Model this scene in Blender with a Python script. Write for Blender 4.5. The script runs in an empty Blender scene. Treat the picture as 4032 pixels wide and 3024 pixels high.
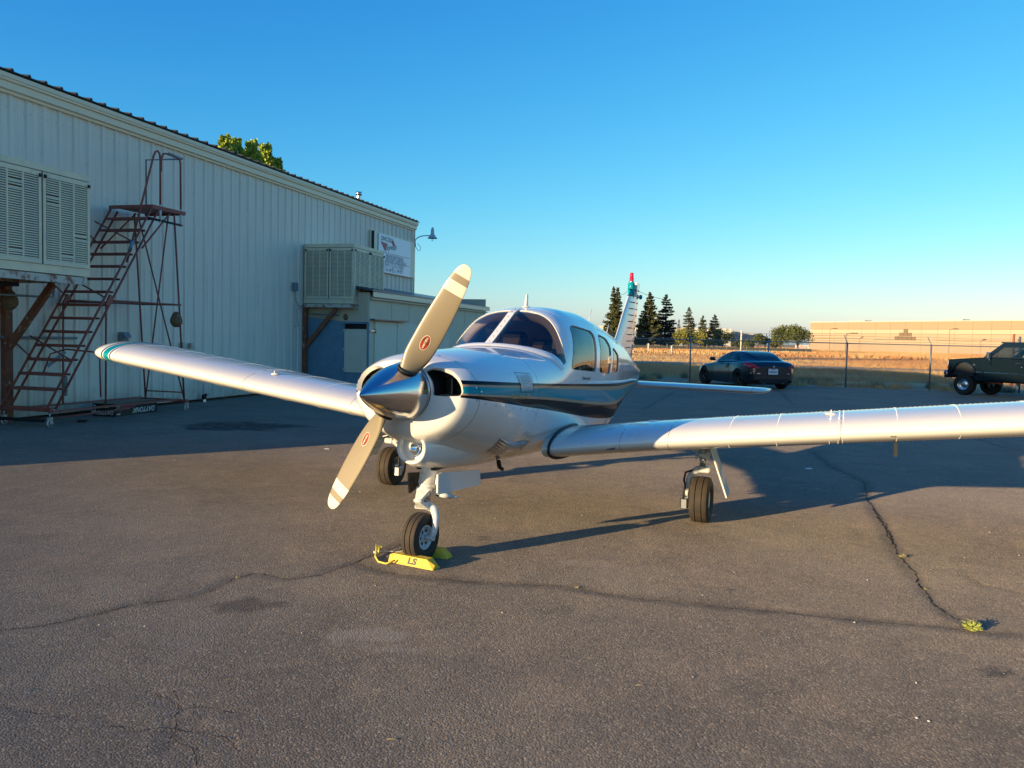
import bpy, math, random
import numpy as np
from math import sin, cos, pi, radians, sqrt, atan2
from mathutils import Vector, Matrix
from mathutils.geometry import delaunay_2d_cdt

random.seed(7); rng = np.random.default_rng(7)
SC = bpy.context.scene
COL = SC.collection

# ------------------------------------------------------------------ camera
FPX, CAMH, TILT, ROLL = 3256.0, 1.56, 0.0556, 0.0238
cam_d = bpy.data.cameras.new('camera'); cam = bpy.data.objects.new('camera', cam_d); COL.objects.link(cam)
cam_d.sensor_width = 36.0; cam_d.lens = FPX / 4032 * 36.0
cam_d.clip_start = 0.05; cam_d.clip_end = 6000
cam.matrix_world = Matrix.Translation((0, 0, CAMH)) @ Matrix.Rotation(pi / 2 - TILT, 4, 'X') @ Matrix.Rotation(ROLL, 4, 'Z')
SC.camera = cam

# ------------------------------------------------------------------ sky, sun, exposure
SUN_EL = radians(8.8); AZ = (0.8, 0.6)                    # direction in which the light travels over the ground
SUN_AZ = atan2(-AZ[0], -AZ[1])
world = bpy.data.worlds.new('World'); SC.world = world; world.use_nodes = True
nt = world.node_tree; nt.nodes.clear()
out = nt.nodes.new('ShaderNodeOutputWorld'); bg = nt.nodes.new('ShaderNodeBackground')
sky = nt.nodes.new('ShaderNodeTexSky'); sky.sky_type = 'NISHITA'; sky.sun_disc = False
sky.sun_elevation = SUN_EL; sky.sun_rotation = SUN_AZ % (2 * pi)
sky.air_density = 1.0; sky.dust_density = 0.6; sky.ozone_density = 3.6; sky.altitude = 0
hs = nt.nodes.new('ShaderNodeHueSaturation'); hs.inputs['Saturation'].default_value = 1.12; hs.inputs['Hue'].default_value = 0.5
bg.inputs['Strength'].default_value = 0.125
# the camera's colour response: each channel of the physical sky through its own gamma, the glow round the sun capped
spx = nt.nodes.new('ShaderNodeSeparateColor'); cbx = nt.nodes.new('ShaderNodeCombineColor'); nt.links.new(sky.outputs[0], spx.inputs[0])
for i_, (g_, k_) in enumerate(((1.95, .36), (1.12, .755), (.60, 1.44))):
    pw_ = nt.nodes.new('ShaderNodeMath'); pw_.operation = 'POWER'; pw_.inputs[1].default_value = g_; mu_ = nt.nodes.new('ShaderNodeMath'); mu_.operation = 'MULTIPLY'; mu_.inputs[1].default_value = k_
    mn_ = nt.nodes.new('ShaderNodeMath'); mn_.operation = 'MINIMUM'; mn_.inputs[1].default_value = (5.5, 5.0, 4.4)[i_]
    nt.links.new(spx.outputs[i_], pw_.inputs[0]); nt.links.new(pw_.outputs[0], mu_.inputs[0]); nt.links.new(mu_.outputs[0], mn_.inputs[0]); nt.links.new(mn_.outputs[0], cbx.inputs[i_])
nt.links.new(cbx.outputs[0], hs.inputs['Color']); hs.inputs['Saturation'].default_value = 1.0; nt.links.new(hs.outputs[0], bg.inputs['Color']); nt.links.new(bg.outputs[0], out.inputs['Surface'])
sun_d = bpy.data.lights.new('sun', 'SUN'); sun = bpy.data.objects.new('sun', sun_d); COL.objects.link(sun)
sun_d.energy = 3.9; sun_d.angle = radians(0.5); sun_d.color = (1.0, 0.74, 0.41)
ldir = Vector((AZ[0] * cos(SUN_EL), AZ[1] * cos(SUN_EL), -sin(SUN_EL)))
sun.rotation_euler = ldir.to_track_quat('-Z', 'Y').to_euler(); sun.location = (-20, -15, 12)
SC.view_settings.view_transform = 'Standard'; SC.view_settings.look = 'None'
SC.view_settings.exposure = 1.28; SC.view_settings.gamma = 1.0; SC.view_settings.use_curve_mapping = False
SC.cycles.max_bounces = 8; SC.cycles.transparent_max_bounces = 24; SC.cycles.transmission_bounces = 8
SC.cycles.sample_clamp_indirect = 4.0; SC.cycles.caustics_reflective = False; SC.cycles.caustics_refractive = False
try:
    SC.cycles.use_denoising = True; SC.cycles.denoiser = 'OPENIMAGEDENOISE'
except Exception: pass

# ------------------------------------------------------------------ sight lines (to stand things where the photo has them)
def ray(px, py):
    x = (px - 2016) / FPX; y = (py - 1512) / FPX
    cr, sr = cos(ROLL), sin(ROLL); u = x * cr + y * sr; v = -x * sr + y * cr
    c, s = cos(TILT), sin(TILT)
    return np.array([u, c - v * s, -s - v * c])
EYE = np.array([0, 0, CAMH])
def ground(px, py, z=0.0):
    d = ray(px, py); return EYE + d * ((z - CAMH) / d[2])
def at_y(px, py, Y):
    d = ray(px, py); return EYE + d * (Y / d[1])
WU = np.array([0.2723, 0.9622, 0.0]); WN = np.array([0.9622, -0.2723, 0.0]); W0 = np.array([-11.976, 0, 0])
def wl(t, d, z):                                              # hangar wall coordinates: along, out, up
    p = W0 + WU * t + WN * d; return (p[0], p[1], z)

# ------------------------------------------------------------------ mesh helpers
class MB:
    def __init__(s): s.v = []; s.f = []; s.m = []; s.sm = []
    def add(s, vs, fs, mi=0, smooth=False):
        o = len(s.v); s.v += [tuple(map(float, v)) for v in vs]
        for f in fs: s.f.append(tuple(o + i for i in f)); s.m.append(mi); s.sm.append(smooth)
        return s
    def box(s, c, d, mi=0, rot=None, bev=0.0):
        x, y, z = d[0] / 2, d[1] / 2, d[2] / 2
        if bev > 0:
            b = min(bev, x * .9, y * .9, z * .9); vs = []
            for sz in (-1, 1):
                for (sx, sy) in ((-1, -1), (1, -1), (1, 1), (-1, 1)):
                    vs += [(sx * (x - b), sy * (y - b), sz * z), (sx * x, sy * (y - b), sz * (z - b)), (sx * (x - b), sy * y, sz * (z - b))]
            import itertools
            bm = None
            V = vs
            # hull faces from convexity
            pts = np.array(V); faces = []
            def idx(k, sx, sy, sz):
                c4 = ((-1, -1), (1, -1), (1, 1), (-1, 1)).index((sx, sy)); return (0 if sz < 0 else 12) + c4 * 3 + k
            for sz in (-1, 1):
                q = [idx(0, *c4, sz) for c4 in ((-1, -1), (1, -1), (1, 1), (-1, 1))]; faces.append(q if sz > 0 else q[::-1])
            for sx in (-1, 1):
                q = [idx(1, sx, -1, -1), idx(1, sx, 1, -1), idx(1, sx, 1, 1), idx(1, sx, -1, 1)]; faces.append(q if sx > 0 else q[::-1])
            for sy in (-1, 1):
                q = [idx(2, -1, sy, -1), idx(2, 1, sy, -1), idx(2, 1, sy, 1), idx(2, -1, sy, 1)]; faces.append(q[::-1] if sy > 0 else q)
            for sx in (-1, 1):
                for sz in (-1, 1): faces.append([idx(0, sx, -1, sz), idx(0, sx, 1, sz), idx(1, sx, 1, sz), idx(1, sx, -1, sz)])
            for sy in (-1, 1):
                for sz in (-1, 1): faces.append([idx(0, -1, sy, sz), idx(0, 1, sy, sz), idx(2, 1, sy, sz), idx(2, -1, sy, sz)])
            for sx in (-1, 1):
                for sy in (-1, 1): faces.append([idx(1, sx, sy, -1), idx(1, sx, sy, 1), idx(2, sx, sy, 1), idx(2, sx, sy, -1)])
            for sx in (-1, 1):
                for sy in (-1, 1):
                    for sz in (-1, 1): faces.append([idx(0, sx, sy, sz), idx(1, sx, sy, sz), idx(2, sx, sy, sz)])
            fs = []
            for f in faces:
                p = pts[f]; n = np.cross(p[1] - p[0], p[2] - p[0])
                fs.append(f if n @ p.mean(0) > 0 else f[::-1])
            vs = V
        else:
            vs = [(-x, -y, -z), (x, -y, -z), (x, y, -z), (-x, y, -z), (-x, -y, z), (x, -y, z), (x, y, z), (-x, y, z)]
            fs = [(0, 3, 2, 1), (4, 5, 6, 7), (0, 1, 5, 4), (1, 2, 6, 5), (2, 3, 7, 6), (3, 0, 4, 7)]
        R = rot if rot is not None else Matrix.Identity(3)
        vs = [tuple(R @ Vector(v) + Vector(c)) for v in vs]
        return s.add(vs, fs, mi)
    def bar(s, p0, p1, w, h=None, mi=0, up=(0, 0, 1)):
        h = w if h is None else h
        a, b = Vector(p0), Vector(p1); d = b - a; L = d.length
        if L < 1e-6: return s
        y = d / L; u = Vector(up)
        if abs(y.dot(u)) > .98: u = Vector((1, 0, 0))
        x = y.cross(u).normalized(); z = x.cross(y)
        R = Matrix((x, y, z)).transposed()
        return s.box((a + b) / 2, (w, L, h), mi, R)
    def tube(s, pts, r, n=8, mi=0, caps=True, smooth=True, closed=False):
        P = [Vector(p) for p in pts]; m = len(P)
        rs = r if isinstance(r, (list, tuple)) else [r] * m
        T = []
        for i in range(m):
            if closed: t = P[(i + 1) % m] - P[(i - 1) % m]
            else: t = P[min(i + 1, m - 1)] - P[max(i - 1, 0)]
            T.append(t.normalized() if t.length > 1e-9 else Vector((0, 0, 1)))
        u = Vector((0, 0, 1)) if abs(T[0].z) < .9 else Vector((1, 0, 0))
        x = T[0].cross(u).normalized(); vs = []
        for i in range(m):
            x = (x - T[i] * x.dot(T[i])); x = x.normalized() if x.length > 1e-6 else T[i].orthogonal().normalized()
            y = T[i].cross(x)
            for k in range(n):
                a = 2 * pi * k / n; vs.append(P[i] + (x * cos(a) + y * sin(a)) * rs[i])
        fs = []
        for i in range(m if closed else m - 1):
            j = (i + 1) % m
            for k in range(n): fs.append((i * n + k, i * n + (k + 1) % n, j * n + (k + 1) % n, j * n + k))
        s.add(vs, fs, mi, smooth)
        if caps and not closed:
            o = len(s.v) - m * n
            s.f.append(tuple(o + k for k in reversed(range(n)))); s.m.append(mi); s.sm.append(False)
            s.f.append(tuple(o + (m - 1) * n + k for k in range(n))); s.m.append(mi); s.sm.append(False)
        return s
    def lathe(s, prof, n=32, c=(0, 0, 0), axis='z', mi=0, smooth=True, rot=None):
        """prof: (radius, height) list; axis along which the heights run"""
        vs = []
        for (r, h) in prof:
            for k in range(n):
                a = 2 * pi * k / n
                if axis == 'z': p = (r * cos(a), r * sin(a), h)
                elif axis == 'y': p = (r * sin(a), h, r * cos(a))
                else: p = (h, r * cos(a), r * sin(a))
                p = Vector(p)
                if rot is not None: p = rot @ p
                vs.append(p + Vector(c))
        fs = []
        for i in range(len(prof) - 1):
            for k in range(n): fs.append((i * n + k, i * n + (k + 1) % n, (i + 1) * n + (k + 1) % n, (i + 1) * n + k))
        return s.add(vs, fs, mi, smooth)
    def prism(s, poly, z0, z1, M=None, mi=0):
        """poly in xy extruded z0..z1, then matrix M"""
        n = len(poly); vs = [(x, y, z0) for x, y in poly] + [(x, y, z1) for x, y in poly]
        fs = [tuple(reversed(range(n))), tuple(range(n, 2 * n))] + [(i, (i + 1) % n, n + (i + 1) % n, n + i) for i in range(n)]
        if M is not None: vs = [M @ Vector(v) for v in vs]
        return s.add(vs, fs, mi)
    def build(s, name, mats, parent=None, normals=None):
        return mk(name, s.v, s.f, mats, parent, s.m, s.sm, normals)

def mk(name, v, f, mats, parent=None, mi=None, sm=None, normals=None):
    me = bpy.data.meshes.new(name); me.from_pydata([tuple(p) for p in v], [], [tuple(q) for q in f])
    if not isinstance(mats, (list, tuple)): mats = [mats]
    for m in mats: me.materials.append(m)
    if mi is not None and len(mats) > 1: me.polygons.foreach_set('material_index', list(mi))
    if sm is not None:
        if sm is True: sm = [True] * len(f)
        me.polygons.foreach_set('use_smooth', list(sm))
    me.update()
    if normals is not None: me.normals_split_custom_set_from_vertices([tuple(n) for n in normals])
    o = bpy.data.objects.new(name, me); COL.objects.link(o)
    if parent is not None: o.parent = parent
    return o

def mk_fast(name, V, F, mats, parent=None, mi=None, smooth=False):
    """V (n,3), F (m,k) arrays"""
    V = np.asarray(V, dtype=np.float32); F = np.asarray(F, dtype=np.int32); k = F.shape[1]
    me = bpy.data.meshes.new(name); me.vertices.add(len(V)); me.vertices.foreach_set('co', V.ravel())
    me.loops.add(F.size); me.loops.foreach_set('vertex_index', F.ravel())
    me.polygons.add(len(F)); me.polygons.foreach_set('loop_start', np.arange(0, F.size, k, dtype=np.int32))
    me.polygons.foreach_set('loop_total', np.full(len(F), k, dtype=np.int32))
    if not isinstance(mats, (list, tuple)): mats = [mats]
    for m in mats: me.materials.append(m)
    if mi is not None: me.polygons.foreach_set('material_index', np.asarray(mi, dtype=np.int32))
    me.polygons.foreach_set('use_smooth', np.full(len(F), smooth))
    me.update(calc_edges=True); me.validate()
    o = bpy.data.objects.new(name, me); COL.objects.link(o)
    if parent is not None: o.parent = parent
    return o

def empty(name, loc=(0, 0, 0), rz=0.0, parent=None):
    o = bpy.data.objects.new(name, None); COL.objects.link(o); o.location = loc; o.rotation_euler = (0, 0, rz)
    o.empty_display_size = .2
    if parent is not None: o.parent = parent
    return o
def tag(o, label=None, cat=None, group=None, kind=None):
    if label: o['label'] = label
    if cat: o['category'] = cat
    if group: o['group'] = group
    if kind: o['kind'] = kind
    return o
def copy_obj(o, parent=None, loc=None, rot=None):
    c = o.copy(); COL.objects.link(c)
    if parent is not None: c.parent = parent
    if loc is not None: c.location = loc
    if rot is not None: c.rotation_euler = rot
    return c
def copy_tree(root, loc=None, rot=None):
    def rec(o, par):
        c = o.copy(); COL.objects.link(c); c.parent = par
        for ch in list(o.children): rec(ch, c)
        return c
    c = rec(root, root.parent)
    if loc is not None: c.location = loc
    if rot is not None: c.rotation_euler = rot
    return c
def text_mesh(s, size=1.0, depth=0.0, bold=0.0, align='CENTER', shear=0.0, spacing=1.0):
    cu = bpy.data.curves.new('lettering', 'FONT'); cu.body = s; cu.size = size; cu.extrude = depth; cu.offset = bold
    cu.align_x = align; cu.align_y = 'CENTER'; cu.shear = shear; cu.resolution_u = 3; cu.space_character = spacing
    o = bpy.data.objects.new('lettering', cu); COL.objects.link(o)
    bpy.context.view_layer.update()
    me = bpy.data.meshes.new_from_object(o.evaluated_get(bpy.context.evaluated_depsgraph_get()))
    v = [tuple(p.co) for p in me.vertices]; f = [tuple(p.vertices) for p in me.polygons]
    bpy.data.objects.remove(o); bpy.data.meshes.remove(me); bpy.data.curves.remove(cu)
    return v, f

# ------------------------------------------------------------------ materials
MATS = {}
def mat(name, col, rough=.5, metal=0.0, coat=0.0, coat_r=.03, spec=.5, noise=None, bump=None, emit=None, alpha=None, trans=0, ior=1.45, aniso=0, dirt=None, two=False):
    """noise=(scale, amount, colour2); bump=(scale, strength, distance); dirt=(scale, lo, hi, colour)"""
    m = bpy.data.materials.new(name); m.use_nodes = True; n = m.node_tree; b = n.nodes['Principled BSDF']
    b.inputs['Base Color'].default_value = (*col, 1); b.inputs['Roughness'].default_value = rough
    b.inputs['Metallic'].default_value = metal; b.inputs['Coat Weight'].default_value = coat; b.inputs['Coat Roughness'].default_value = coat_r
    b.inputs['Specular IOR Level'].default_value = spec; b.inputs['IOR'].default_value = ior
    b.inputs['Transmission Weight'].default_value = trans
    if aniso: b.inputs['Anisotropic'].default_value = aniso
    tc = n.nodes.new('ShaderNodeTexCoord')
    last = None
    if noise:
        sc, am, c2 = noise
        nz = n.nodes.new('ShaderNodeTexNoise'); nz.inputs['Scale'].default_value = sc; nz.inputs['Detail'].default_value = 6; nz.inputs['Roughness'].default_value = .6
        n.links.new(tc.outputs['Object'], nz.inputs['Vector'])
        mx = n.nodes.new('ShaderNodeMix'); mx.data_type = 'RGBA'; mx.inputs['A'].default_value = (*col, 1); mx.inputs['B'].default_value = (*c2, 1)
        mr = n.nodes.new('ShaderNodeMapRange'); mr.inputs['From Min'].default_value = .35; mr.inputs['From Max'].default_value = .65; mr.inputs['To Max'].default_value = am
        n.links.new(nz.outputs['Fac'], mr.inputs['Value']); n.links.new(mr.outputs[0], mx.inputs['Factor'])
        last = mx.outputs['Result']
    if dirt:
        sc, lo, hi, dc = dirt
        nz = n.nodes.new('ShaderNodeTexNoise'); nz.inputs['Scale'].default_value = sc; nz.inputs['Detail'].default_value = 9; nz.inputs['Roughness'].default_value = .7
        n.links.new(tc.outputs['Object'], nz.inputs['Vector'])
        mr = n.nodes.new('ShaderNodeMapRange'); mr.inputs['From Min'].default_value = lo; mr.inputs['From Max'].default_value = hi
        n.links.new(nz.outputs['Fac'], mr.inputs['Value'])
        mx = n.nodes.new('ShaderNodeMix'); mx.data_type = 'RGBA'; mx.inputs['A'].default_value = (*col, 1); mx.inputs['B'].default_value = (*dc, 1)
        if last is not None: n.links.new(last, mx.inputs['A'])
        n.links.new(mr.outputs[0], mx.inputs['Factor']); last = mx.outputs['Result']
    if last is not None: n.links.new(last, b.inputs['Base Color'])
    if bump:
        sc, st, di = bump
        nz = n.nodes.new('ShaderNodeTexNoise'); nz.inputs['Scale'].default_value = sc; nz.inputs['Detail'].default_value = 5
        n.links.new(tc.outputs['Object'], nz.inputs['Vector'])
        bp = n.nodes.new('ShaderNodeBump'); bp.inputs['Strength'].default_value = st; bp.inputs['Distance'].default_value = di
        n.links.new(nz.outputs['Fac'], bp.inputs['Height']); n.links.new(bp.outputs[0], b.inputs['Normal'])
        if coat: n.links.new(bp.outputs[0], b.inputs['Coat Normal'])
    if emit: b.inputs['Emission Color'].default_value = (*emit[:3], 1); b.inputs['Emission Strength'].default_value = emit[3]
    MATS[name] = m
    return m
def glass(name, tint=(.9, .95, .97), rough=0.0, refl=1.0):
    """thin pane: transparent with a Fresnel mirror on top"""
    m = bpy.data.materials.new(name); m.use_nodes = True; n = m.node_tree; n.nodes.clear()
    o = n.nodes.new('ShaderNodeOutputMaterial'); mx = n.nodes.new('ShaderNodeMixShader')
    t = n.nodes.new('ShaderNodeBsdfTransparent'); t.inputs[0].default_value = (*tint, 1)
    g = n.nodes.new('ShaderNodeBsdfGlossy'); g.inputs['Roughness'].default_value = rough; g.inputs['Color'].default_value = (refl, refl, refl, 1)
    fr = n.nodes.new('ShaderNodeFresnel'); fr.inputs['IOR'].default_value = 1.5
    ml = n.nodes.new('ShaderNodeMath'); ml.operation = 'MULTIPLY'; ml.inputs[1].default_value = .95; ml.use_clamp = True
    n.links.new(fr.outputs[0], ml.inputs[0]); n.links.new(ml.outputs[0], mx.inputs[0])
    n.links.new(t.outputs[0], mx.inputs[1]); n.links.new(g.outputs[0], mx.inputs[2]); n.links.new(mx.outputs[0], o.inputs[0])
    MATS[name] = m; return m

white_p = mat('white_aircraft_paint', (.76, .75, .71), .34, coat=1.0, coat_r=.05, noise=(1.6, .6, (.72, .70, .65)), dirt=(7, .60, .82, (.56, .51, .43)), bump=(4.5, .10, .010))
teal_p = mat('teal_paint', (.0, .25, .31), .5, spec=.08, coat=.2, coat_r=.04)
navy_p = mat('navy_paint', (.003, .004, .010), .5, spec=.08, coat=.26, coat_r=.04)
tan_p = mat('bronze_paint', (.50, .29, .17), .5, spec=.08, coat=.2, coat_r=.04)
dark_m = mat('dark_interior', (.012, .013, .015), .7)
black_rub = mat('black_rubber_seal', (.015, .015, .016), .6)
chrome = mat('polished_aluminium', (.60, .59, .58), .17, metal=1.0, bump=(14, .02, .01))
steel = mat('bare_steel', (.55, .56, .58), .28, metal=1.0)
cast = mat('cast_white_gear_paint', (.60, .60, .58), .45, coat=.2, dirt=(22, .55, .75, (.18, .15, .12)))
tyre = mat('tyre_rubber', (.030, .024, .019), .8, bump=(60, .25, .004), noise=(9, .7, (.06, .042, .028)))
tyre_dk = mat('tyre_groove', (.012, .011, .011), .9)
prop_m = mat('propeller_grey', (.25, .205, .135), .42, coat=.35, coat_r=.2, dirt=(30, .6, .8, (.19, .15, .10)))
prop_w = mat('propeller_white', (.66, .62, .50), .45, coat=.3, coat_r=.2)
red_m = mat('badge_red', (.34, .035, .02), .4, coat=.5)
cream_s = mat('cream_badge_line', (.8, .74, .55), .4)
black_m = mat('black_lettering', (.012, .012, .014), .5)
gold_m = mat('gold_lettering', (.45, .3, .12), .4)
canopy = glass('cabin_glass', (.94, .96, .96))
lens_g = glass('lens_glass', (.95, .96, .97))
liner_m = mat('cabin_liner', (.62, .54, .46), .85)
blackleather = mat('dark_blue_upholstery', (.012, .016, .03), .6, coat=.15, coat_r=.35)
tanleather = mat('tan_upholstery', (.30, .21, .16), .6)
red_lens = mat('red_lens', (.55, .01, .012), .15, coat=1.0)
# ================================================================== GROUND
def asphalt_mat():
    m = bpy.data.materials.new('worn_asphalt'); m.use_nodes = True; n = m.node_tree; b = n.nodes['Principled BSDF']; L = n.links.new
    tc = n.nodes.new('ShaderNodeTexCoord')
    def noise(sc, det=6, ro=.6, dist=0.0):
        z = n.nodes.new('ShaderNodeTexNoise'); z.inputs['Scale'].default_value = sc; z.inputs['Detail'].default_value = det; z.inputs['Roughness'].default_value = ro; z.inputs['Distortion'].default_value = dist; L(tc.outputs['Object'], z.inputs['Vector']); return z.outputs['Fac']
    def mr(src, a, c, lo=0.0, hi=1.0):
        r = n.nodes.new('ShaderNodeMapRange'); r.inputs['From Min'].default_value = a; r.inputs['From Max'].default_value = c; r.inputs['To Min'].default_value = lo; r.inputs['To Max'].default_value = hi; L(src, r.inputs['Value']); return r.outputs[0]
    def mix(f, A, B, mode='MIX'):
        x = n.nodes.new('ShaderNodeMix'); x.data_type = 'RGBA'; x.blend_type = mode
        if isinstance(f, float): x.inputs['Factor'].default_value = f
        else: L(f, x.inputs['Factor'])
        for k, v in (('A', A), ('B', B)):
            if isinstance(v, tuple): x.inputs[k].default_value = (*v, 1)
            else: L(v, x.inputs[k])
        return x.outputs['Result']
    base = mix(mr(noise(.55, 5, .6), .35, .65), (.120, .095, .071), (.184, .148, .107))
    base = mix(mr(noise(2.3, 7, .65, .6), .50, .70, 0, .8), base, (.235, .178, .12))
    base = mix(mr(noise(.9, 5, .7, 1.2), .56, .72, 0, .7), base, (.08, .066, .047))
    base = mix(mr(noise(9, 6, .75, .8), .46, .66, 0, .5), base, (.215, .165, .118))
    base = mix(mr(noise(17, 5, .7, .4), .54, .72, 0, .5), base, (.082, .066, .050))
    # aggregate
    vo = n.nodes.new('ShaderNodeTexVoronoi'); vo.inputs['Scale'].default_value = 105; L(tc.outputs['Object'], vo.inputs['Vector'])
    cr = n.nodes.new('ShaderNodeSeparateColor'); L(vo.outputs['Color'], cr.inputs[0])
    base = mix(mr(cr.outputs[0], .74, 1.0, 0, .48), base, (.42, .34, .25))
    base = mix(mr(cr.outputs[1], .64, 1.0, 0, .55), base, (.05, .041, .034))
    base = mix(mr(noise(220, 3, .7), .55, .8, 0, .6), base, (.36, .29, .21))
    at = n.nodes.new('ShaderNodeAttribute'); at.attribute_name = 'wear'; at.attribute_type = 'GEOMETRY'
    sp = n.nodes.new('ShaderNodeSeparateColor'); L(at.outputs['Color'], sp.inputs[0])
    w1 = n.nodes.new('ShaderNodeMath'); w1.operation = 'MULTIPLY'; L(sp.outputs[0], w1.inputs[0]); L(mr(noise(7, 5, .7), .3, .55, .35, 1), w1.inputs[1])
    base = mix(w1.outputs[0], base, (.026, .021, .018))              # dark seal / oil
    base = mix(sp.outputs[1], base, (.27, .225, .18))                # worn pale patches
    L(base, b.inputs['Base Color'])
    b.inputs['Roughness'].default_value = .82; b.inputs['Diffuse Roughness'].default_value = 1.0; b.inputs['Specular IOR Level'].default_value = .45
    h1 = mix(.55, noise(115, 6, .75), noise(330, 3, .7)); hs_ = n.nodes.new('ShaderNodeMath'); hs_.operation = 'ADD'
    vd = mr(vo.outputs['Distance'], 0, .9, 1, 0); L(h1, hs_.inputs[0]); L(vd, hs_.inputs[1])
    bp = n.nodes.new('ShaderNodeBump'); bp.inputs['Strength'].default_value = .75; bp.inputs['Distance'].default_value = .0042
    L(hs_.outputs[0], bp.inputs['Height']); L(bp.outputs[0], b.inputs['Normal']); return m
asph = asphalt_mat()
Z1 = 1.0972
def q6(x, y): return ground(x / Z1, 2100 + y / Z1)[:2]
def q7(x, y): return ground(2016 + x / Z1, 2000 + y / Z1)[:2]
def q4(x, y): return ground(1200 + x / 2.37, 1650 + y / 2.37)[:2]
CR = {  # cracks as read from the photograph: (points, worn band half width, strength, crack width)
 'a': ([q6(*p) for p in ((0, 414), (190, 398), (350, 365), (600, 300), (820, 278), (920, 240), (1010, 192), (1100, 172), (1250, 200), (1380, 178), (1520, 130), (1620, 92), (1745, 45), (1800, 10))], .055, .30, .009),
 'b': ([q4(*p) for p in ((480, 1345), (640, 1400), (900, 1460), (1200, 1490), (1600, 1520), (2000, 1545))] + [q7(*p) for p in ((60, 330), (270, 345), (400, 370), (600, 395), (900, 425), (1200, 450), (1450, 480), (1700, 500), (1960, 525))] + [q7(*p) for p in ((2100, 542), (2212, 548))], .075, .5, .006),
 'c': ([q7(*p) for p in ((1985, 500), (1870, 450), (1800, 375), (1740, 290), (1680, 215), (1640, 140), (1590, 50), (1560, 0))] + [ground(3200 + x / 2.6587, 1550 + y / 2.6587)[:2] for x, y in ((860, 1580), (720, 1300), (640, 1200), (585, 1100), (540, 920), (400, 855), (230, 790), (90, 685), (0, 610))], .085, .45, .012),
 'd': ([q7(*p) for p in ((1960, 290), (2030, 335), (2130, 350), (2212, 375))], .03, .3, .005),
 'e': ([q6(*p) for p in ((760, 680), (775, 760), (740, 860), (715, 960))], .02, .1, .007), 'f': ([q6(*p) for p in ((750, 880), (850, 960), (860, 1014))], .02, .1, .006),
 'g': ([q6(*p) for p in ((430, 790), (500, 830), (580, 852), (680, 840), (830, 850), (920, 870), (1000, 910), (1040, 950))], .02, .1, .005), 'h': ([q6(*p) for p in ((620, 685), (700, 720), (760, 760), (870, 745), (960, 768), (1100, 775))], .02, .1, .004),
 'i': ([q6(*p) for p in ((0, 745), (100, 765), (190, 775), (330, 790))], .02, .05, .004), 'j': ([q6(*p) for p in ((835, 850), (860, 790), (900, 770))], .02, .05, .004),
 'k': ([ground(3200 + x / 2.6587, 1550 + y / 2.6587)[:2] for x, y in ((220, 725), (500, 735), (780, 750), (1000, 770))], .03, .3, .006), 'l': ([ground(3200 + x / 2.6587, 1550 + y / 2.6587)[:2] for x, y in ((1600, 440), (1800, 500), (2000, 565), (2212, 600))], .04, .4, .01),
 'm': ([ground(2150 + x / 2.1067, 1500 + y / 2.1067)[:2] for x, y in ((1060, 95), (960, 150), (840, 220), (790, 235))], .05, .4, .02), 'n': ([ground(2700 + x / 4.424, 1300 + y / 4.424)[:2] for x, y in ((1600, 1060), (1700, 1110), (1760, 1200), (1880, 1290))], .06, .4, .02)}
def edge_y(x): return 34.2 - .262 * x
xs = np.unique(np.concatenate([np.arange(-7, 8.5, .035), -7 - np.cumsum(.035 * 1.06 ** np.arange(110)), 8.5 + np.cumsum(.035 * 1.06 ** np.arange(118))])); xs = xs[(xs > -90) & (xs < 110)]
ys = np.unique(np.concatenate([np.arange(1.6, 12, .035), 12 + np.cumsum(.05 * 1.035 ** np.arange(90)), 1.6 - np.cumsum(.05 * 1.08 ** np.arange(80))])); ys = ys[(ys > -70) & (ys < 34.2)]; ys = np.append(ys, 34.2)
X, Y = np.meshgrid(xs, ys, indexing='ij')
f = np.clip((Y - 12) / (34.2 - 12), 0, 1); Y2 = Y + f * (edge_y(X) - 34.2)
def vnoise(x, y, sc, seed):
    r = np.random.default_rng(seed); G = r.random((64, 64)); x = x * sc; y = y * sc; i = np.floor(x).astype(int); j = np.floor(y).astype(int); u = x - i; v = y - j; u = u * u * (3 - 2 * u); v = v * v * (3 - 2 * v)
    g = lambda a, b: G[a % 64, b % 64]
    return (g(i, j) * (1 - u) + g(i + 1, j) * u) * (1 - v) + (g(i, j + 1) * (1 - u) + g(i + 1, j + 1) * u) * v - .5
near = (np.abs(X) < 9) & (Y < 13)
H_ = .006 * vnoise(X, Y2, 1.1, 1) + .0035 * vnoise(X, Y2, 2.7, 2) + .0016 * vnoise(X, Y2, 7, 3)
H_ = H_ * np.clip((16 - Y) / 4, 0, 1) * np.clip((11 - np.abs(X)) / 3, 0, 1)
wear = np.zeros(X.shape); pale = np.zeros(X.shape)
def seg_d(px, py, a, b):
    d = np.array(b) - np.array(a); L = d @ d; t = np.clip(((px - a[0]) * d[0] + (py - a[1]) * d[1]) / max(L, 1e-9), 0, 1); return np.hypot(px - a[0] - t * d[0], py - a[1] - t * d[1])
wob = vnoise(X, Y2, 3.0, 8) * .9 + vnoise(X, Y2, 9.0, 9) * .6
for pts, bw, st, cw in CR.values():
    P_ = np.array(pts); msk = (X > P_[:, 0].min() - .5) & (X < P_[:, 0].max() + .5) & (Y2 > P_[:, 1].min() - .5) & (Y2 < P_[:, 1].max() + .5)
    d = np.full(msk.sum(), 9.0)
    for a, b in zip(pts[:-1], pts[1:]): d = np.minimum(d, seg_d(X[msk], Y2[msk], a, b))
    w = np.clip(1.25 - d / (bw * (1 + wob[msk])), 0, 1) * st; wear[msk] = np.maximum(wear[msk], w); H_[msk] -= .006 * np.clip(1 - d / (bw * 1.1), 0, 1)
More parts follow.
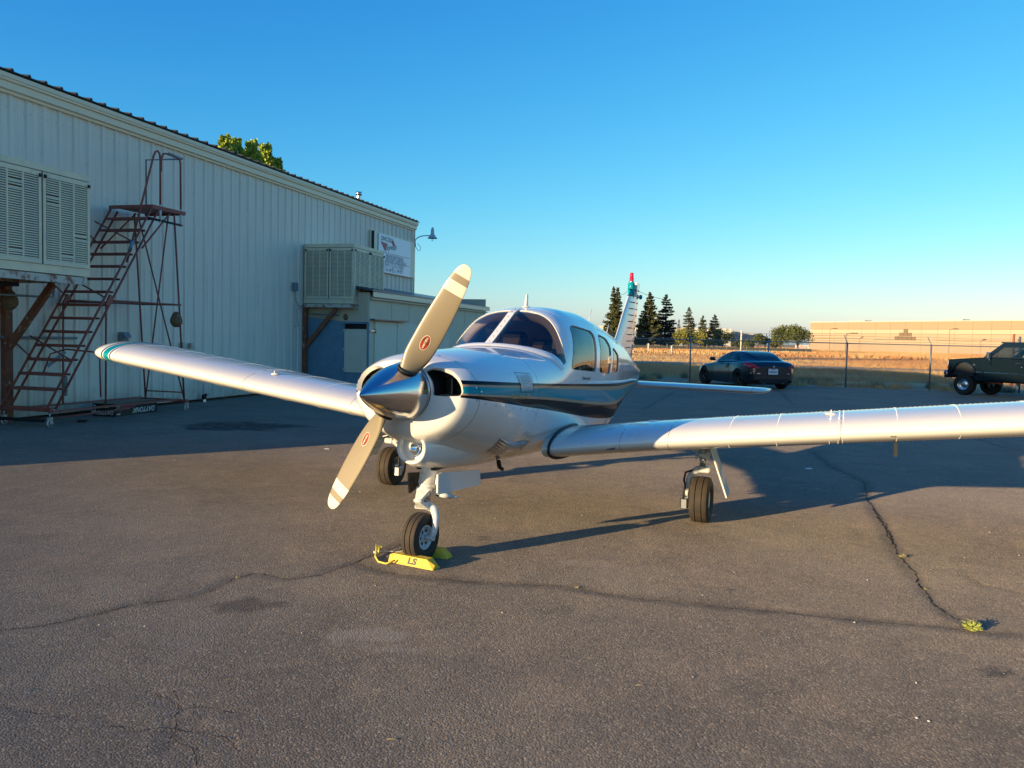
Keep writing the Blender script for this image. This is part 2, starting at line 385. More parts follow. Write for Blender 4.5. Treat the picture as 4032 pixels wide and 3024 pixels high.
def spot(cx, cy, rx, ry, arr, st, seed=5, ang=0.0):
    dx, dy = X - cx, Y2 - cy; c, s = cos(ang), sin(ang); u, v = dx * c + dy * s, -dx * s + dy * c
    d = np.hypot(u / rx, v / ry) + 1.1 * vnoise(X, Y2, 5 / max(rx, ry) * .5, seed) + .5 * vnoise(X, Y2, 14 / max(rx, ry) * .5, seed + 1); arr[:] = np.maximum(arr, np.clip((1.1 - d) * 3, 0, 1) * st)
g = ground(300 + 1280 / 1.9235, 1250 + 820 / 1.9235); spot(g[0], g[1], 1.05, .55, wear, 1.0, 5)          # dark wet stain before the hangar
g = q7(2100, 715); spot(g[0], g[1], .10, .06, wear, .8, 7)
g = q6(1050, 310); spot(g[0], g[1], .22, .12, wear, .55, 9)
for k in range(9): 
    g = q4(1680 + random.uniform(-70, 90), 1120 + random.uniform(-25, 40)); spot(g[0], g[1], random.uniform(.012, .035), random.uniform(.01, .02), wear, .95, 11 + k)
g = q4(1680, 1125); spot(g[0], g[1], .055, .025, wear, .7, 30)
g = q6(1560, 440); spot(g[0], g[1], .20, .10, pale, .55, 13); g = q6(1720, 500); spot(g[0], g[1], .20, .05, pale, .35, 15)
g = q7(300, 240); spot(g[0], g[1], .2, .07, pale, .35, 17); g = q6(60, 1640); 
for k in range(22):
    gx, gy = random.uniform(-5, 5), random.uniform(2.5, 9); spot(gx, gy, random.uniform(.1, .5), random.uniform(.06, .3), pale if random.random() < .6 else wear, random.uniform(.08, .2), 40 + k, random.uniform(0, 3))
V = np.stack([X, Y2, H_], -1).reshape(-1, 3); nx, ny = X.shape
I = np.arange(nx * ny).reshape(nx, ny); Fq = np.stack([I[:-1, :-1], I[1:, :-1], I[1:, 1:], I[:-1, 1:]], -1).reshape(-1, 4)
ap = mk_fast('asphalt_apron', V, Fq, asph, smooth=True); tag(ap, kind='structure')
ca_ = ap.data.color_attributes.new('wear', 'FLOAT_COLOR', 'POINT'); ca_.data.foreach_set('color', np.stack([wear.ravel(), pale.ravel(), 0 * wear.ravel(), 1 + 0 * wear.ravel()], -1).astype(np.float32).ravel())
# the cracks themselves: thin jagged dark clefts lying on the sheet
crack_m = mat('crack_dark', (.010, .008, .007), .95)
def h_at(x, y):
    i = min(max(np.searchsorted(xs, x), 1), nx - 1); j = min(max(int(np.argmin(np.abs(Y2[i] - y))), 0), ny - 1); return H_[i, j]
cm = MB(); r_ = random.Random(4)
for key, (pts, bw, st, cw) in CR.items():
    P_ = []
    for a, b in zip(pts[:-1], pts[1:]):
        L_ = np.hypot(b[0] - a[0], b[1] - a[1]); k = max(2, int(L_ / .028)); P_ += [(a[0] + (b[0] - a[0]) * i / k, a[1] + (b[1] - a[1]) * i / k) for i in range(k)]
    o = 0; rows = []
    for i, p in enumerate(P_):
        o = o * .8 + r_.uniform(-1, 1) * .010; dx, dy = (P_[min(i + 1, len(P_) - 1)][0] - P_[max(i - 1, 0)][0], P_[min(i + 1, len(P_) - 1)][1] - P_[max(i - 1, 0)][1]); L_ = max(1e-6, sqrt(dx * dx + dy * dy)); nx_, ny_ = -dy / L_, dx / L_
        w = cw * r_.uniform(.15, 1.0) * (0 if r_.random() < (.25 if key == 'b' else .08) else 1); x, y = p[0] + nx_ * o, p[1] + ny_ * o; z = h_at(x, y) + .0022
        rows.append(((x - nx_ * w / 2, y - ny_ * w / 2, z), (x + nx_ * w / 2, y + ny_ * w / 2, z)))
    cm.add([q for r in rows for q in r], [(2 * i, 2 * i + 1, 2 * i + 3, 2 * i + 2) for i in range(len(rows) - 1)])
tag(cm.build('pavement_crack', crack_m), kind='structure')
# small pale chips and straws scattered over the asphalt
chip = MB(); r_ = random.Random(9)
for k in range(900):
    x, y = r_.uniform(-7, 8), r_.uniform(1.8, 16); z = h_at(x, y); s = r_.choice([.002, .003, .003, .004, .006, .008]); a = r_.uniform(0, 3)
    chip.add([(x + s * cos(a + t) * r_.uniform(.6, 1.3), y + s * sin(a + t), z + .001) for t in (0, 2.1, 4.2)] + [(x, y, z + s)], [(0, 1, 3), (1, 2, 3), (2, 0, 3)])
tag(chip.build('gravel_chips', mat('pale_stone', (.42, .38, .32), .8)), 'tiny pale stones scattered over the asphalt around the airplane', 'gravel', kind='stuff')
# earth, dry field and the dirt track
def field_mat():
    m = bpy.data.materials.new('dry_field_soil'); m.use_nodes = True; n = m.node_tree; b = n.nodes['Principled BSDF']; L = n.links.new; tc = n.nodes.new('ShaderNodeTexCoord')
    z = n.nodes.new('ShaderNodeTexNoise'); z.inputs['Scale'].default_value = .35; z.inputs['Detail'].default_value = 9; z.inputs['Roughness'].default_value = .7; L(tc.outputs['Object'], z.inputs['Vector'])
    cr = n.nodes.new('ShaderNodeValToRGB'); e = cr.color_ramp.elements; e[0].position = .35; e[0].color = (.34, .21, .09, 1); e[1].position = .62; e[1].color = (.55, .36, .15, 1); L(z.outputs['Fac'], cr.inputs[0]); L(cr.outputs[0], b.inputs['Base Color']); b.inputs['Roughness'].default_value = .95; return m
soil = mat('gravel_verge_soil', (.34, .25, .17), .95, noise=(1.7, .8, (.44, .34, .24)), bump=(25, .5, .03))
tag(mk('ground', [(-2500, -1500, -.05), (2500, -1500, -.05), (2500, 4500, -.05), (-2500, 4500, -.05)], [(0, 1, 2, 3)], field_mat()), kind='structure')
nb = 60; bx = np.linspace(-40, 110, nb)
v = [(x, edge_y(x) - .6, -.03) for x in bx] + [(x, edge_y(x) + 4.2 + .5 * sin(x * .7), -.025) for x in bx]
tag(mk('verge', v, [(i, i + 1, nb + i + 1, nb + i) for i in range(nb - 1)], soil), kind='structure')
v = [(x, 61 - .2 * x + 1.2 * sin(x * .09), -.02) for x in bx] + [(x, 66.5 - .2 * x + 1.2 * sin(x * .09 + .3), -.02) for x in bx]
tag(mk('dirt_track', v, [(i, i + 1, nb + i + 1, nb + i) for i in range(nb - 1)], mat('pale_dirt', (.38, .30, .21), .95, noise=(2, .6, (.30, .22, .14)))), kind='structure')
v = [(x, edge_y(x) + 3.0, -.015) for x in bx] + [(x, edge_y(x) + 3.35, -.015) for x in bx]
tag(mk('path', v, [(i, i + 1, nb + i + 1, nb + i) for i in range(nb - 1)], mat('pale_concrete_strip', (.42, .40, .36), .9)), kind='structure')
# ================================================================== HANGAR (long wall parallel to WU)
HROT = -0.2758
def hthing(name, t, d, z=0.0): return empty(name, wl(t, d, z), HROT)
wall_m = mat('painted_wall_sheet', (.85, .73, .58), .5, coat=.1, coat_r=.4, noise=(1.3, .5, (.79, .68, .54)), dirt=(3.5, .60, .85, (.52, .49, .42)))
def weather(m):
    n = m.node_tree; L = n.links.new; b = n.nodes['Principled BSDF']; src = b.inputs['Base Color'].links[0].from_socket; tc = n.nodes.new('ShaderNodeTexCoord'); mp = n.nodes.new('ShaderNodeMapping'); mp.inputs['Scale'].default_value = (9, 9, .35); L(tc.outputs['Object'], mp.inputs['Vector'])
    z = n.nodes.new('ShaderNodeTexNoise'); z.inputs['Scale'].default_value = 1.6; z.inputs['Detail'].default_value = 6; L(mp.outputs[0], z.inputs['Vector']); r = n.nodes.new('ShaderNodeMapRange'); r.inputs['From Min'].default_value = .50; r.inputs['From Max'].default_value = .78; r.inputs['To Max'].default_value = .38; L(z.outputs['Fac'], r.inputs['Value'])
    x = n.nodes.new('ShaderNodeMix'); x.data_type = 'RGBA'; x.inputs['B'].default_value = (.42, .36, .27, 1); L(r.outputs[0], x.inputs['Factor']); L(src, x.inputs['A'])
    sp = n.nodes.new('ShaderNodeSeparateXYZ'); L(tc.outputs['Object'], sp.inputs[0]); z2 = n.nodes.new('ShaderNodeTexNoise'); z2.inputs['Scale'].default_value = 5; z2.inputs['Detail'].default_value = 8; L(tc.outputs['Object'], z2.inputs['Vector'])
    g = n.nodes.new('ShaderNodeMapRange'); g.inputs['From Min'].default_value = .55; g.inputs['From Max'].default_value = .05; g.inputs['To Max'].default_value = 1.0; L(sp.outputs[2], g.inputs['Value']); mu = n.nodes.new('ShaderNodeMath'); mu.operation = 'MULTIPLY'; L(g.outputs[0], mu.inputs[0]); L(z2.outputs['Fac'], mu.inputs[1])
    y = n.nodes.new('ShaderNodeMix'); y.data_type = 'RGBA'; y.inputs['B'].default_value = (.24, .18, .12, 1); L(mu.outputs[0], y.inputs['Factor']); L(x.outputs['Result'], y.inputs['A']); L(y.outputs['Result'], b.inputs['Base Color'])
weather(wall_m)
trim_m = mat('eave_trim', (.86, .71, .49), .45, coat=.1, dirt=(3, .6, .8, (.50, .46, .38)))
roof_m = mat('dark_roof_sheet', (.03, .032, .036), .6)
rust_m = mat('rusty_steel', (.30, .10, .045), .85, noise=(5, .8, (.20, .07, .04)), dirt=(9, .58, .66, (.55, .46, .34)), bump=(80, .4, .003))
paint_rust = mat('cream_paint_over_rust', (.60, .53, .42), .7, dirt=(7, .50, .60, (.28, .11, .06)), bump=(60, .3, .002))
hangar = hthing('hangar', 0, 0); tag(hangar, 'long cream metal hangar with ribbed walls and dark roof edge on the left', 'hangar')
T0, T1, HZ = 5.92, 30.70, 5.33; PW = (T1 - T0) / 25
def rib_profile(W):
    pts = []; sp = W / 3
    for k in range(3):
        c = sp * (k + .5)
        pts += [(c - sp * .5 + .002, 0)] if k == 0 else []
        for m_ in (-.5,):
            pass
        pts += [(c - .050, 0), (c - .024, .024), (c + .024, .024), (c + .050, 0)]
        if k < 2:
            for q in (1 / 3, 2 / 3): x = c + sp * q; pts += [(x - .016, 0), (x - .008, .0045), (x + .008, .0045), (x + .016, 0)]
        else:
            pts += [(W - .002, 0)]
    return pts
pr = rib_profile(PW); n = len(pr); v = []; 
for z in (.06, 2.7, HZ): v += [(d, t, z) for t, d in pr]
fc = [(k * n + i, k * n + i + 1, (k + 1) * n + i + 1, (k + 1) * n + i) for k in range(2) for i in range(n - 1)]
p0 = mk('wall_panel', v, fc, wall_m, hangar); p0.location = (0, T0, 0)
for k in range(1, 25): copy_obj(p0, hangar, (0, T0 + k * PW, 0))
b = MB()
b.box((-7, T0 - .03, HZ / 2), (14.0, .06, HZ)); b.box((-7, T1 + .03, HZ / 2), (14.0, .06, HZ)); b.box((-14, (T0 + T1) / 2, HZ / 2), (.06, T1 - T0, HZ)); b.box((-.06, (T0 + T1) / 2, HZ / 2), (.04, T1 - T0 - .1, HZ - .1))
b.add([(0, T1 + .03, HZ), (-14, T1 + .03, HZ), (-7, T1 + .03, HZ + .8)], [(0, 1, 2)]); b.add([(0, T0 - .03, HZ), (-14, T0 - .03, HZ), (-7, T0 - .03, HZ + .8)], [(0, 2, 1)])
b.build('end_wall', wall_m, hangar)
scw = MB()
for z in (.25, 1.45, 2.70, 3.95, 5.05):
    for k in range(int((T1 - T0) / (PW / 3))):
        for dt in (-.075, .075): y = T0 + (k + .5) * PW / 3 + dt; scw.add([(.004, y - .008, z - .008), (.004, y + .008, z - .008), (.004, y + .008, z + .008), (.004, y - .008, z + .008), (.010, y, z)], [(0, 1, 4), (1, 2, 4), (2, 3, 4), (3, 0, 4)])
scw.build('wall_screws', mat('rusted_screw', (.55, .46, .34), .7), hangar)['kind'] = 'stuff'

MB().box((.012, T1 - .06, 2.7), (.06, .16, 5.3)).box((.012, T1 + .01, 2.7), (.10, .03, 5.3)).build('corner_trim', trim_m, hangar)
# box gutter / fascia with its stepped profile
pf = [(.0, 5.26), (.055, 5.26), (.06, 5.30), (.105, 5.315), (.11, 5.42), (.145, 5.435), (.15, 5.47), (.165, 5.475), (.165, 5.545), (.0, 5.56)]
n = len(pf); v = [(d, T0 - .05, z) for d, z in pf] + [(d, T1 + .06, z) for d, z in pf]
mk('fascia', v, [(i, (i + 1) % n, n + (i + 1) % n, n + i) for i in range(n)] + [tuple(range(n)), tuple(reversed(range(n, 2 * n)))], trim_m, hangar)
rf = MB(); v = [(.19, T0 - .1, 5.565), (.19, T1 + .12, 5.565), (-7, T1 + .12, 6.36), (-7, T0 - .1, 6.36), (-14.2, T1 + .12, 5.565), (-14.2, T0 - .1, 5.565)]
v2 = [(x, y, z + .02) for x, y, z in v]; rf.add(v + v2, [(0, 1, 2, 3), (3, 2, 4, 5), (9, 8, 7, 6), (11, 10, 8, 9), (0, 6, 7, 1), (1, 7, 8, 2), (2, 8, 10, 4), (3, 9, 6, 0), (5, 11, 9, 3)]); roof = rf.build('roof', roof_m, hangar)
q = MB(); q.add([(.215, -.035, 5.58), (.215, -.012, 5.618), (.215, .012, 5.618), (.215, .035, 5.58), (-7, -.035, 6.375), (-7, -.012, 6.408), (-7, .012, 6.408), (-7, .035, 6.375)], [(0, 1, 2, 3), (4, 7, 6, 5), (0, 4, 5, 1), (1, 5, 6, 2), (2, 6, 7, 3), (0, 3, 7, 4)])
r0 = q.build('roof_rib', roof_m, roof); r0.location = (0, T0 + .1, 0); k = 1
while T0 + .1 + k * .327 < T1 + .05: copy_obj(r0, roof, (0, T0 + .1 + k * .327, 0)); k += 1
# roof vent pipe behind the eave
vp = hthing('roof_vent_pipe', 27.5, -.55, 5.72); tag(vp, 'small grey capped vent pipe standing on the hangar roof edge', 'vent pipe')
MB().lathe([(.075, -.1), (.075, .28)], 16).build('pipe', steel, vp); MB().lathe([(.0, .36), (.095, .36), (.095, .25), (.075, .25)], 16).build('cap', steel, vp)
# added hangar, mostly hidden behind the first, to shade the verge and far track
shade_hangar = empty('hangar', (-10.6, 40, 0), HROT); tag(shade_hangar, 'added hangar beyond the long cream one, placed to shade the field', 'hangar')
MB().box((-8, 0, 2.3), (14, 11, 4.6)).build('wall', wall_m, shade_hangar); MB().box((-8, 0, 4.65), (14.4, 11.4, .1)).build('roof', roof_m, shade_hangar)

# ---- evaporative coolers on their rusty brackets
cool_m = mat('cooler_cream_enamel', (.84, .70, .45), .5, coat=.1, coat_r=.3, noise=(3, .6, (.58, .54, .43)), dirt=(8, .60, .80, (.42, .36, .27)))
cool_in = mat('cooler_pad_dark', (.16, .13, .09), .9)
def louvre_field(parent, w, h, x0, z0, along, outward, separate, rows=36):
    """one framed panel: three columns of louvres"""
    cols = 3; cw = (w - .13) / cols; A = Vector(along); O = Vector(outward)
    def P(u, o, z): q = A * (x0 + u) + O * o; return (q.x, q.y, z0 + z)
    fr = MB()
    def rect(u0, u1, za, zb, o0=.0, o1=.018):
        vs = [P(u0, o0, za), P(u1, o0, za), P(u1, o0, zb), P(u0, o0, zb), P(u0, o1, za), P(u1, o1, za), P(u1, o1, zb), P(u0, o1, zb)]
        fr.add(vs, [(0, 3, 2, 1), (4, 5, 6, 7), (0, 1, 5, 4), (1, 2, 6, 5), (2, 3, 7, 6), (3, 0, 4, 7)])
    rect(0, w, 0, .06); rect(0, w, h - .07, h); rect(0, .05, .06, h - .07); rect(w - .05, w, .06, h - .07)
    for c in (1, 2): rect(.055 + cw * c + .01 * (c - 1) - .012, .055 + cw * c + .01 * (c - 1) + .014, .06, h - .07)
    fr.build('panel_frame', cool_m, parent)
    bk_ = MB(); vs = [P(.02, -.03, .02), P(w - .02, -.03, .02), P(w - .02, -.03, h - .02), P(.02, -.03, h - .02)]; bk_.add(vs, [(0, 1, 2, 3)]); bk_.build('cooling_pad', cool_in, parent)
    hh = h - .13; dz = hh / rows; proto = None; allb = MB()
    for c in range(cols):
        u0 = .055 + (cw + .01) * c + .006; u1 = u0 + cw - .012
        def slat(mb, z):
            vs = []
            for u in (u0, u1): vs += [P(u, -.022, z + dz * .99), P(u, .014, z + dz * .62), P(u, .016, z + dz * .08), P(u, -.022, z + dz * .60)]
            mb.add(vs, [(0, 1, 5, 4), (1, 2, 6, 5), (2, 3, 7, 6), (0, 4, 7, 3), (0, 3, 2, 1), (4, 5, 6, 7)])
        if separate:
            mb = MB(); slat(mb, .06); p_ = mb.build('louvre', cool_m, parent)
            for r in range(1, rows):
                cc = copy_obj(p_, parent, (0, 0, r * dz))
                if random.random() < .04: cc.location.z -= dz * .35
        else:
            for r in range(rows): slat(allb, .06 + r * dz)
    if not separate: o = allb.build('louvres', cool_m, parent); o['kind'] = 'stuff'
    lt = MB(); 
    for u in (w - .03, .03): q = P(u, .03, h - .06); lt.box(q, (.03, .03, .05))
    lt.build('latch', black_rub, parent)
def cooler(t, label, seps):
    c = hthing('evaporative_cooler', t, 0, 2.36); tag(c, label, 'cooler', 'coolers on the hangar wall')
    L, D, H = 1.86, 1.45, 1.57; d0 = .05
    b = MB(); b.box((d0 + D / 2, -L / 2, H / 2), (D - .05, L - .05, H - .06)); b.build('housing_core', cool_in, c)
    b = MB()
    b.box((d0 + D / 2, -L / 2, .06), (D, L, .12)); b.box((d0 + D / 2, -L / 2, H - .045), (D + .012, L + .012, .09)); b.box((d0 + D / 2, -L / 2, H + .006), (D * .9, L * .9, .02))
    for x in (d0 + .025, d0 + D - .025):
        for y in (-.025, -L + .025): b.box((x, y, H / 2), (.05 - .003, .05 - .003, H - .2))
    b.build('housing', cool_m, c)
    for k in range(2): louvre_field(c, L / 2 - .035, H - .23, -L + .03 + k * (L / 2 - .005), .125, (0, 1, 0), (1, 0, 0), seps[0]); 
    for o in c.children:
        pass
    # shift of the long-side panels out to the face
    for o in list(c.children):
        if o.name.split('.')[0] in ('panel_frame', 'cooling_pad', 'louvre', 'louvres', 'latch'): o.location.x = d0 + D
    ex = set(c.children)
    for k in range(2): louvre_field(c, D / 2 - .03, H - .23, d0 + .025 + k * (D / 2 + .0), .125, (1, 0, 0), (0, -1, 0), seps[1])
    for o in list(c.children):
        if o not in ex: o.location.y = -L
    MB().box((.03, -L / 2, H / 2), (.05, 1.2, 1.2)).build('mounting_plate', cool_m, c)
    return c
cooler(14.06, 'near evaporative cooler with louvred panels on the wall beside the red rolling ladder', (True, False))
cooler(25.00, 'far evaporative cooler with louvred panels on the wall above the blue plywood shed', (False, False))
def bracket(t, label):
    s = hthing('cooler_bracket', t, 0, 0); tag(s, label, 'bracket', 'rusty brackets under the coolers'); z = 2.29
    for y in (.02, -1.86): 
        MB().box((.78, y, z + .01), (1.5, .07, .09)).build('cross_beam', paint_rust, s)
    for x in (1.49, .05): MB().box((x, -.92, z - .005), (.06, 1.86, .11)).build('long_beam', paint_rust, s)
    for y in (-.06, -1.80):
        MB().box((.055, y, 1.12), (.11, .13, 2.24)).build('post', rust_m, s)
        MB().bar((.10, y, 1.22), (.98, y, 2.24), .07, .11).build('brace', rust_m if y < -1 or t < 20 else paint_rust, s)
    MB().box((.5, -.92, z - .09), (.5, .9, .06)).build('drip_tray', dark_m, s)
    return s
bracket(13.92, 'rusty steel bracket carrying the near cooler by the foot of the ladder'); bracket(25.0, 'rusty steel bracket carrying the far cooler above the blue plywood panel')
# thin overflow pipe under each cooler and conduit along the wall
def pipe_thing(name, pts, r, m, label, cat, joints=()):
    o = MB().tube(pts, r, 8).build(name, m); tag(o, label, cat); return o
grey_pvc = mat('grey_conduit', (.22, .24, .25), .5); white_pvc = mat('white_pvc', (.62, .63, .62), .4)
pipe_thing('overflow_pipe', [wl(12.0, .62, 2.02), wl(13.95, .62, 2.04), wl(14.22, .62, 2.05), wl(14.25, .62, 2.16)], .018, grey_pvc, 'thin grey pipe running level below the near cooler', 'pipe')
pipe_thing('overflow_pipe', [wl(23.25, .2, 2.08), wl(23.28, .9, 2.06), wl(24.4, 1.35, 2.03), wl(24.45, 1.36, 2.12)], .016, grey_pvc, 'thin grey pipe hanging below the far cooler over the blue panel', 'pipe')
pipe_thing('wall_conduit', [wl(12.0, .06, 1.38), wl(15.3, .06, 1.375)], .022, grey_pvc, 'grey conduit fixed along the hangar wall behind the ladder', 'conduit')
# decoy nests
def nest(p, rr, label):
    o = MB(); prof = [(0, .17), (.03, .165), (.065, .13), (.10, .07), (.118, .0), (.112, -.06), (.085, -.115), (.05, -.14), (0, -.145)]
    prof = [(r * rr, h * rr) for r, h in prof]; vs = []; n = 20
    o.lathe(prof, n); v2 = []
    for x, y, z in o.v: k = 1 + .05 * sin(7 * z / rr * 9) + .04 * random.uniform(-1, 1); v2.append((x * k, y * k, z))
    o.v = v2; ob = o.build('hanging_decoy_nest', mat('brown_paper', (.24, .155, .075), .85, noise=(18, 1, (.15, .09, .045)), bump=(30, .5, .01))); ob.location = p; tag(ob, label, 'decoy nest', 'brown paper wasp nest decoys'); return ob
def on_wall(px, py, off):
    k = sqrt(1 + .283 ** 2) * off; d = ray(px, py); t = (-11.976 + k) / (d[0] - .283 * d[1]); return tuple(EYE + d * t)
nest(on_wall(38, 1183, .42), 1.02, 'brown paper nest decoy hanging in front of the rusty bracket post at the left edge')
nest(on_wall(694, 1260, 1.02), .95, 'brown paper nest decoy hanging on the rear leg of the rolling ladder')
nest(on_wall(1368, 1247, 1.15), 1.05, 'dark round nest decoy hanging below the far cooler')

# ---- rolling ladder
red_steel = mat('red_oxide_paint', (.34, .085, .055), .6, noise=(12, .8, (.24, .07, .05)), dirt=(40, .58, .72, (.24, .22, .20)), bump=(90, .2, .001))
blue_grey = mat('galvanised_tube', (.22, .28, .31), .45, metal=.5)
lad = empty('rolling_ladder', (W0[0], W0[1], 0), HROT); tag(lad, 'tall rusty red rolling ladder with platform and handrail against the hangar wall', 'ladder')
def LT(name, pts, r=.017, m=None): return MB().tube(pts, r, 8).build(name, m or red_steel, lad)
D0, D1 = .20, 1.09
stp = lambda k: (13.79 + .1565 * (k - 1), .591 + .2285 * (k - 1))
for k in range(1, 15):
    t, z = stp(k); b = MB(); b.box(((D0 + D1) / 2, t + .07, z), (D1 - D0 - .02, .17, .012)); b.box(((D0 + D1) / 2, t - .012, z - .018), (D1 - D0 - .02, .012, .045)); b.box(((D0 + D1) / 2, t + .15, z - .014), (D1 - D0 - .02, .01, .03)); b.build('step', red_steel, lad)
for d in (D0, D1):
    LT('stringer', [(d, 13.60, .27), (d, 15.97, 3.74)], .019); LT('stringer', [(d, 13.78, .27), (d, 16.14, 3.72)], .019)
pl_ = MB(); pl_.box(((D0 + D1) / 2, 16.42, 3.80), (D1 - D0 + .06, .92, .02)); pl_.box((D1 + .02, 16.42, 3.775), (.012, .92, .06)); pl_.box(((D0 + D1) / 2, 15.965, 3.775), (D1 - D0 + .06, .014, .06)); pl_.box(((D0 + D1) / 2, 16.87, 3.775), (D1 - D0, .014, .06)); pl_.build('platform', red_steel, lad)
LT('handrail', [(D1, 15.35, 2.72), (D1, 16.02, 4.68), (D1, 16.07, 4.77), (D1, 16.13, 4.80), (D1, 16.18, 4.76), (D1, 16.20, 4.66), (D1, 16.20, 3.82)], .018)
LT('handrail', [(D1, 16.22, 4.45), (D1, 16.23, 4.68), (D1, 16.28, 4.78), (D1, 16.36, 4.80), (D1, 16.68, 4.79), (D1, 16.74, 4.76), (D1, 16.76, 4.68), (D1, 16.77, 3.82)], .018)
LT('handrail', [(D0, 16.90, 3.82), (D0, 16.90, 4.83), (D1, 16.74, 4.78)], .016, blue_grey)
LT('handrail', [(D1 - .02, 16.45, 4.82), (D1, 16.80, 4.80)], .026, blue_grey)
for t in (16.20, 16.77): LT('socket', [(D1, t, 3.84), (D1, t, 3.52)], .022, white_pvc)
LT('socket', [(D1, 15.42, 2.92), (D1, 15.49, 3.11)], .030, blue_grey)
LT('lower_rail', [(D1, 15.85, 3.56), (D1, 16.80, 3.545)], .022, dark_m); LT('brace', [(D1, 15.72, 3.00), (D1, 16.50, 3.76)], .016); LT('brace', [(D0, 15.72, 3.00), (D0, 16.62, 3.76)], .016)
# A shaped rear legs
for d in (D0, D1):
    tt = 16.62 if d == D1 else 16.60
    LT('rear_leg', [(d, 16.58, 3.76), (d, 16.88, .20)], .017)
    LT('rear_leg', [(d + (-.10 if d == D1 else .10), 16.55, 3.74), (D0 if d == D1 else D1, 16.88, .22)], .014)
for d in (D0, D1):
    LT('middle_rail', [(d, 14.92, 2.03), (d, 16.78, 2.04)], .016); LT('middle_post', [(d, 14.86, 1.95), (d, 14.84, .24)], .016)
    b = MB(); b.box((d, 14.93, 2.03), (.03, .09, .20), 0, Matrix.Rotation(radians(-30), 3, 'X')); b.build('gusset', red_steel, lad)
LT('middle_rail', [(D0, 14.92, 2.00), (D1, 16.76, 2.04)], .013); LT('cross_bar', [(D0, 16.78, 2.04), (D1, 16.78, 2.04)], .016)
for (k0, k1) in ((3, 4), (7.6, 8.6), (12, 13)):
    t0, z0 = stp(k0); LT('diagonal_brace', [(D0 + .02, t0 + .05, z0 + .36), (D1 - .02, t0 + .03, z0 - .02)], .014); LT('diagonal_brace', [(D0 - .30, t0 - .05, z0 + .34), (D0 + .10, t0 + .02, z0 - .02)], .013)
b = MB(); b.box(((D0 + D1) / 2, 13.66, .27), (D1 - D0 + .10, .07, .07)); b.box((D1, 15.2, .235), (.04, 3.1, .03)); b.box((D0, 15.2, .235), (.04, 3.1, .03)); b.box(((D0 + D1) / 2, 16.86, .20), (D1 - D0 + .16, .08, .05)); b.build('base_frame', red_steel, lad)
LT('base_rail', [(D0, 16.86, .36), (D1, 16.86, .36)], .013); LT('base_rail', [(D1, 13.8, .13), (D1, 15.4, .16)], .013)
b = MB(); b.box(((D0 + D1) / 2 - .1, 13.60, .10), (D1 - D0 + .1, .05, .05)); b.build('foot_bar', dark_m, lad)
for d, t in ((D1 + .01, 13.66), (D0, 13.66), (D1 + .02, 16.92), (D0, 16.92)):
    b = MB(); b.lathe([(0, -.016), (.052, -.016), (.056, 0), (.052, .016), (0, .016)], 20, (d, t, .057), 'x'); w_ = b.build('caster', white_pvc, lad)
    b = MB(); b.lathe([(.042, -.019), (.024, -.019), (.024, .019), (.042, .019)], 16, (d, t, .057), 'x'); b.build('caster_hub', dark_m, w_)
    b = MB(); b.box((d - .03, t, .10), (.006, .05, .10)); b.box((d + .03, t, .10), (.006, .05, .10)); b.box((d, t, .15), (.07, .07, .008)); b.tube([(d, t, .15), (d, t, .22)], .012, 8); b.build('caster_fork', steel, w_)
lp = [(D0 + .38, 14.05, .80), (D0 + .38, 14.20, 1.12), (D0 + .5, 14.40, 1.20), (D0 + .85, 14.62, 1.16), (D0 + .9, 14.70, 1.04), (D0 + .88, 14.74, .40)]
LT('pedal_tube', lp, .014)
b = MB(); b.bar((.62, 14.10, .92), (.78, 14.30, 1.16), .07, .05); b.build('pedal_sleeve', blue_grey, lad)
# chock hanging on the ladder with the LS mark, on the wall side
hc = MB(); hc.box((0, 0, 0), (.05, .10, .34), 0, None, .01); hco = hc.build('hanging_wheel_chock', mat('faded_yellow_paint', (.20, .22, .17), .7, noise=(12, .7, (.13, .15, .12)))); hco.location = on_wall(254, 1519, .55); hco.rotation_euler = (0, 0, HROT + .1); tag(hco, 'faded grey green wheel chock hanging upright behind the ladder steps', 'wheel chock')
v, f = text_mesh('LS', .085, 0, .002); mk('chock_lettering', [(.0275, -y, x) if False else (.0275, -y * 1.0, -x) for x, y, z in v], f, black_m, hco)
MB().tube([(0, 0, .17), (0, 0, .38)], .004, 5).build('cord', white_pvc, hco)
# ---- boxes on the wall
bx_ = mat('grey_enamel_box', (.20, .23, .25), .5)
def wbox(px, py, w, h, dd, m, label, name='electrical_box', cat='electrical box'):
    p = on_wall(px, py, .035 + dd / 2); o = MB().box((0, 0, 0), (dd, w, h), 0, None, .006).build(name, m); o.location = p; o.rotation_euler = (0, 0, HROT); tag(o, label, cat); return o
o = wbox(487, 1325, .16, .17, .10, bx_, 'small blue grey hooded box on the wall just above the right wing tip', 'wall_lamp', 'wall lamp')
MB().add([(.05, -.08, .085), (.05, .08, .085), (.12, .08, -.02), (.12, -.08, -.02), (.05, -.08, -.02), (.05, .08, -.02)], [(0, 1, 2, 3), (0, 3, 4), (1, 5, 2), (3, 2, 5, 4)]).build('hood', bx_, o)
wbox(722, 1359, .11, .13, .05, wall_m, 'left one of two small cream socket boxes behind the ladder rear leg'); wbox(755, 1361, .12, .12, .06, wall_m, 'right one of two small cream socket boxes, clear of the ladder')
o = wbox(1162, 1129, .16, .22, .10, bx_, 'small grey switch box on the wall left of the far cooler')
MB().tube([(0, 0, -.1), (0, .02, -.35), (.03, .15, -.50), (.1, .33, -.52)], .012, 6).build('cable', grey_pvc, o)
MB().tube([(0, .30, -.56), (.0, .10, -.60), (0, .14, -.9), (0, .2, -1.02), (0, .0, -1.04)], .009, 6).build('cable', grey_pvc, o)
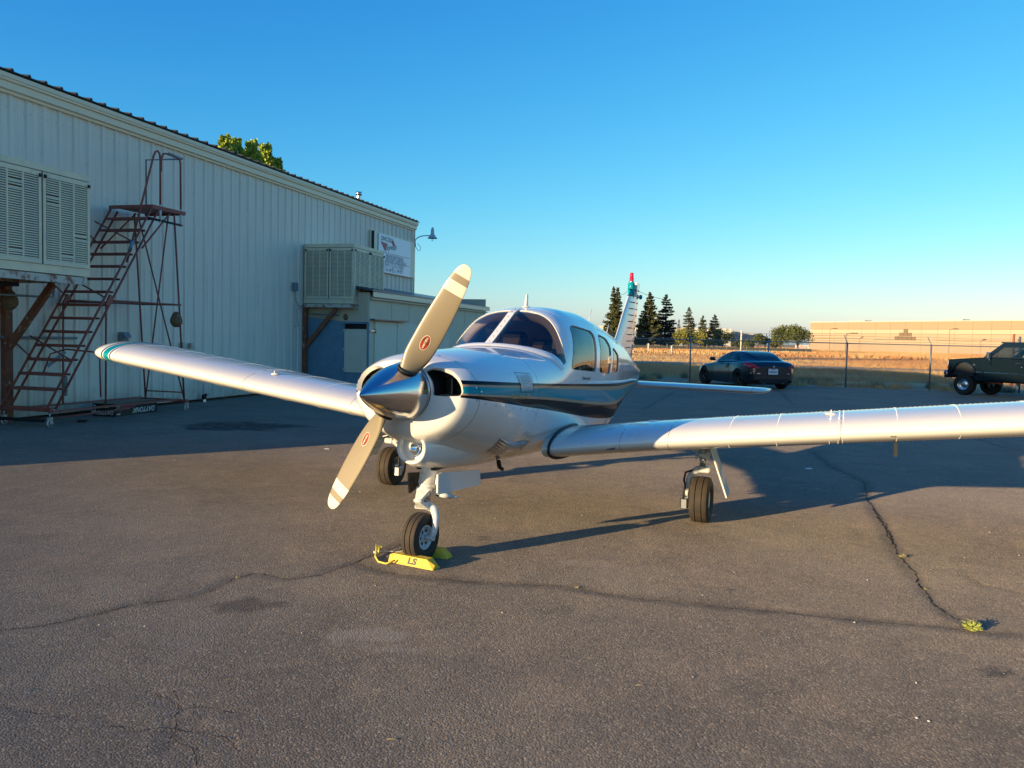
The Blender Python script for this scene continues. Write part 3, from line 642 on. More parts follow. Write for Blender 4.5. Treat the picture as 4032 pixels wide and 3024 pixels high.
# water tap by the wall
g0 = ground(803, 1582); tp = empty('garden_tap', (g0[0], g0[1], 0), HROT); tag(tp, 'white plastic standpipe with black tap by the foot of the hangar wall', 'tap')
MB().tube([(0, 0, .0), (0, 0, .50), (0, .02, .56), (0, .06, .575), (0, .18, .58)], .024, 10).build('pipe', white_pvc, tp); MB().tube([(0, .15, .58), (0, .34, .585)], .028, 8).box((0, .34, .585), (.03, .03, .09)).box((0, .23, .62), (.02, .10, .02)).build('valve', dark_m, tp)
MB().lathe([(.035, .05), (.05, .08), (.04, .14), (.03, .17)], 10).box((.03, .02, .15), (.05, .03, .06)).build('pipe_wrap', dark_m, tp); MB().lathe([(.05, -.01), (.045, .055)], 10).build('pipe_foot', steel, tp)
# ---- cardboard stock box
DX, DY = ground(454, 1642)[:2]; box_ = empty('cardboard_box', (DX, DY, 0), HROT + radians(4)); tag(box_, 'flat black and red printed cardboard box lying on the asphalt under the ladder', 'box')
card = mat('black_printed_card', (.014, .013, .014), .55); cardred = mat('red_print', (.30, .035, .05), .5); cardw = mat('white_print', (.62, .60, .55), .5); cardy = mat('yellow_print', (.45, .38, .10), .5); kraft = mat('kraft_card', (.22, .15, .09), .8)
BW, BL, BH = .46, 1.18, .225
b = MB(); b.box((-BW / 2, BL / 2, BH / 2), (BW, BL, BH)); b.build('carton', card, box_); b = MB(); b.box((-BW / 2, BL / 2, BH + .004), (BW + .01, BL + .01, .006)); b.build('top_flap', kraft, box_)
v, f = text_mesh('DAYTONA', .125, 0, .004, 'CENTER', .25); mk('carton_lettering', [(.004, .80 - x, .085 - y) for x, y, z in v], f, cardw, box_)
v, f = text_mesh('DAYTONA', .092, 0, .003, 'CENTER', .25); mk('carton_lettering', [(-.25 - x, -.004, .07 - y) for x, y, z in v], f, cardw, box_)
b = MB(); b.add([(.003, .10, .015), (.003, .17, .12), (.003, .30, .10), (.003, .62, .175), (.003, .78, .18), (.003, .60, .205), (.003, .34, .20), (.003, .22, .205), (.003, .12, .17)], [tuple(range(9))]); b.build('red_graphic', cardred, box_)
for (p, w, h, m_) in (((.0, .03, .185), .10, .016, cardw), ((.0, .03, .155), .08, .014, cardy), ((.0, .04, .04), .09, .02, cardw), ((0, 1.02, .19), .09, .03, cardy), ((0, .46, .05), .10, .035, cardy)):
    MB().box((.0025, p[1] + w / 2, p[2]), (.003, w, h)).build('printed_mark', m_, box_)
for (x, z, w, h, m_) in ((-.42, .19, .05, .02, cardw), (-.2, .16, .14, .012, cardy), (-.2, .185, .12, .012, cardw), (-.04, .19, .05, .02, cardy), (-.42, .13, .05, .012, cardw), (-.42, .10, .06, .012, cardw)):
    MB().box((x, -.0025, z), (w, .003, h)).build('printed_mark', m_, box_)
o = MB().box((0, 0, .02), (.14, .07, .035)).build('black_block', dark_m); g1 = ground(324, 1662); o.location = (g1[0], g1[1], 0); o.rotation_euler = (0, 0, .2); tag(o, 'small flat black block lying on the asphalt beside the printed box', 'block')

# ---- sign board
sg = hthing('sign_board', 27.62, .10, 3.585); tag(sg, 'white maintenance and flight school sign board high on the hangar end', 'sign')
SW, SH = 2.60, 1.215
sign_w = mat('sign_white', (.76, .80, .86), .4, coat=.3); sign_bl = mat('sign_blue_grey_print', (.25, .30, .38), .5); sign_gr = mat('sign_green_black_print', (.02, .04, .035), .5); sign_rd = mat('sign_red_print', (.50, .06, .10), .5)
MB().box((0, SW / 2, SH / 2), (.02, SW, SH)).build('panel', sign_w, sg)
MB().box((-.05, SW / 2 - .02, SH / 2 + .02), (.06, SW + .95, SH + .02)).build('backing_frame', trim_m, sg)
for y in (-.46, -.36): MB().tube([(-.0, y, SH + .02), (0, y, -.6)], .02, 6).build('black_cable', black_rub, sg)
def stext(s, size, y, z, m, bold=0, sh=0, wscale=1.0, name='sign_lettering', rot=0):
    v, f = text_mesh(s, size, 0, bold, 'LEFT', sh); c, s_ = cos(rot), sin(rot)
    mk(name, [(.0125, y + x * wscale * c - yy * s_, z + yy * c + x * wscale * s_) for x, yy, zz in v], f, m, sg)
stext('LINCOLN', .20, .16, 1.075, sign_gr, .004, 0, 1.12)
MB().add([(.012, .12, .97), (.012, .62, .95), (.012, .50, .66)], [(0, 1, 2)]).add([(.012, .98, 1.06), (.012, 1.12, 1.10), (.012, 1.32, .93), (.012, 1.05, .93)], [(0, 1, 2, 3)]).build('red_wedge', sign_rd, sg)
stext('Skyways', .26, .50, .80, sign_gr, .002, .35, 1.0, rot=.12)
for z in (.645, .36): MB().box((.012, SW / 2 + .1, z), (.004, SW - .35, .012)).build('sign_rule', sign_gr, sg)
stext('AIRCRAFT MAINTENANCE', .115, .55, .565, sign_bl, .003, 0, 1.05); stext('FLIGHT SCHOOL + RENTALS', .115, .52, .485, sign_bl, .003, 0, 1.0); stext('DISCOVERY + INTRO FLIGHTS', .115, .52, .405, sign_bl, .003, 0, 1.1)
stext('LEARN TO FLY HERE!', .165, .28, .275, sign_bl, .003, 0, 1.12); stext('916-645-3449', .26, .30, .12, sign_bl, .001, 0, 1.12)
# ---- corner lamp on its gooseneck
lm = hthing('wall_lamp', 30.62, .05, 4.85); tag(lm, 'barn style lamp on a curved arm at the hangar corner', 'wall lamp')
MB().tube([(0, .10, -.05), (.02, .12, .12), (.12, .16, .22), (.28, .22, .28), (.45, .28, .30), (.55, .31, .30)], .022, 8).build('arm', steel, lm)
ls_ = MB(); cx, cy, cz = .66, .35, .30
lm.scale = (.88, .88, .88); ls_.lathe([(0, .34), (.04, .335), (.045, .27), (.065, .25), (.07, .12), (.075, .06), (.10, .04), (.13, -.02), (.19, -.09), (.20, -.11), (.18, -.10), (.09, -.02)], 20, (cx, cy, cz)); ls_.build('lamp_shade', mat('lamp_grey_enamel', (.50, .50, .45), .4, coat=.3), lm)
MB().lathe([(0, -.22), (.022, -.215), (.035, -.18), (.035, -.10), (.02, -.05)], 12, (cx, cy, cz)).build('bulb', glass('bulb_glass', (.85, .88, .9)), lm)
MB().tube([(.02, .12, .0), (.03, .14, -.16), (.10, .22, -.30), (.17, .28, -.30), (.18, .27, -.16), (.10, .16, -.02)], .010, 6).build('cable_loop', black_rub, lm); MB().box((.02, .08, -.10), (.06, .06, .16)).build('junction_box', bx_, lm)

# ---- lean-to with blue plywood front under the far cooler
blue_ply = mat('blue_plywood', (.15, .28, .36), .65, noise=(6, .8, (.12, .22, .29)), dirt=(22, .60, .72, (.06, .11, .15)), bump=(30, .15, .004))
cream_door = mat('cream_door_paint', (.70, .64, .49), .55, noise=(2, .6, (.62, .57, .44)))
tan_wall = mat('tan_lean_to_wall', (.66, .56, .40), .6, noise=(2, .5, (.58, .49, .35)), dirt=(12, .62, .8, (.36, .30, .22)))
blue_roof = mat('blue_grey_roof', (.05, .085, .11), .5, coat=.2)
an = hthing('lean_to_building', 23.30, 0, 0); tag(an, 'low tan lean-to building with blue plywood end against the hangar', 'building')
AL, AD = 10.05, 1.90
b = MB(); b.box((AD - .04, AL / 2, 1.30), (.08, AL, 2.60)); b.box((AD / 2, AL - .04, 1.5), (AD, .08, 3.0)); b.build('wall', tan_wall, an)
v = [(-.0, -.05, 3.06), (AD + .12, -.05, 2.70), (AD + .12, AL + .1, 2.66), (0, AL + .1, 3.02)]; v2 = [(x, y, z + .05) for x, y, z in v]
MB().add(v + v2, [(0, 1, 2, 3), (7, 6, 5, 4), (0, 4, 5, 1), (1, 5, 6, 2), (2, 6, 7, 3), (3, 7, 4, 0)]).build('roof', blue_roof, an)
MB().box((AD + .13, AL / 2, 2.62), (.02, AL + .14, .13)).build('fascia', trim_m, an)
MB().box((AD + .05, AL / 2, 2.51), (.06, AL, .05)).build('soffit_board', tan_wall, an)
MB().add([(.02, -.02, .0), (1.16, -.02, 0), (1.16, -.02, 1.885), (.02, -.02, 2.0), (.02, .03, .0), (1.16, .03, 0), (1.16, .03, 1.885), (.02, .03, 2.0)], [(0, 1, 2, 3), (4, 7, 6, 5), (0, 4, 5, 1), (1, 5, 6, 2), (2, 6, 7, 3), (3, 7, 4, 0)]).build('plywood_panel', blue_ply, an)
MB().box((1.52, .01, .30), (.70, .05, .60)).build('plywood_panel', blue_ply, an)
MB().box((1.52, -.02, 1.12), (.66, .04, 1.15)).build('door_leaf', cream_door, an)
MB().box((1.52, .10, 1.775), (.62, .02, .14)).build('dark_opening', dark_m, an)
b = MB(); b.box((1.52, -.02, 1.865), (.74, .05, .05)); b.box((1.175, -.02, .95), (.035, .05, 1.87)); b.box((1.875, -.02, .95), (.04, .05, 1.87)); b.build('door_frame', blue_ply, an)
for z in (.62, 1.15, 1.66): MB().box((1.19, -.05, z), (.05, .02, .06)).build('hinge', steel, an)
MB().box((.93, .12, 2.25), (1.85, .02, .85)).build('end_wall', tan_wall, an); MB().box((0.0, -.04, 1.05), (.03, .03, 2.1)).build('corner_batten', white_pvc, an)
b = MB(); b.box((AD + .07, 1.15, 1.96), (.16, 2.25, .035)); b.build('door_canopy', blue_roof, an)
for k, (y0, w) in enumerate(((.28, 1.45), (1.76, 1.45), (4.4, 1.6))): MB().box((AD + .012, y0 + w / 2, .98), (.03, w - .02, 1.84)).build('door_leaf', cream_door, an)
for z in (.66, 1.66):
    b = MB(); b.box((AD + .035, .16, z), (.015, .32, .03)); b.lathe([(0, -.06), (.02, -.06), (.02, .06), (0, .06)], 8, (AD + .05, .29, z)); b.build('strap_hinge', steel, an)
b = MB(); b.box((AD + .04, 1.72, .86), (.03, .22, .05)); b.build('door_bolt', steel, an)
for k in range(1, 8): MB().box((AD + .004, .15 + k * 1.25, 2.25), (.012, .02, .6)).build('wall_joint', tan_wall, an)
# blue covered object by the lean-to wall
bp_ = empty('blue_trailer_box', wl(27.4, 2.6, 0), HROT); tag(bp_, 'small dark blue box seen just right of the lean-to doors', 'box')
MB().box((0, 0, .95), (.5, .9, .35), 0, None, .04).build('body', mat('dark_blue_box', (.02, .06, .12), .5), bp_); MB().box((0, 0, .40), (.4, .8, .75)).build('stand', dark_m, bp_); MB().box((0, 0, 1.14), (.54, .96, .03)).build('lid', dark_m, bp_)
# ================================================================== THE AEROPLANE
# local frame: x = towards its left side, y = aft from the spinner tip, z = up from the ground
PLX, PLY, PLYAW = -0.912, 4.932, 0.3833
plane = empty('light_airplane', (PLX, PLY, 0), -PLYAW)
tag(plane, 'white low wing propeller airplane with teal, bronze and black side stripes parked on the asphalt', 'airplane')

def pchip(xk, yk):
    xk = np.array(xk, float); yk = np.array(yk, float); h = np.diff(xk); d = np.diff(yk) / h
    m = np.zeros(len(xk)); m[0] = d[0]; m[-1] = d[-1]
    for i in range(1, len(xk) - 1):
        if d[i - 1] * d[i] <= 0: m[i] = 0
        else:
            w1 = 2 * h[i] + h[i - 1]; w2 = h[i] + 2 * h[i - 1]; m[i] = (w1 + w2) / (w1 / d[i - 1] + w2 / d[i])
    def f(x):
        x = np.asarray(x, float); i = np.clip(np.searchsorted(xk, x) - 1, 0, len(h) - 1)
        t = (x - xk[i]) / h[i]; 
        y = (yk[i] * (1 + 2 * t) * (1 - t) ** 2 + m[i] * h[i] * t * (1 - t) ** 2 + yk[i + 1] * t * t * (3 - 2 * t) + m[i + 1] * h[i] * t * t * (t - 1))
        y = np.where(x < xk[0], yk[0] + m[0] * (x - xk[0]), y); y = np.where(x > xk[-1], yk[-1] + m[-1] * (x - xk[-1]), y)
        return y
    return f
FT = [  # s, a, halfwidth, deck top, bottom, height of widest, n top, n bottom
 (0.00, .548, .194, 1.389, 1.001, 1.195, 2.0, 2.0), (.05, .560, .250, 1.397, .960, 1.195, 2.0, 2.0),
 (.12, .574, .330, 1.402, .920, 1.190, 2.0, 2.0), (.18, .592, .385, 1.407, .890, 1.185, 2.05, 2.0),
 (.22, .615, .412, 1.413, .872, 1.180, 2.1, 2.0), (.27, .655, .438, 1.424, .852, 1.175, 2.12, 2.0),
 (.34, .720, .468, 1.438, .828, 1.170, 2.15, 2.0), (.44, .820, .497, 1.450, .795, 1.165, 2.2, 2.05),
 (.62, 1.00, .530, 1.460, .742, 1.160, 2.25, 2.3), (.92, 1.30, .552, 1.472, .668, 1.155, 2.3, 2.8),
 (1.22, 1.60, .562, 1.481, .605, 1.150, 2.35, 2.3), (1.52, 1.90, .567, 1.488, .575, 1.150, 2.5, 2.4),
 (1.82, 2.20, .568, 1.489, .560, 1.150, 2.7, 2.45), (2.12, 2.50, .568, 1.49, .550, 1.150, 2.8, 2.5), (2.92, 3.30, .560, 1.40, .532, 1.150, 2.7, 2.5),
 (3.62, 4.00, .515, 1.35, .565, 1.155, 2.45, 3.2), (4.42, 4.80, .405, 1.25, .655, 1.165, 2.25, 2.7),
 (5.22, 5.60, .285, 1.22, .755, 1.175, 2.2, 2.1), (6.02, 6.40, .160, 1.19, .865, 1.165, 2.1, 2.0),
 (6.52, 6.90, .080, 1.15, .955, 1.130, 2.0, 2.0), (6.72, 7.10, .030, 1.13, 1.03, 1.100, 2.0, 2.0)]
_c = list(zip(*FT)); fa, fw, fdk, fzb, fzm, fnt, fnb = [pchip(_c[0], _c[i]) for i in range(1, 8)]
fcan = pchip([1.2, 1.5, 1.87, 2.1, 2.30, 2.42, 2.56, 2.9, 3.3, 3.8, 4.3, 4.8, 5.37, 5.9, 6.5, 7.1],
             [1.12, 1.27, 1.487, 1.612, 1.722, 1.785, 1.818, 1.848, 1.842, 1.80, 1.745, 1.68, 1.59, 1.475, 1.30, 1.165])
def s_of_a(a):
    lo, hi = np.zeros_like(np.asarray(a, float)), np.full_like(np.asarray(a, float), 6.72)
    for _ in range(40):
        m = (lo + hi) / 2; c = fa(m) < a; lo = np.where(c, m, lo); hi = np.where(c, hi, m)
    return (lo + hi) / 2
def FP(s, th):
    """fuselage surface"""
    s = np.asarray(s, float); th = np.asarray(th, float); a = fa(s); w = fw(s); c, sn = np.cos(th), np.sin(th)
    up = sn >= 0; n = np.where(up, fnt(s), fnb(s)); q = np.abs(c) ** (2 / n)
    shift = .33 * q ** 2 * np.clip((2.62 - a) / .70, 0, 1)
    dk = fdk(s); cn = fcan(a - shift); k = .018
    zt = (dk + cn + np.sqrt((dk - cn) ** 2 + k * k)) / 2
    zt = np.where(a < 1.2, dk, zt)
    zm = fzm(s); h = np.where(up, zt - zm, zm - fzb(s))
    return np.stack([w * np.sign(c) * q, a, zm + np.sign(sn) * h * np.abs(sn) ** (2 / n)], -1)
def FN(s, th):
    e1, e2 = 2e-3, 4e-3
    d1 = FP(np.clip(np.asarray(s) + e1, 0.0005, 6.8), th) - FP(np.clip(np.asarray(s) - e1, 0.0005, 6.8), th); d2 = FP(s, np.asarray(th) + e2) - FP(s, np.asarray(th) - e2)
    n = np.cross(d2, d1); L = np.linalg.norm(n, axis=-1, keepdims=True)
    return -n / np.maximum(L, 1e-12) * -1
def refc(p):
    p = np.asarray(p); a = p[..., 1]; off = np.interp(a, [.5, .9, 1.6, 2.2, 2.8, 3.4], [.5, .3, .2, .3, .1, -.1]); return np.stack([0 * a, a + off, 1.17 + 0 * a], -1)
def th_at(a, u, side=1):
    s = float(s_of_a(a)); lo, hi = (0.0, pi / 2) if u >= float(fzm(s)) else (-pi / 2, 0.0)
    for _ in range(36):
        m = (lo + hi) / 2
        if FP(s, m)[2] < u: lo = m
        else: hi = m
    t = (lo + hi) / 2
    return (s, t if side > 0 else pi - t)
def front_at(l, u):
    def th_for(s):
        w = fw(s); zm = fzm(s); n = float(fnt(s) if u >= zm else fnb(s)); h = float(FP(s, pi / 2)[2] - zm) if u >= zm else float(zm - fzb(s))
        x = (abs(l) / w) ** n; z = (abs(u - zm) / h) ** n; return x + z, x, z
    lo, hi = 0.0, .6
    for _ in range(36):
        m = (lo + hi) / 2
        if th_for(m)[0] > 1: lo = m
        else: hi = m
    s = (lo + hi) / 2; _, x, z = th_for(s); t = atan2(sqrt(z), sqrt(x))
    if u < fzm(s): t = -t
    return (s, t if l > 0 else pi - t)
def q_th(a, q, side):
    s = float(s_of_a(a)); n = float(fnt(s)); t = math.acos(min(1, q) ** (n / 2)); return (s, t if side > 0 else pi - t)
def resample(poly, step, closed=True):
    out = []; m = len(poly)
    for i in range(m if closed else m - 1):
        p, q = np.array(poly[i]), np.array(poly[(i + 1) % m]); k = max(1, int(np.ceil(np.linalg.norm(q - p) / step)))
        for j in range(k): out.append(tuple(p + (q - p) * j / k))
    if not closed: out.append(tuple(poly[-1]))
    return out
def rounded(poly, r, n=5):
    out = []; m = len(poly)
    for i in range(m):
        p0, p, p1 = map(np.array, (poly[i - 1], poly[i], poly[(i + 1) % m])); d0 = p0 - p; d1 = p1 - p
        L0, L1 = np.linalg.norm(d0), np.linalg.norm(d1); rr = min(r, .45 * L0, .45 * L1)
        A, B = p + d0 / L0 * rr, p + d1 / L1 * rr
        for j in range(n + 1):
            t = j / n; out.append(tuple((1 - t) ** 2 * A + 2 * t * (1 - t) * p + t * t * B))
    return out
WIN = {'front': [(2.37, 1.312), (2.612, 1.662), (2.70, 1.683), (3.205, 1.640), (3.245, 1.60), (3.085, 1.268)],
       'rear': [(3.22, 1.262), (3.395, 1.585), (3.45, 1.612), (3.80, 1.575), (3.885, 1.50), (3.63, 1.232)],
       'quarter': [(3.765, 1.245), (3.985, 1.47), (4.06, 1.485), (4.30, 1.41), (4.10, 1.235)]}
side_loops = {(k, sd): [th_at(a, u, sd) for a, u in resample(rounded(p, .05), .04)] for k, p in WIN.items() for sd in (1, -1)}
def ws_loop(sd, shrink=0.0, base=.035):
    qs = np.linspace(.042, .955, 26)
    A = [q_th(1.87 + .33 * q * q + base, q, sd) for q in qs]
    B = [q_th(2.47 - .22 * q ** 3 - shrink, q, sd) for q in qs[::-1]]
    return A + B
ws = {sd: ws_loop(sd) for sd in (1, -1)}
INL = [(.206, 1.173), (.209, 1.21), (.200, 1.26), (.178, 1.30), (.150, 1.334), (.20, 1.352), (.26, 1.352), (.32, 1.333), (.365, 1.295), (.392, 1.25), (.402, 1.20), (.388, 1.176), (.30, 1.171)]
inl = {sd: [front_at(l * sd, u) for l, u in resample(rounded(INL, .02, 3), .03)] for sd in (1, -1)}
KB = [.62, 1.58, 4.3, 6.5]
BND = [pchip(KB, v) for v in ([1.278, 1.225, 1.112, 1.05], [1.252, 1.207, 1.085, 1.03], [1.238, 1.188, 1.045, 1.0],
                              [1.192, 1.124, .935, .93], [1.180, 1.106, .905, .92], [1.163, 1.036, .765, .90])]
VS = .5                                                           # metres per radian in the flat domain
def pip(px, py, loop):
    L = np.array(loop); x0, y0 = L[:, 0], L[:, 1]; x1, y1 = np.roll(x0, -1), np.roll(y0, -1)
    r = np.zeros(px.shape, bool)
    for a0, b0, a1, b1 in zip(x0, y0, x1, y1):
        if b0 == b1: continue
        c = ((b0 > py) != (b1 > py)) & (px < (a1 - a0) * (py - b0) / (b1 - b0) + a0); r ^= c
    return r
def cdt(s_list, nth, loops, lines):
    """triangulate the (s, theta) sheet with loops and lines as edges"""
    pts = []; edges = []
    t0, t1 = -pi / 2, 3 * pi / 2
    ths = np.linspace(t0, t1, nth + 1)
    S, T = np.meshgrid(s_list, ths, indexing='ij'); keep = np.ones(S.shape, bool)
    cons = np.array([p for L in loops + lines for p in L])
    # drop grid points that nearly coincide with a constraint point
    for (cs, ct) in cons:
        d = (np.abs(S - cs) < .012) & (np.abs(T - ct) * VS < .012); keep &= ~d
    keep[0, :] = keep[-1, :] = True; keep[:, 0] = keep[:, -1] = True
    G = [(float(a), float(b) * VS) for a, b in zip(S[keep], T[keep])]; pts += G
    for L in loops:
        o = len(pts); pts += [(p[0], p[1] * VS) for p in L]; edges += [(o + i, o + (i + 1) % len(L)) for i in range(len(L))]
    for L in lines:
        o = len(pts); pts += [(p[0], p[1] * VS) for p in L]; edges += [(o + i, o + i + 1) for i in range(len(L) - 1)]
    r = delaunay_2d_cdt([Vector(p) for p in pts], edges, [], 0, 1e-6)
    V = np.array([tuple(v) for v in r[0]]); F = np.array([tuple(f) for f in r[2] if len(f) == 3])
    return V[:, 0], V[:, 1] / VS, F
s_list = np.unique(np.concatenate([np.linspace(0, .05, 3), np.linspace(.05, .5, 15), np.linspace(.5, 4.2, 75), np.linspace(4.2, 6.72, 30)]))
lines = []
a_line = np.concatenate([np.linspace(.594, .72, 6), np.linspace(.76, 1.58, 14), np.linspace(1.65, 6.6, 60)])
for b in BND:
    for sd in (1, -1): lines.append([th_at(a, float(b(a)), sd) for a in a_line])
split = pchip([.72, 1.6], [1.140, 1.020])
for sd in (1, -1): lines.append([th_at(a, float(split(a)), sd) for a in np.linspace(.72, 1.585, 16)])
for a in (.7185, .7215, 1.5855, 1.5885):
    s = float(s_of_a(a)); lines.append([(s, t) for t in np.linspace(-pi / 2, 3 * pi / 2, 97)])
wlin = {sd: ws_loop(sd, .0, .0) for sd in (1, -1)}
loops = list(side_loops.values()) + list(ws.values()) + list(inl.values())
for L in wlin.values(): lines.append(L + [L[0]])
Sv, Tv, F = cdt(s_list, 96, loops, lines)
P3 = FP(Sv, Tv); N3 = FN(Sv, Tv)
cs, ct = Sv[F].mean(1), Tv[F].mean(1); C3 = FP(cs, ct); ca, cu, cl = C3[:, 1], C3[:, 2], C3[:, 0]
# outward winding
fn = np.cross(P3[F[:, 1]] - P3[F[:, 0]], P3[F[:, 2]] - P3[F[:, 0]]); ctr = refc(C3)
flip = np.einsum('ij,ij->i', fn, C3 - ctr) < 0; F[flip] = F[flip][:, ::-1]
sgn = np.einsum('ij,ij->i', N3, P3 - refc(P3)) < 0; N3[sgn] *= -1
hole = np.zeros(len(F), bool)
for L in loops: hole |= pip(cs, ct, L)
gap = ((ca > .7185) & (ca < .7215)) | ((ca > 1.5855) & (ca < 1.5885))
bi = [b(ca) for b in BND]
mi = np.zeros(len(F), int)
on = ca > .594
mi[on & (cu < bi[0]) & (cu > bi[1])] = 1; mi[on & (cu < bi[1]) & (cu > bi[2])] = 2
mi[on & (cu < bi[2]) & (cu > bi[3])] = 3; mi[on & (cu < bi[3]) & (cu > bi[4])] = 2; mi[on & (cu < bi[4]) & (cu > bi[5])] = 1
PM = [white_p, navy_p, tan_p, teal_p]
def sub(name, mask, mats=PM, off=0.0, parent=None, idx=None):
    f = F[mask]; used = np.unique(f); re = -np.ones(len(Sv), int); re[used] = np.arange(len(used))
    v = P3[used] - N3[used] * off
    return mk(name, v, re[f], mats, parent or plane, mi=list((mi if idx is None else idx)[mask]), sm=True, normals=N3[used])
ok = ~hole & ~gap
fus = sub('fuselage', ok & (ca > 1.5885))
cu_up = cu > split(ca)
sub('upper_cowling', ok & (ca > .7215) & (ca < 1.5855) & cu_up)
sub('lower_cowling', ok & (ca > .7215) & (ca < 1.5855) & ~cu_up)
nose = sub('nose_bowl', ok & (ca < .7185))
zero = np.zeros(len(F), int)
for sd in (1, -1):
    g = sub('windshield', pip(cs, ct, ws[sd]), [canopy], .006, idx=zero)
    g['label'] = 'left windshield pane' if sd > 0 else 'right windshield pane'
for (k, sd), L in side_loops.items(): sub('side_window', pip(cs, ct, L), [canopy], .008, idx=zero)
# rims of every opening
def rim(name, L, d, m, parent, e=0.0):
    A = np.array(L); p = FP(A[:, 0], A[:, 1]); n = FN(A[:, 0], A[:, 1])
    c = refc(p); n[np.einsum('ij,ij->i', n, p - c) < 0] *= -1
    k = len(A); v = list(p + n * e) + list(p - n * d); f = [(i, (i + 1) % k, k + (i + 1) % k, k + i) for i in range(k)]
    return mk(name, v, f, m, parent)
for L in list(side_loops.values()): rim('window_rim', L, .03, liner_m, fus); 
for sd in (1, -1): rim('windshield_rim', ws[sd], .02, white_p, fus)
def seal(name, L, r, m, parent, off=.002):
    A = np.array(L); p = FP(A[:, 0], A[:, 1]); n = FN(A[:, 0], A[:, 1]); c = refc(p); n[np.einsum('ij,ij->i', n, p - c) < 0] *= -1
    return MB().tube([tuple(q) for q in p + n * off], r, 5, closed=True).build(name, m, parent)
for L in side_loops.values(): seal('window_seal', L, .0013, black_rub, fus)
for sd in (1, -1):
    rim('inlet_lip', inl[sd], .03, white_p, nose)
# liner of the cabin
def in_liner(loopset):
    h = np.zeros(len(F), bool)
    for L in loopset: h |= pip(cs, ct, L)
    return h
lin_h = in_liner(list(side_loops.values()) + list(wlin.values()))
qn = np.abs(cl) / fw(cs)
lin = (~lin_h) & (ca > 1.93) & (ca < 4.45) & ((ca > 1.87 + .33 * qn ** 2 + .03) | (cu < 1.25))
sub('cabin_liner', lin & ~((ca < 2.5) & (qn < .045) & (cu > 1.3)), [liner_m], .028, idx=zero)
bk = MB(); ring = FP(np.full(40, float(s_of_a(4.4))), np.linspace(0, 2 * pi, 40, endpoint=False)) * np.array([.93, 1, 1]); 
bk.add([tuple(p) for p in ring], [tuple(range(40))]); bk.build('cabin_bulkhead', liner_m, plane)
# centre strip of the windshield with its screws
cb = MB(); aa = np.linspace(1.885, 2.53, 14); tops = []
for a in aa:
    s = float(s_of_a(a)); z = float(FP(s, pi / 2)[2]); tops.append((a, z))
vs = []; fs = []
for a, z in tops: vs += [(-.03, a, z - .012), (-.03, a - .002, z + .008), (.03, a - .002, z + .008), (.03, a, z - .012)]
for i in range(len(tops) - 1):
    for k in range(3): fs.append((i * 4 + k, i * 4 + k + 1, i * 4 + 5 + k, i * 4 + 4 + k))
cb.add(vs, fs); strip = cb.build('windshield_centre_strip', white_p, plane)
sc_ = MB()
for i in range(8):
    a = 1.93 + i * .078; z = float(FP(float(s_of_a(a)), pi / 2)[2]); sc_.lathe([(0, .0125), (.0055, .0120), (.0055, .006)], 8, (0, a, z), mi=0)
sc_.build('screw', black_rub, strip)
# white strip along the foot of the windshield
bs = MB(); rows = []
for q in np.concatenate([np.linspace(-.965, -.03, 24), np.linspace(.03, .965, 24)]):
    a0 = 1.87 + .33 * q * q; row = []
    for da, h in ((-.035, .003), (-.012, .012), (.022, .014), (.044, .004)):
        s, t = q_th(a0 + da, abs(q), 1 if q > 0 else -1); p = FP(s, t); n = FN(s, t); n = n if n @ (p - refc(p)) > 0 else -n; row.append(tuple(p + n * h))
    rows.append(row)
vs = [p for r in rows for p in r]; fs = [(i * 4 + k, i * 4 + k + 1, i * 4 + 5 + k, i * 4 + 4 + k) for i in range(len(rows) - 1) for k in range(3)]
bs.add(vs, fs, 0, True); bs.build('windshield_base_strip', white_p, plane)
# rivets along the windshield arch and the roof
def rivets(pts_n, r, name, parent, m=None, h=None):
    rb = MB(); h = h or r * .45
    for p, n in pts_n:
        n = Vector(n).normalized(); x = n.orthogonal().normalized(); y = n.cross(x); p = Vector(p)
        vs = [p + (x * cos(k * pi / 3) + y * sin(k * pi / 3)) * r - n * .001 for k in range(6)] + [p + (x * cos(k * pi / 3) + y * sin(k * pi / 3)) * r * .6 + n * h for k in range(6)]
        rb.add(vs, [(k, (k + 1) % 6, 6 + (k + 1) % 6, 6 + k) for k in range(6)] + [tuple(range(6, 12))], 0, False)
    o = rb.build(name, m or white_p, parent); o['kind'] = 'stuff'; return o
def fpn(s, t):
    p = FP(s, t); n = FN(s, t); c = refc(p)
    return tuple(p), tuple(n if n @ (p - c) > 0 else -n)
R = []
for q in np.linspace(-.94, .94, 60): R.append(fpn(*q_th(2.47 - .22 * abs(q) ** 3 + .03, abs(q), 1 if q > 0 else -1)))
for a in (2.62, 3.3, 3.95):
    for q in np.linspace(-.72, .72, 46): R.append(fpn(*q_th(a, abs(q), 1 if q > 0 else -1)))
for sd in (1, -1):
    for a in np.arange(2.0, 6.2, .045): R.append(fpn(*th_at(a, float(BND[0](a)) + .012, sd)))
    for a in np.arange(1.65, 3.0, .05): R.append(fpn(*th_at(a, .93 - .05 * (a - 1.6), sd)))
    for a in np.arange(2.55, 4.9, .05): R.append(fpn(*q_th(a, .70, sd)))
for sd in (1, -1):
    for a in (1.66, 2.02, 4.45, 4.95, 5.45, 5.95):
        lo = float(fzb(s_of_a(a))) + .06; hi = float(BND[5](a)) - .01
        for u in np.arange(lo, hi, .035): R.append(fpn(*th_at(a, u, sd)))
    for a in (4.45, 4.95, 5.45):
        for u in np.arange(float(BND[0](a)) + .02, float(FP(float(s_of_a(a)), pi / 2)[2]) - .03, .035): R.append(fpn(*th_at(a, u, sd)))
    for a in np.arange(2.3, 6.2, .05): R.append(fpn(*th_at(a, float(BND[5](a)) - .018, sd)))
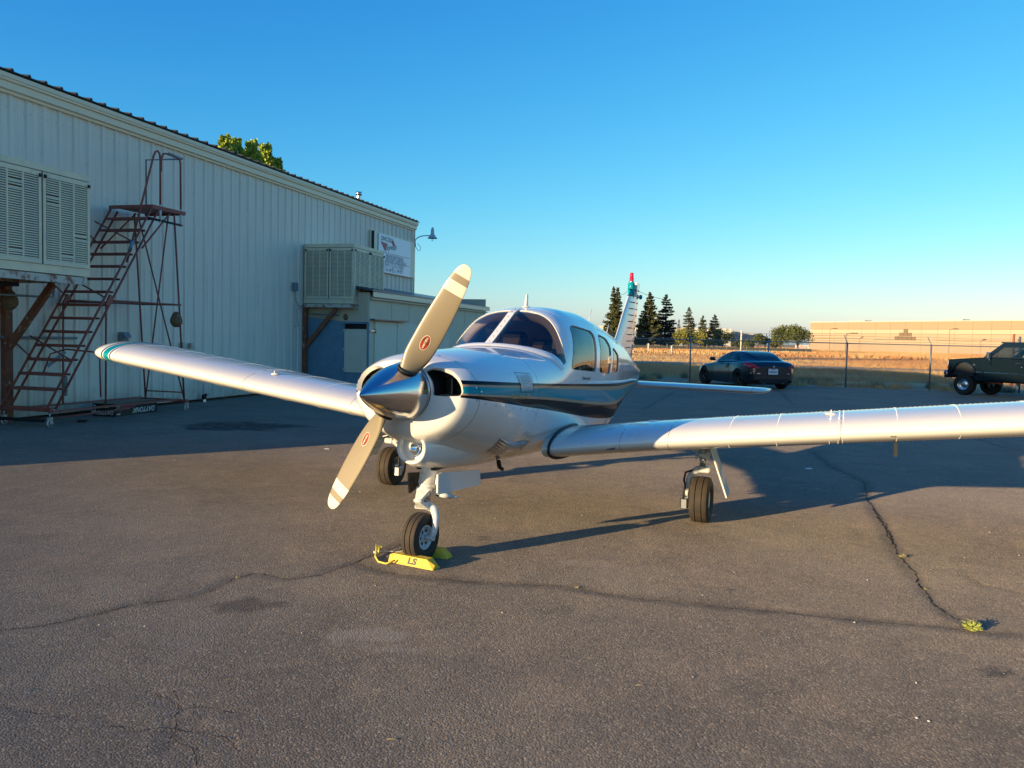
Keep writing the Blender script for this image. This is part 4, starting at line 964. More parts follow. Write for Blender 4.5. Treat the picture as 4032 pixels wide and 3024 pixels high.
rivets(R, .0042, 'rivets', fus)
# camlock fasteners on the cowling
R = []
for t in np.linspace(.1, pi - .1, 11): R.append(fpn(float(s_of_a(.735)), t))
for u in (1.25, 1.165): R.append(fpn(*th_at(.70, u - .02, 1)))
for u in (1.0, .86, .75): R.append(fpn(*th_at(1.57, u, 1)))
for a in np.linspace(.78, 1.5, 7): R.append(fpn(*th_at(a, float(split(a)) - .012, 1)))
rivets(R, .009, 'cowl_fasteners', plane, steel, .003)
# louvres on the side of the cowling and on the lower cowl
for i in range(7):
    a0 = 1.265 + i * .029; m_ = MB(); vs = []
    for j in range(7):
        u = 1.30 - j * .019
        for da, h in ((0, .001), (.004, .012), (.020, .001)):
            p, n = fpn(*th_at(a0 + da, u, 1)); k = h if 0 < j < 6 else .001; vs.append(tuple(np.array(p) + np.array(n) * k))
    m_.add(vs, [(j * 3 + k, j * 3 + k + 1, j * 3 + 4 + k, j * 3 + 3 + k) for j in range(6) for k in range(2)]); m_.build('louvre', white_p, plane)
    ds = MB(); q_ = [tuple(np.array(fpn(*th_at(a0 + da, u, 1))[0]) + np.array(fpn(*th_at(a0 + da, u, 1))[1]) * .0035) for u in (1.283, 1.245, 1.205) for da in (.0205, .0275)]; ds.add(q_, [(0, 1, 3, 2), (2, 3, 5, 4)]); ds.build('louvre_slot', dark_m, plane)
fr = MB(); 
fr.tube([fpn(*th_at(a, u, 1))[0] for a, u in resample([(1.245, 1.315), (1.49, 1.30), (1.49, 1.165), (1.245, 1.175)], .03)], .002, 4, closed=True); fr.build('louvre_panel_edge', black_rub, plane)
lv = MB(); vs = []
for i in range(13):
    for j in range(7):
        a = 1.12 + .60 * j / 6 + .06 * i / 12; t_ = -.66 - .40 * i / 12 - .03 * j / 6; p, n = fpn(float(s_of_a(a)), t_); vs.append(tuple(np.array(p) + np.array(n) * (.003 + (.014 if i % 2 and 0 < j < 6 else 0))))
lv.add(vs, [(i * 7 + j, i * 7 + j + 1, i * 7 + 8 + j, i * 7 + 7 + j) for i in range(12) for j in range(6)]); lv.build('exhaust_louvre', steel, plane)
# small script lettering
def on_side(txt, size, a0, u0, m, name, shear=.25, off=.004, length=None):
    v, f = text_mesh(txt, size, 0, .0015, 'LEFT', shear)
    out = []
    for x, y, z in v:
        a, u = a0 + x, u0 + y - .05 * x
        p, n = fpn(*th_at(a, u, 1)); out.append(tuple(np.array(p) + np.array(n) * off))
    return mk(name, out, f, m, plane)
on_side('Turbo Arrow III', .036, 2.66, 1.225, black_m, 'script_lettering')
on_side('Turbo Arrow III', .046, 1.08, 1.152, gold_m, 'gold_script_lettering')
# ---- engine seen through the inlets
eng = MB()
for sd in (1, -1):
    eng.box((.29 * sd, .86, 1.235), (.18, .16, .12), 0)
    for k in range(9): eng.box((.29 * sd, .775, 1.185 + k * .013), (.17, .05, .004), 1)
    eng.tube([(.22 * sd, .70, 1.30), (.28 * sd, .68, 1.315), (.33 * sd, .72, 1.29)], .008, 6, 1)
    eng.box((.31 * sd, .72, 1.172), (.2, .16, .012), 1)
    eng.box((.27 * sd, .72, 1.23), (.008, .1, .1), 1, Matrix.Rotation(.3, 3, 'Z'))
eng.box((0, 1.02, 1.15), (.66, .02, .40), 0)
eng.lathe([(.19, .60), (.19, .9)], 24, (0, 0, 1.195), 'y', 0)
engine_m = mat('engine_metal', (.13, .11, .08), .55, metal=.4, noise=(30, .8, (.05, .045, .04)))
eng.build('engine', [dark_m, engine_m], plane)
# ---- landing light pod under the nose
def loft_rings(rings, name, m, parent, smooth=True, cap=True, closed=True):
    n = len(rings[0]); vs = [p for r in rings for p in r]; fs = []
    for i in range(len(rings) - 1):
        for k in range(n if closed else n - 1): fs.append((i * n + k, i * n + (k + 1) % n, (i + 1) * n + (k + 1) % n, (i + 1) * n + k))
    sm = [smooth] * len(fs)
    if cap: fs += [tuple(reversed(range(n))), tuple((len(rings) - 1) * n + k for k in range(n))]; sm += [False, False]
    return mk(name, vs, fs, m, parent, sm=sm)
pw = pchip([.66, .69, .75, .9, 1.1, 1.35, 1.6, 1.9, 2.1], [.114, .130, .146, .180, .225, .262, .265, .19, .06])
pb = pchip([.66, .69, .75, .9, 1.1, 1.35, 1.6, 1.9, 2.1], [.690, .672, .658, .630, .606, .584, .566, .55, .545])
ptp = pchip([.66, .69, .75, .9, 1.1, 2.1], [.912, .926, .936, .95, .95, .9])
rings = []
for a in np.concatenate([[.645], np.linspace(.66, .78, 7), np.linspace(.84, 2.1, 18)]):
    w, b, t = (float(pw(.66)) - .006, float(pb(.66)) + .006, float(ptp(.66)) - .006) if a < .66 else (float(pw(a)), float(pb(a)), float(ptp(a)))
    c = (b + t) / 2; rings.append([(w * cos(k * 2 * pi / 40), a, c + (t - b) / 2 * sin(k * 2 * pi / 40)) for k in range(40)])
# cup inside the mouth
for a, k_ in ((.645, .93), (.66, .86), (.70, .80), (.745, .76)):
    rings.insert(0, [(.102 * k_ * cos(k * 2 * pi / 40), a, .8035 + .102 * k_ * sin(k * 2 * pi / 40)) for k in range(40)])
pod = loft_rings(rings, 'landing_light_pod', white_p, plane, cap=False)
ll = MB(); ll.lathe([(.086, .715), (.082, .692), (.066, .690), (.062, .706)], 32, (0, 0, .8035), 'y'); ll.build('light_bezel', white_p, pod)
ll = MB(); ll.lathe([(.062, .706), (.050, .722), (.032, .738), (.006, .746)], 32, (0, 0, .8035), 'y'); ll.lathe([(0, .715), (.006, .72), (.006, .75)], 10, (.004, 0, .805), 'y'); ll.build('light_reflector', mat('lamp_reflector', (.9, .9, .92), .06, metal=1.0), pod)
ll = MB(); ll.lathe([(.0635, .694), (.05, .686), (.03, .681), (0, .679)], 32, (0, 0, .8035), 'y'); ll.build('light_lens', lens_g, pod)
rivets([((.095 * cos(t), .655, .8035 + .105 * sin(t)), (0, -1, 0)) for t in (1.1, 2.2, 3.6, 5.6)], .008, 'pod_screws', pod, steel)
# ---- propeller
HUBZ = 1.195; PA = .43; PHI = .534
propeller = empty('propeller', (0, PA, HUBZ), 0, plane)
spn = MB(); prof = []
for i in range(33):
    t = i / 32; x = -.43 + .53 * t; r = .188 * (1 - (1 - t) ** 1.62) ** .95 if t > 0 else 0
    prof.append((r, x))
spn.lathe(prof, 64, (0, 0, 0), 'y'); spn.lathe([(.188, .10), (.192, .104), (.192, .118), (.17, .12), (0, .12)], 64, (0, 0, 0), 'y')
spin = spn.build('spinner', chrome, propeller)
rivets([((.187 * cos(t), .075, .187 * sin(t)), (cos(t), -.15, sin(t))) for t in np.linspace(0, 2 * pi, 14, endpoint=False)], .0055, 'spinner_screws', spin, steel)
rg = MB()
def blade(direction):
    # along +z, chord along x, rotated about y
    st = [(.06, .100, .080, 60), (.13, .112, .072, 50), (.20, .142, .052, 38), (.30, .174, .032, 28), (.42, .180, .023, 22), (.55, .174, .018, 18), (.68, .160, .014, 15), (.78, .144, .011, 14), (.86, .122, .009, 13), (.905, .098, .007, 12.5), (.930, .070, .006, 12), (.942, .040, .004, 12), (.946, .012, .002, 12)]
    cf = [pchip([q[0] for q in st], [q[i] for q in st]) for i in (1, 2, 3)]
    zs = np.concatenate([np.linspace(.06, .86, 34), np.linspace(.867, .946, 14)]); cuts = [.70, .748, .822, .868]
    zs = np.unique(np.concatenate([zs, cuts])); rings = []
    n = 28
    for z in zs:
        c, t, b = float(cf[0](z)), float(cf[1](z)), -radians(float(cf[2](z))); ring = []
        for k in range(n):
            a = 2 * pi * k / n; x = cos(a) * c / 2; y = (-t * .62 if sin(a) > 0 else t * .38) * abs(sin(a)) ** .9 * (1 - .25 * cos(a))
            x += .015 * min(1, z / .4) ; ring.append((x * cos(b) + y * sin(b) * 1.0, y * cos(b) - x * sin(b) * 1.0, z))
        rings.append(ring)
    vs = [p for r in rings for p in r]; fs = []; mi_ = []
    for i in range(len(rings) - 1):
        zm_ = (zs[i] + zs[i + 1]) / 2; m_ = 1 if (.868 < zm_ or .748 < zm_ < .822) else 0
        for k in range(n): fs.append((i * n + k, i * n + (k + 1) % n, (i + 1) * n + (k + 1) % n, (i + 1) * n + k)); mi_.append(m_)
    fs.append(tuple((len(rings) - 1) * n + k for k in range(n))); mi_.append(1)
    o = mk('blade', vs, fs, [prop_m, prop_w], propeller, mi=mi_, sm=[True] * len(fs)); o.rotation_euler = (0, direction, 0)
    # badge on the front face at radius .36
    zc = .375; c, t, b = float(cf[0](zc)), float(cf[1](zc)), radians(float(cf[2](zc))); M = Matrix.Rotation(0, 4, 'X')
    def onblade(x, z, e):
        c, t, b = float(cf[0](z)), float(cf[1](z)), -radians(float(cf[2](z))); kx = max(-1, min(1, 2 * (x - .0) / c)); y = -t * .62 * (1 - kx * kx) ** .45 * (1 - .25 * kx) - e
        x = x + .015; return (x * cos(b) + y * sin(b), y * cos(b) - x * sin(b), z)
    return o, onblade
def badge(o, onb, zc, flipv):
    b = MB()
    for (rx, rz, e, mi_) in ((.030, .052, .0010, 1), (.027, .049, .0014, 2), (.0245, .046, .0018, 0)):
        pts = [onb(rx * cos(t), zc + rz * sin(t), e) for t in np.linspace(0, 2 * pi, 28, endpoint=False)]; b.add(pts + [onb(0, zc, e)], [(k, (k + 1) % 28, 28) for k in range(28)], mi_)
    # dark wedge over the middle and the maker's name running along the blade
    pts = [onb(x, zc + z, .0021) for x, z in ((-.022, .012), (-.008, .040), (.020, .018), (.022, -.010), (.004, -.006))]; b.add(pts, [(0, 1, 2, 3, 4)], 3)
    o2 = b.build('maker_badge', [red_m, cream_s, red_m, gold_dark], o)
    v, f = text_mesh('HARTZELL', .0165, 0, .0004, 'CENTER')
    out = []
    for x, y, z in v:
        X, Z = (-y, x) if not flipv else (y, -x)
        out.append(onb(X, zc + Z, .0026))
    mk('badge_lettering', out, f, cream_s, o2.parent)
    return o2
gold_dark = mat('badge_dark_bronze', (.10, .045, .02), .4)
b1, on1 = blade(PHI); badge(b1, on1, .385, False)
b2, on2 = blade(PHI + pi); badge(b2, on2, .385, True)
for dr in (PHI, PHI + pi):
    rg = MB(); rr = []
    for k in range(28):
        a = 2 * pi * k / 28; rr.append((.060 * cos(a), .075 * sin(a) - .0, .155 + .0 * sin(a)))
    rg.tube([(x, y, .174 + .030 * y / .075 * .25) for x, y, z in rr], .007, 6, closed=True)
    rg.add([(x, y, .172 + .030 * y / .075 * .25) for x, y, z in rr], [tuple(range(28))], 0)
    o = rg.build('blade_collar', black_rub, propeller); o.rotation_euler = (0, dr, 0)

# tan trim just inside the windshield arch
at_ = MB(); rows = []
for q in np.concatenate([-np.linspace(.955, .0, 30), np.linspace(.0, .955, 30)[1:]]):
    s, t = q_th(2.47 - .22 * abs(q) ** 3 + .004, abs(q), 1 if q >= 0 else -1); p = FP(s, t); c = np.array([0, p[1], 1.20]); d = (c - p); d = d / np.linalg.norm(d)
    rows.append((tuple(p + d * .008), tuple(p + d * .045 + np.array([0, .012, 0])), tuple(p + d * .078 + np.array([0, .030, 0])), tuple(p + d * .09 + np.array([0, .07, 0]))))
at_.add([p for r in rows for p in r], [(i * 4 + k, i * 4 + k + 1, i * 4 + 5 + k, i * 4 + 4 + k) for i in range(len(rows) - 1) for k in range(3)], 0, True)
at_.build('arch_trim', mat('tan_arch_trim', (.62, .47, .36), .7), plane)
# ---- wings
def naca(x, t=.15, m=.02, p=.4):
    yt = 5 * t * (.2969 * sqrt(x) - .126 * x - .3516 * x * x + .2843 * x ** 3 - .1036 * x ** 4)
    yc = m / p ** 2 * (2 * p * x - x * x) if x < p else m / (1 - p) ** 2 * (1 - 2 * p + 2 * p * x - x * x)
    return yc, yt
XS = [0, .0015, .006, .014, .026, .045, .07, .10, .14, .19, .25, .32, .40, .48, .56, .64, .71, .775]
XR = [.785, .85, .92, .97, 1.0]
def le_u(l): return .683 + .112 * (l - .56) if l > 0 else .762 + .131 * (-l - .56)
def le_a(l):
    q = abs(l); return 2.20 - .24 * max(0, 1 - max(0, q - .50) / .95) ** 1.6
def wing_pt(l, x, top, tk=1.0, droop=0.0):
    q = abs(l); le = le_a(l); ch = 3.80 - le; yc, yt = naca(x, .15 * 1.6 / ch * tk); inc = radians(2.0)
    X = x * ch; Z = (yc + (yt if top else -yt)) * ch
    return (l, le + X * cos(inc) + Z * sin(inc), le_u(l) - X * sin(inc) + Z * cos(inc) - droop)
def loopf(l, **k): return [wing_pt(l, x, False, **k) for x in reversed(XS)] + [wing_pt(l, x, True, **k) for x in XS[1:]]
def loopr(l, ends=1): return [wing_pt(l, x, False) for x in XR] + [wing_pt(l, x, True) for x in reversed(XR)]
def smooth_by_angle(o, ang=35):
    me = o.data
    me.polygons.foreach_set('use_smooth', [True] * len(me.polygons))
    import bmesh
    bm = bmesh.new(); bm.from_mesh(me)
    for e in bm.edges:
        if len(e.link_faces) == 2 and e.calc_face_angle(0) > radians(ang): e.smooth = False
    bm.to_mesh(me); bm.free()
white_le = mat('white_wing_paint', (.68, .665, .62), .34, coat=1.0, coat_r=.07, noise=(2.2, .5, (.64, .62, .57)), dirt=(7, .6, .82, (.52, .48, .42)), bump=(3.2, .12, .012))
for sd in (1, -1):
    wing = empty('wing', (0, 0, 0), 0, plane); wing['label'] = 'left wing' if sd > 0 else 'right wing'
    ls = np.concatenate([np.linspace(.46, 1.5, 14), np.linspace(1.7, 4.39, 14)])
    sk = [loopf(sd * l) for l in ls]
    o = loft_rings(sk, 'wing_skin', white_le, wing, closed=True); smooth_by_angle(o)
    for nm, l0, l1 in (('flap', .60, 2.55), ('aileron', 2.56, 4.385)):
        o = loft_rings([loopr(sd * l) for l in np.linspace(l0, l1, 8)], nm, white_le, wing); smooth_by_angle(o, 30)
    # tip with painted bands
    bands = [4.395, 4.437, 4.452, 4.466, 4.535, 4.549, 4.566, 4.62, 4.70, 4.705]
    tipst = bands + [4.73, 4.76, 4.785, 4.802, 4.812, 4.816]
    rings = []; 
    for l in tipst:
        e = max(0, (l - 4.57) / .246); k = sqrt(max(0.0, 1 - e ** 2.4)); k = max(k, .03)
        base = [wing_pt(sd * l, x, False) for x in [1, .9] + list(reversed(XS))] + [wing_pt(sd * l, x, True) for x in XS[1:] + [.9]]
        ca_ = le_a(l) + .68; zc_ = sum(p[2] for p in base) / len(base) + (.0)
        sa = 1 - .42 * e ** 3
        rings.append([(p[0], ca_ + (p[1] - ca_) * sa, zc_ + (p[2] - zc_) * k - 0.01 * e) for p in base])
    n = len(rings[0]); vs = [p for r in rings for p in r]; fs = []; mi_ = []
    cols = {1: 1, 2: 0, 3: 3, 4: 0, 5: 1}                         # strip index -> colour
    for i in range(len(rings) - 1):
        for k in range(n): fs.append((i * n + k, i * n + (k + 1) % n, (i + 1) * n + (k + 1) % n, (i + 1) * n + k)); mi_.append(cols.get(i, 4 if i == 8 else 0))
    fs.append(tuple((len(rings) - 1) * n + k for k in range(n))); mi_.append(0)
    mk('wing_tip', vs, fs, PM + [black_rub], wing, mi=mi_, sm=[True] * len(fs))
    # rivets
    R = []
    def wn(l, x, top):
        p = np.array(wing_pt(l, x, top)); d1 = np.array(wing_pt(l, min(1, x + .004), top)) - np.array(wing_pt(l, max(0, x - .004), top)); d2 = np.array(wing_pt(l + .01, x, top)) - p
        n = np.cross(d1, d2); n /= np.linalg.norm(n); 
        if (n[2] > 0) != top and x > .02: n = -n
        return tuple(p), tuple(n)
    if sd > 0: rl = [1.88, 2.23, 2.60, 2.66, 2.69, 3.05, 3.45, 3.9, 4.34]; fl = [1.42, 1.30]
    else: rl = [1.55, 1.9, 2.3, 2.7, 2.74, 3.1, 3.5, 3.9, 4.3]; fl = [1.3, 1.7]
    for l in rl:
        for x in np.arange(.045, .76, .019): R.append(wn(sd * l, x, True))
        for x in np.arange(.03, .4, .019): R.append(wn(sd * l, x, False))
    for l in np.arange(.75, 4.36, .034):
        R.append(wn(sd * l, .40, True)); R.append(wn(sd * l, .76, True)); R.append(wn(sd * l, .14, False)); R.append(wn(sd * l, .42, False))
    rivets(R, .0042, 'rivets', wing, white_le, .0026)
    # panel joints round the leading edge
    jl = [1.05, 1.42, 2.675] if sd > 0 else [1.5, 2.72]
    for l in jl:
        MB().tube([wn(sd * l, x, False)[0] for x in (.30, .2, .1, .05, .02, .006)] + [wing_pt(sd * l, 0, True)] + [wn(sd * l, x, True)[0] for x in (.006, .02, .05, .1, .2, .3, .5, .75)], .0022, 4).build('skin_joint', black_rub, wing)
    # rubber seal round the wing root
    q = sd * .508
    pts = [wing_pt(q, x, False) for x in (.42, .3, .2, .12, .06, .03, .012, .004)] + [wing_pt(q, 0, True)] + [wing_pt(q, x, True) for x in (.004, .012, .03, .06, .12, .2, .3, .4)]
    pts = [(p[0] + sd * .012, p[1] - .006, p[2] + (.006 if i > 8 else -.006 if i < 8 else 0)) for i, p in enumerate(pts)]
    MB().tube(pts, .0115, 8).build('wing_root_seal', black_rub, wing)
    # fuel cap and vents
    p, n_ = wn(sd * 2.60, .20, True) if sd > 0 else wn(sd * 2.55, .18, True)
    cp = MB(); cp.lathe([(0, .012), (.030, .012), (.046, .004), (.048, -.004)], 20, p); cp.box((p[0], p[1], p[2] + .022), (.006, .05, .02)); cp.build('fuel_cap', white_le, wing)
    p, n_ = wn(sd * 1.22, .30, True)
    cp = MB(); cp.lathe([(0, .004), (.05, .003), (.055, -.002)], 20, p); cp.build('filler_cover', white_le, wing)
    if sd > 0:
        # fresh air intake in the leading edge and the stall vane
        p, n_ = wn(.97, .012, False); cp = MB()
        cp.lathe([(0, 0), (.048, 0)], 20, (0, 0, 0), 'y'); o = cp.build('air_intake', engine_m, wing); o.location = (p[0], p[1] - .004, p[2] + .012); o.scale = (1, 1, .38); o.rotation_euler = (radians(-20), 0, 0)
        p, n_ = wn(3.02, .01, False); MB().box((p[0], p[1] - .004, p[2]), (.03, .012, .006)).build('stall_vane', engine_m, wing)
        p = wing_pt(3.05, .12, False); MB().bar((p[0], p[1], p[2]), (p[0] + .004, p[1], p[2] - .11), .012, .025).build('wing_mast', dark_m, wing)
# underside antennas
MB().bar((.10, 1.90, .58), (.09, 1.95, .50), .006, .02).build('belly_antenna', dark_m, plane)
MB().tube([(.16, 1.80, .58), (.155, 1.84, .52), (.15, 1.9, .50)], .016, 8).build('drain_pipe', dark_m, plane)

# ---- tail
tail = MB()
def fin_le(u): return float(pchip([1.30, 1.45, 1.55, 1.70, 1.95, 2.16, 2.30], [5.20, 5.62, 5.80, 5.97, 6.22, 6.46, 6.60])(u))
def fin_te(u): return 6.44 + (u - 1.18) * (6.80 - 6.44) / 1.13
rings = []
for u in (1.30, 1.40, 1.50, 1.62, 1.75, 1.9, 2.05, 2.155, 2.165, 2.24, 2.31):
    a0, a1 = fin_le(u), fin_te(u); ch = (a1 + .02) - a0; th = .058 * (1 - .25 * (u - 1.3)); ring = []
    for x in reversed([0, .01, .04, .1, .2, .35, .55, .8, 1.0]): ring.append((-th * (x ** .5) * (1.25 - .55 * x) if x > 0 else 0, a0 + ch * x, u))
    for x in [.01, .04, .1, .2, .35, .55, .8, 1.0]: ring.append((th * (x ** .5) * (1.25 - .55 * x), a0 + ch * x, u))
    rings.append(ring)
def loft_mat(rings, name, mats, parent, mf, ang=40):
    n = len(rings[0]); vs = [p for r in rings for p in r]; fs = []; mi_ = []
    for i in range(len(rings) - 1):
        for k in range(n): fs.append((i * n + k, i * n + (k + 1) % n, (i + 1) * n + (k + 1) % n, (i + 1) * n + k)); mi_.append(mf(i, k))
    fs += [tuple(reversed(range(n))), tuple((len(rings) - 1) * n + k for k in range(n))]; mi_ += [mf(0, 0), mf(len(rings) - 2, 0)]
    o = mk(name, vs, fs, mats, parent, mi=mi_, sm=[True] * len(fs)); smooth_by_angle(o, ang); return o
fin = loft_mat(rings, 'fin', PM, plane, lambda i, k: 3 if i >= 8 else (1 if i == 7 else 0))
def rud_t(u, x): return .038 * (1 - .25 * (u - 1.3)) * (1 - .86 * x)
def rud_te(u): return 6.66 + (u - 1.16) * (7.075 - 6.66) / 1.16
rings = []; us = [1.10, 1.20, 1.26, 1.40, 1.7, 2.0, 2.2, 2.345]
for u in us:
    a0 = fin_te(u) + .028 if u < 2.32 else fin_te(u) - .04; a1 = rud_te(u)
    rings.append([(-rud_t(u, x), a0 + (a1 - a0) * x, u) for x in (1, .66, .33, 0)] + [(rud_t(u, x), a0 + (a1 - a0) * x, u) for x in (0, .33, .66, 1)])
rud = loft_mat(rings, 'rudder', PM, plane, lambda i, k: 3 if i < 1 else 0, 30)
# raised beads of the corrugated skins; navy paints in the shade below each
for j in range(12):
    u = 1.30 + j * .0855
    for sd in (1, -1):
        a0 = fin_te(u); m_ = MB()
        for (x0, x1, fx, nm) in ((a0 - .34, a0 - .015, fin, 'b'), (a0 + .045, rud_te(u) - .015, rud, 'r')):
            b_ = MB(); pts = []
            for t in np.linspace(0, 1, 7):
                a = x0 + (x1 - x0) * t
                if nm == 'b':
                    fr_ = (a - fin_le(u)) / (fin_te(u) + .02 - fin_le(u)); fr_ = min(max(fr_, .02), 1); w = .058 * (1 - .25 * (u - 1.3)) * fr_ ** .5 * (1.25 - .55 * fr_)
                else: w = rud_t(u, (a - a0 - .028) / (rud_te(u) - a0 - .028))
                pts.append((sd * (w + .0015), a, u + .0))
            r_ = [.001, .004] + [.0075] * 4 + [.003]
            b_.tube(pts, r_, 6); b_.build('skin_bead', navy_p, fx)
bc = MB(); bc.lathe([(.030, 2.10), (.042, 2.17), (.046, 2.26), (.046, 2.315), (.038, 2.335), (.026, 2.34)], 20, (0, 6.60, 0)); bc.build('fin_cap', teal_p, fin)
bc = MB(); bc.lathe([(.030, 2.335), (.034, 2.345), (.028, 2.352)], 20, (0, 6.60, 0), mi=0); bc.build('beacon_ring', steel, plane)
bc = MB(); bc.lathe([(.031, 2.35), (.029, 2.36), (.029, 2.395), (.025, 2.40), (.025, 2.43), (.021, 2.462), (0, 2.464)], 20, (0, 6.60, 0)); bc.build('beacon', red_lens, plane)
bc = MB(); bc.lathe([(.0, -.03), (.018, -.025), (.026, 0), (.018, .03), (0, .035)], 12, (.03, 7.02, 2.16)); bc.build('tail_lamp', teal_p, rud)
# tail brace aerial wires
for p0, p1 in (((.04, 6.62, 2.245), (.42, 6.78, 2.12)), ((-.04, 6.62, 2.245), (-.16, 6.70, 2.18)), ((.035, 6.66, 2.24), (.045, 7.0, 2.15))):
    m = [(Vector(p0).lerp(Vector(p1), t) + Vector((0, 0, -.02 * sin(pi * t)))) for t in np.linspace(0, 1, 8)]; MB().tube(m, .0025, 4).build('aerial_wire', dark_m, plane)
# stabilator, all moving
for sd in (1, -1):
    rings = []
    for l, k in ((.02, 1), (.3, 1), (1.0, 1), (1.585, 1), (1.60, 1), (1.64, .93), (1.69, .80), (1.735, .58), (1.765, .32), (1.775, .10)):
        le = 6.72 + (1 - k) * .46; ch = .76 * (1 - (1 - k) * .35) - (1 - k) * .2; t = .11; ring = []
        zc = .972 - .012 * l
        for x in reversed([0, .008, .03, .08, .16, .3, .5, .75, 1.0]): yc, yt = naca(x, t * k ** .6, 0, .4); ring.append((sd * l, le + ch * x, zc - yt * .76))
        for x in [.008, .03, .08, .16, .3, .5, .75, 1.0]: yc, yt = naca(x, t * k ** .6, 0, .4); ring.append((sd * l, le + ch * x, zc + yt * .76))
        rings.append(ring)
    o = loft_mat(rings, 'stabilator', [white_le], plane, lambda i, k: 0)
    MB().tube([(p[0], p[1], p[2]) for p in rings[3]], .002, 4, closed=True).build('skin_joint', black_rub, o)
# ---- roof aerials
ra = MB(); ra.lathe([(0, .008), (.034, .008), (.036, 0)], 16, (0, 2.73, 1.838)); 
vs = []
for z, c, t in ((1.845, .030, .016), (1.90, .024, .014), (1.955, .016, .010)):
    vs += [(t * cos(k * pi / 4), 2.735 + (z - 1.845) * .15 + c * sin(k * pi / 4), z) for k in range(8)]
ra.add(vs, [(i * 8 + k, i * 8 + (k + 1) % 8, i * 8 + 8 + (k + 1) % 8, i * 8 + 8 + k) for i in range(2) for k in range(8)] + [tuple(range(16, 24))], 0, True)
ra.build('roof_antenna', white_p, plane)
for a, z, a1, z1 in ((4.62, 1.69, 4.79, 1.905), (5.38, 1.575, 5.53, 1.75)):
    MB().tube([(0, a, z - .02), (0, a1, z1)], [.007, .0035], 6).build('whip_antenna', white_p, plane)
# ---- cabin interior
gs = MB(); vs = []
aa = np.linspace(1.86, 2.34, 7); nq = 24
for a in aa:
    for j in range(nq + 1):
        l = (-.50 + 1.0 * j / nq); q = abs(l) / .5; z = 1.474 + .016 * sin((a - 1.86) / .48 * pi) - .13 * q ** 2.6; vs.append((l, a + .30 * q * q * (1 if a < 2.0 else .35), z))
gs.add(vs, [(i * (nq + 1) + j, i * (nq + 1) + j + 1, (i + 1) * (nq + 1) + j + 1, (i + 1) * (nq + 1) + j) for i in range(len(aa) - 1) for j in range(nq)], 0, True)
gs.box((0, 2.34, 1.30), (.96, .03, .26), 0)
gs.build('glare_shield', mat('glare_shield_vinyl', (.012, .014, .018), .55, bump=(90, .2, .002)), plane)
for sd in (1, -1):
    y = MB(); c = (.24 * sd, 2.56, 1.27); y.tube([(c[0], 2.34, c[2] - .03), (c[0], 2.55, c[2] - .03)], .012, 8)
    y.tube([(c[0] - .14, c[1], c[2] + .09), (c[0] - .13, c[1], c[2] + .02), (c[0] - .08, c[1], c[2] - .03), (c[0] + .08, c[1], c[2] - .03), (c[0] + .13, c[1], c[2] + .02), (c[0] + .14, c[1], c[2] + .09)], .013, 8); y.build('control_yoke', black_rub, plane)
def seat(x, a, top, m=blackleather):
    s = empty('seat', (x, a, 0), 0, plane); c = MB(); R = Matrix.Rotation(radians(-10), 3, 'X')
    c.box((0, -.16, .98), (.44, .46, .14), 0, None, .04); c.box((0, .10, 1.22), (.43, .11, .46), 0, R, .04); c.build('seat_cushion', m, s)
    h = MB(); h.box((0, .155, top - .085), (.25, .075, .17), 0, R, .03); h.build('headrest', m, s)
    h = MB(); h.box((-.01, .113, top - .105), (.19, .01, .10), 0, R, .004); h.build('headrest_pad', tanleather, s)
seat(.25, 2.95, 1.62); seat(-.25, 2.95, 1.62); seat(.24, 3.72, 1.55); seat(-.24, 3.72, 1.55)
fl = MB(); fl.box((0, 2.9, .80), (.62, 1.9, .02)); fl.build('cabin_floor', dark_m, plane)
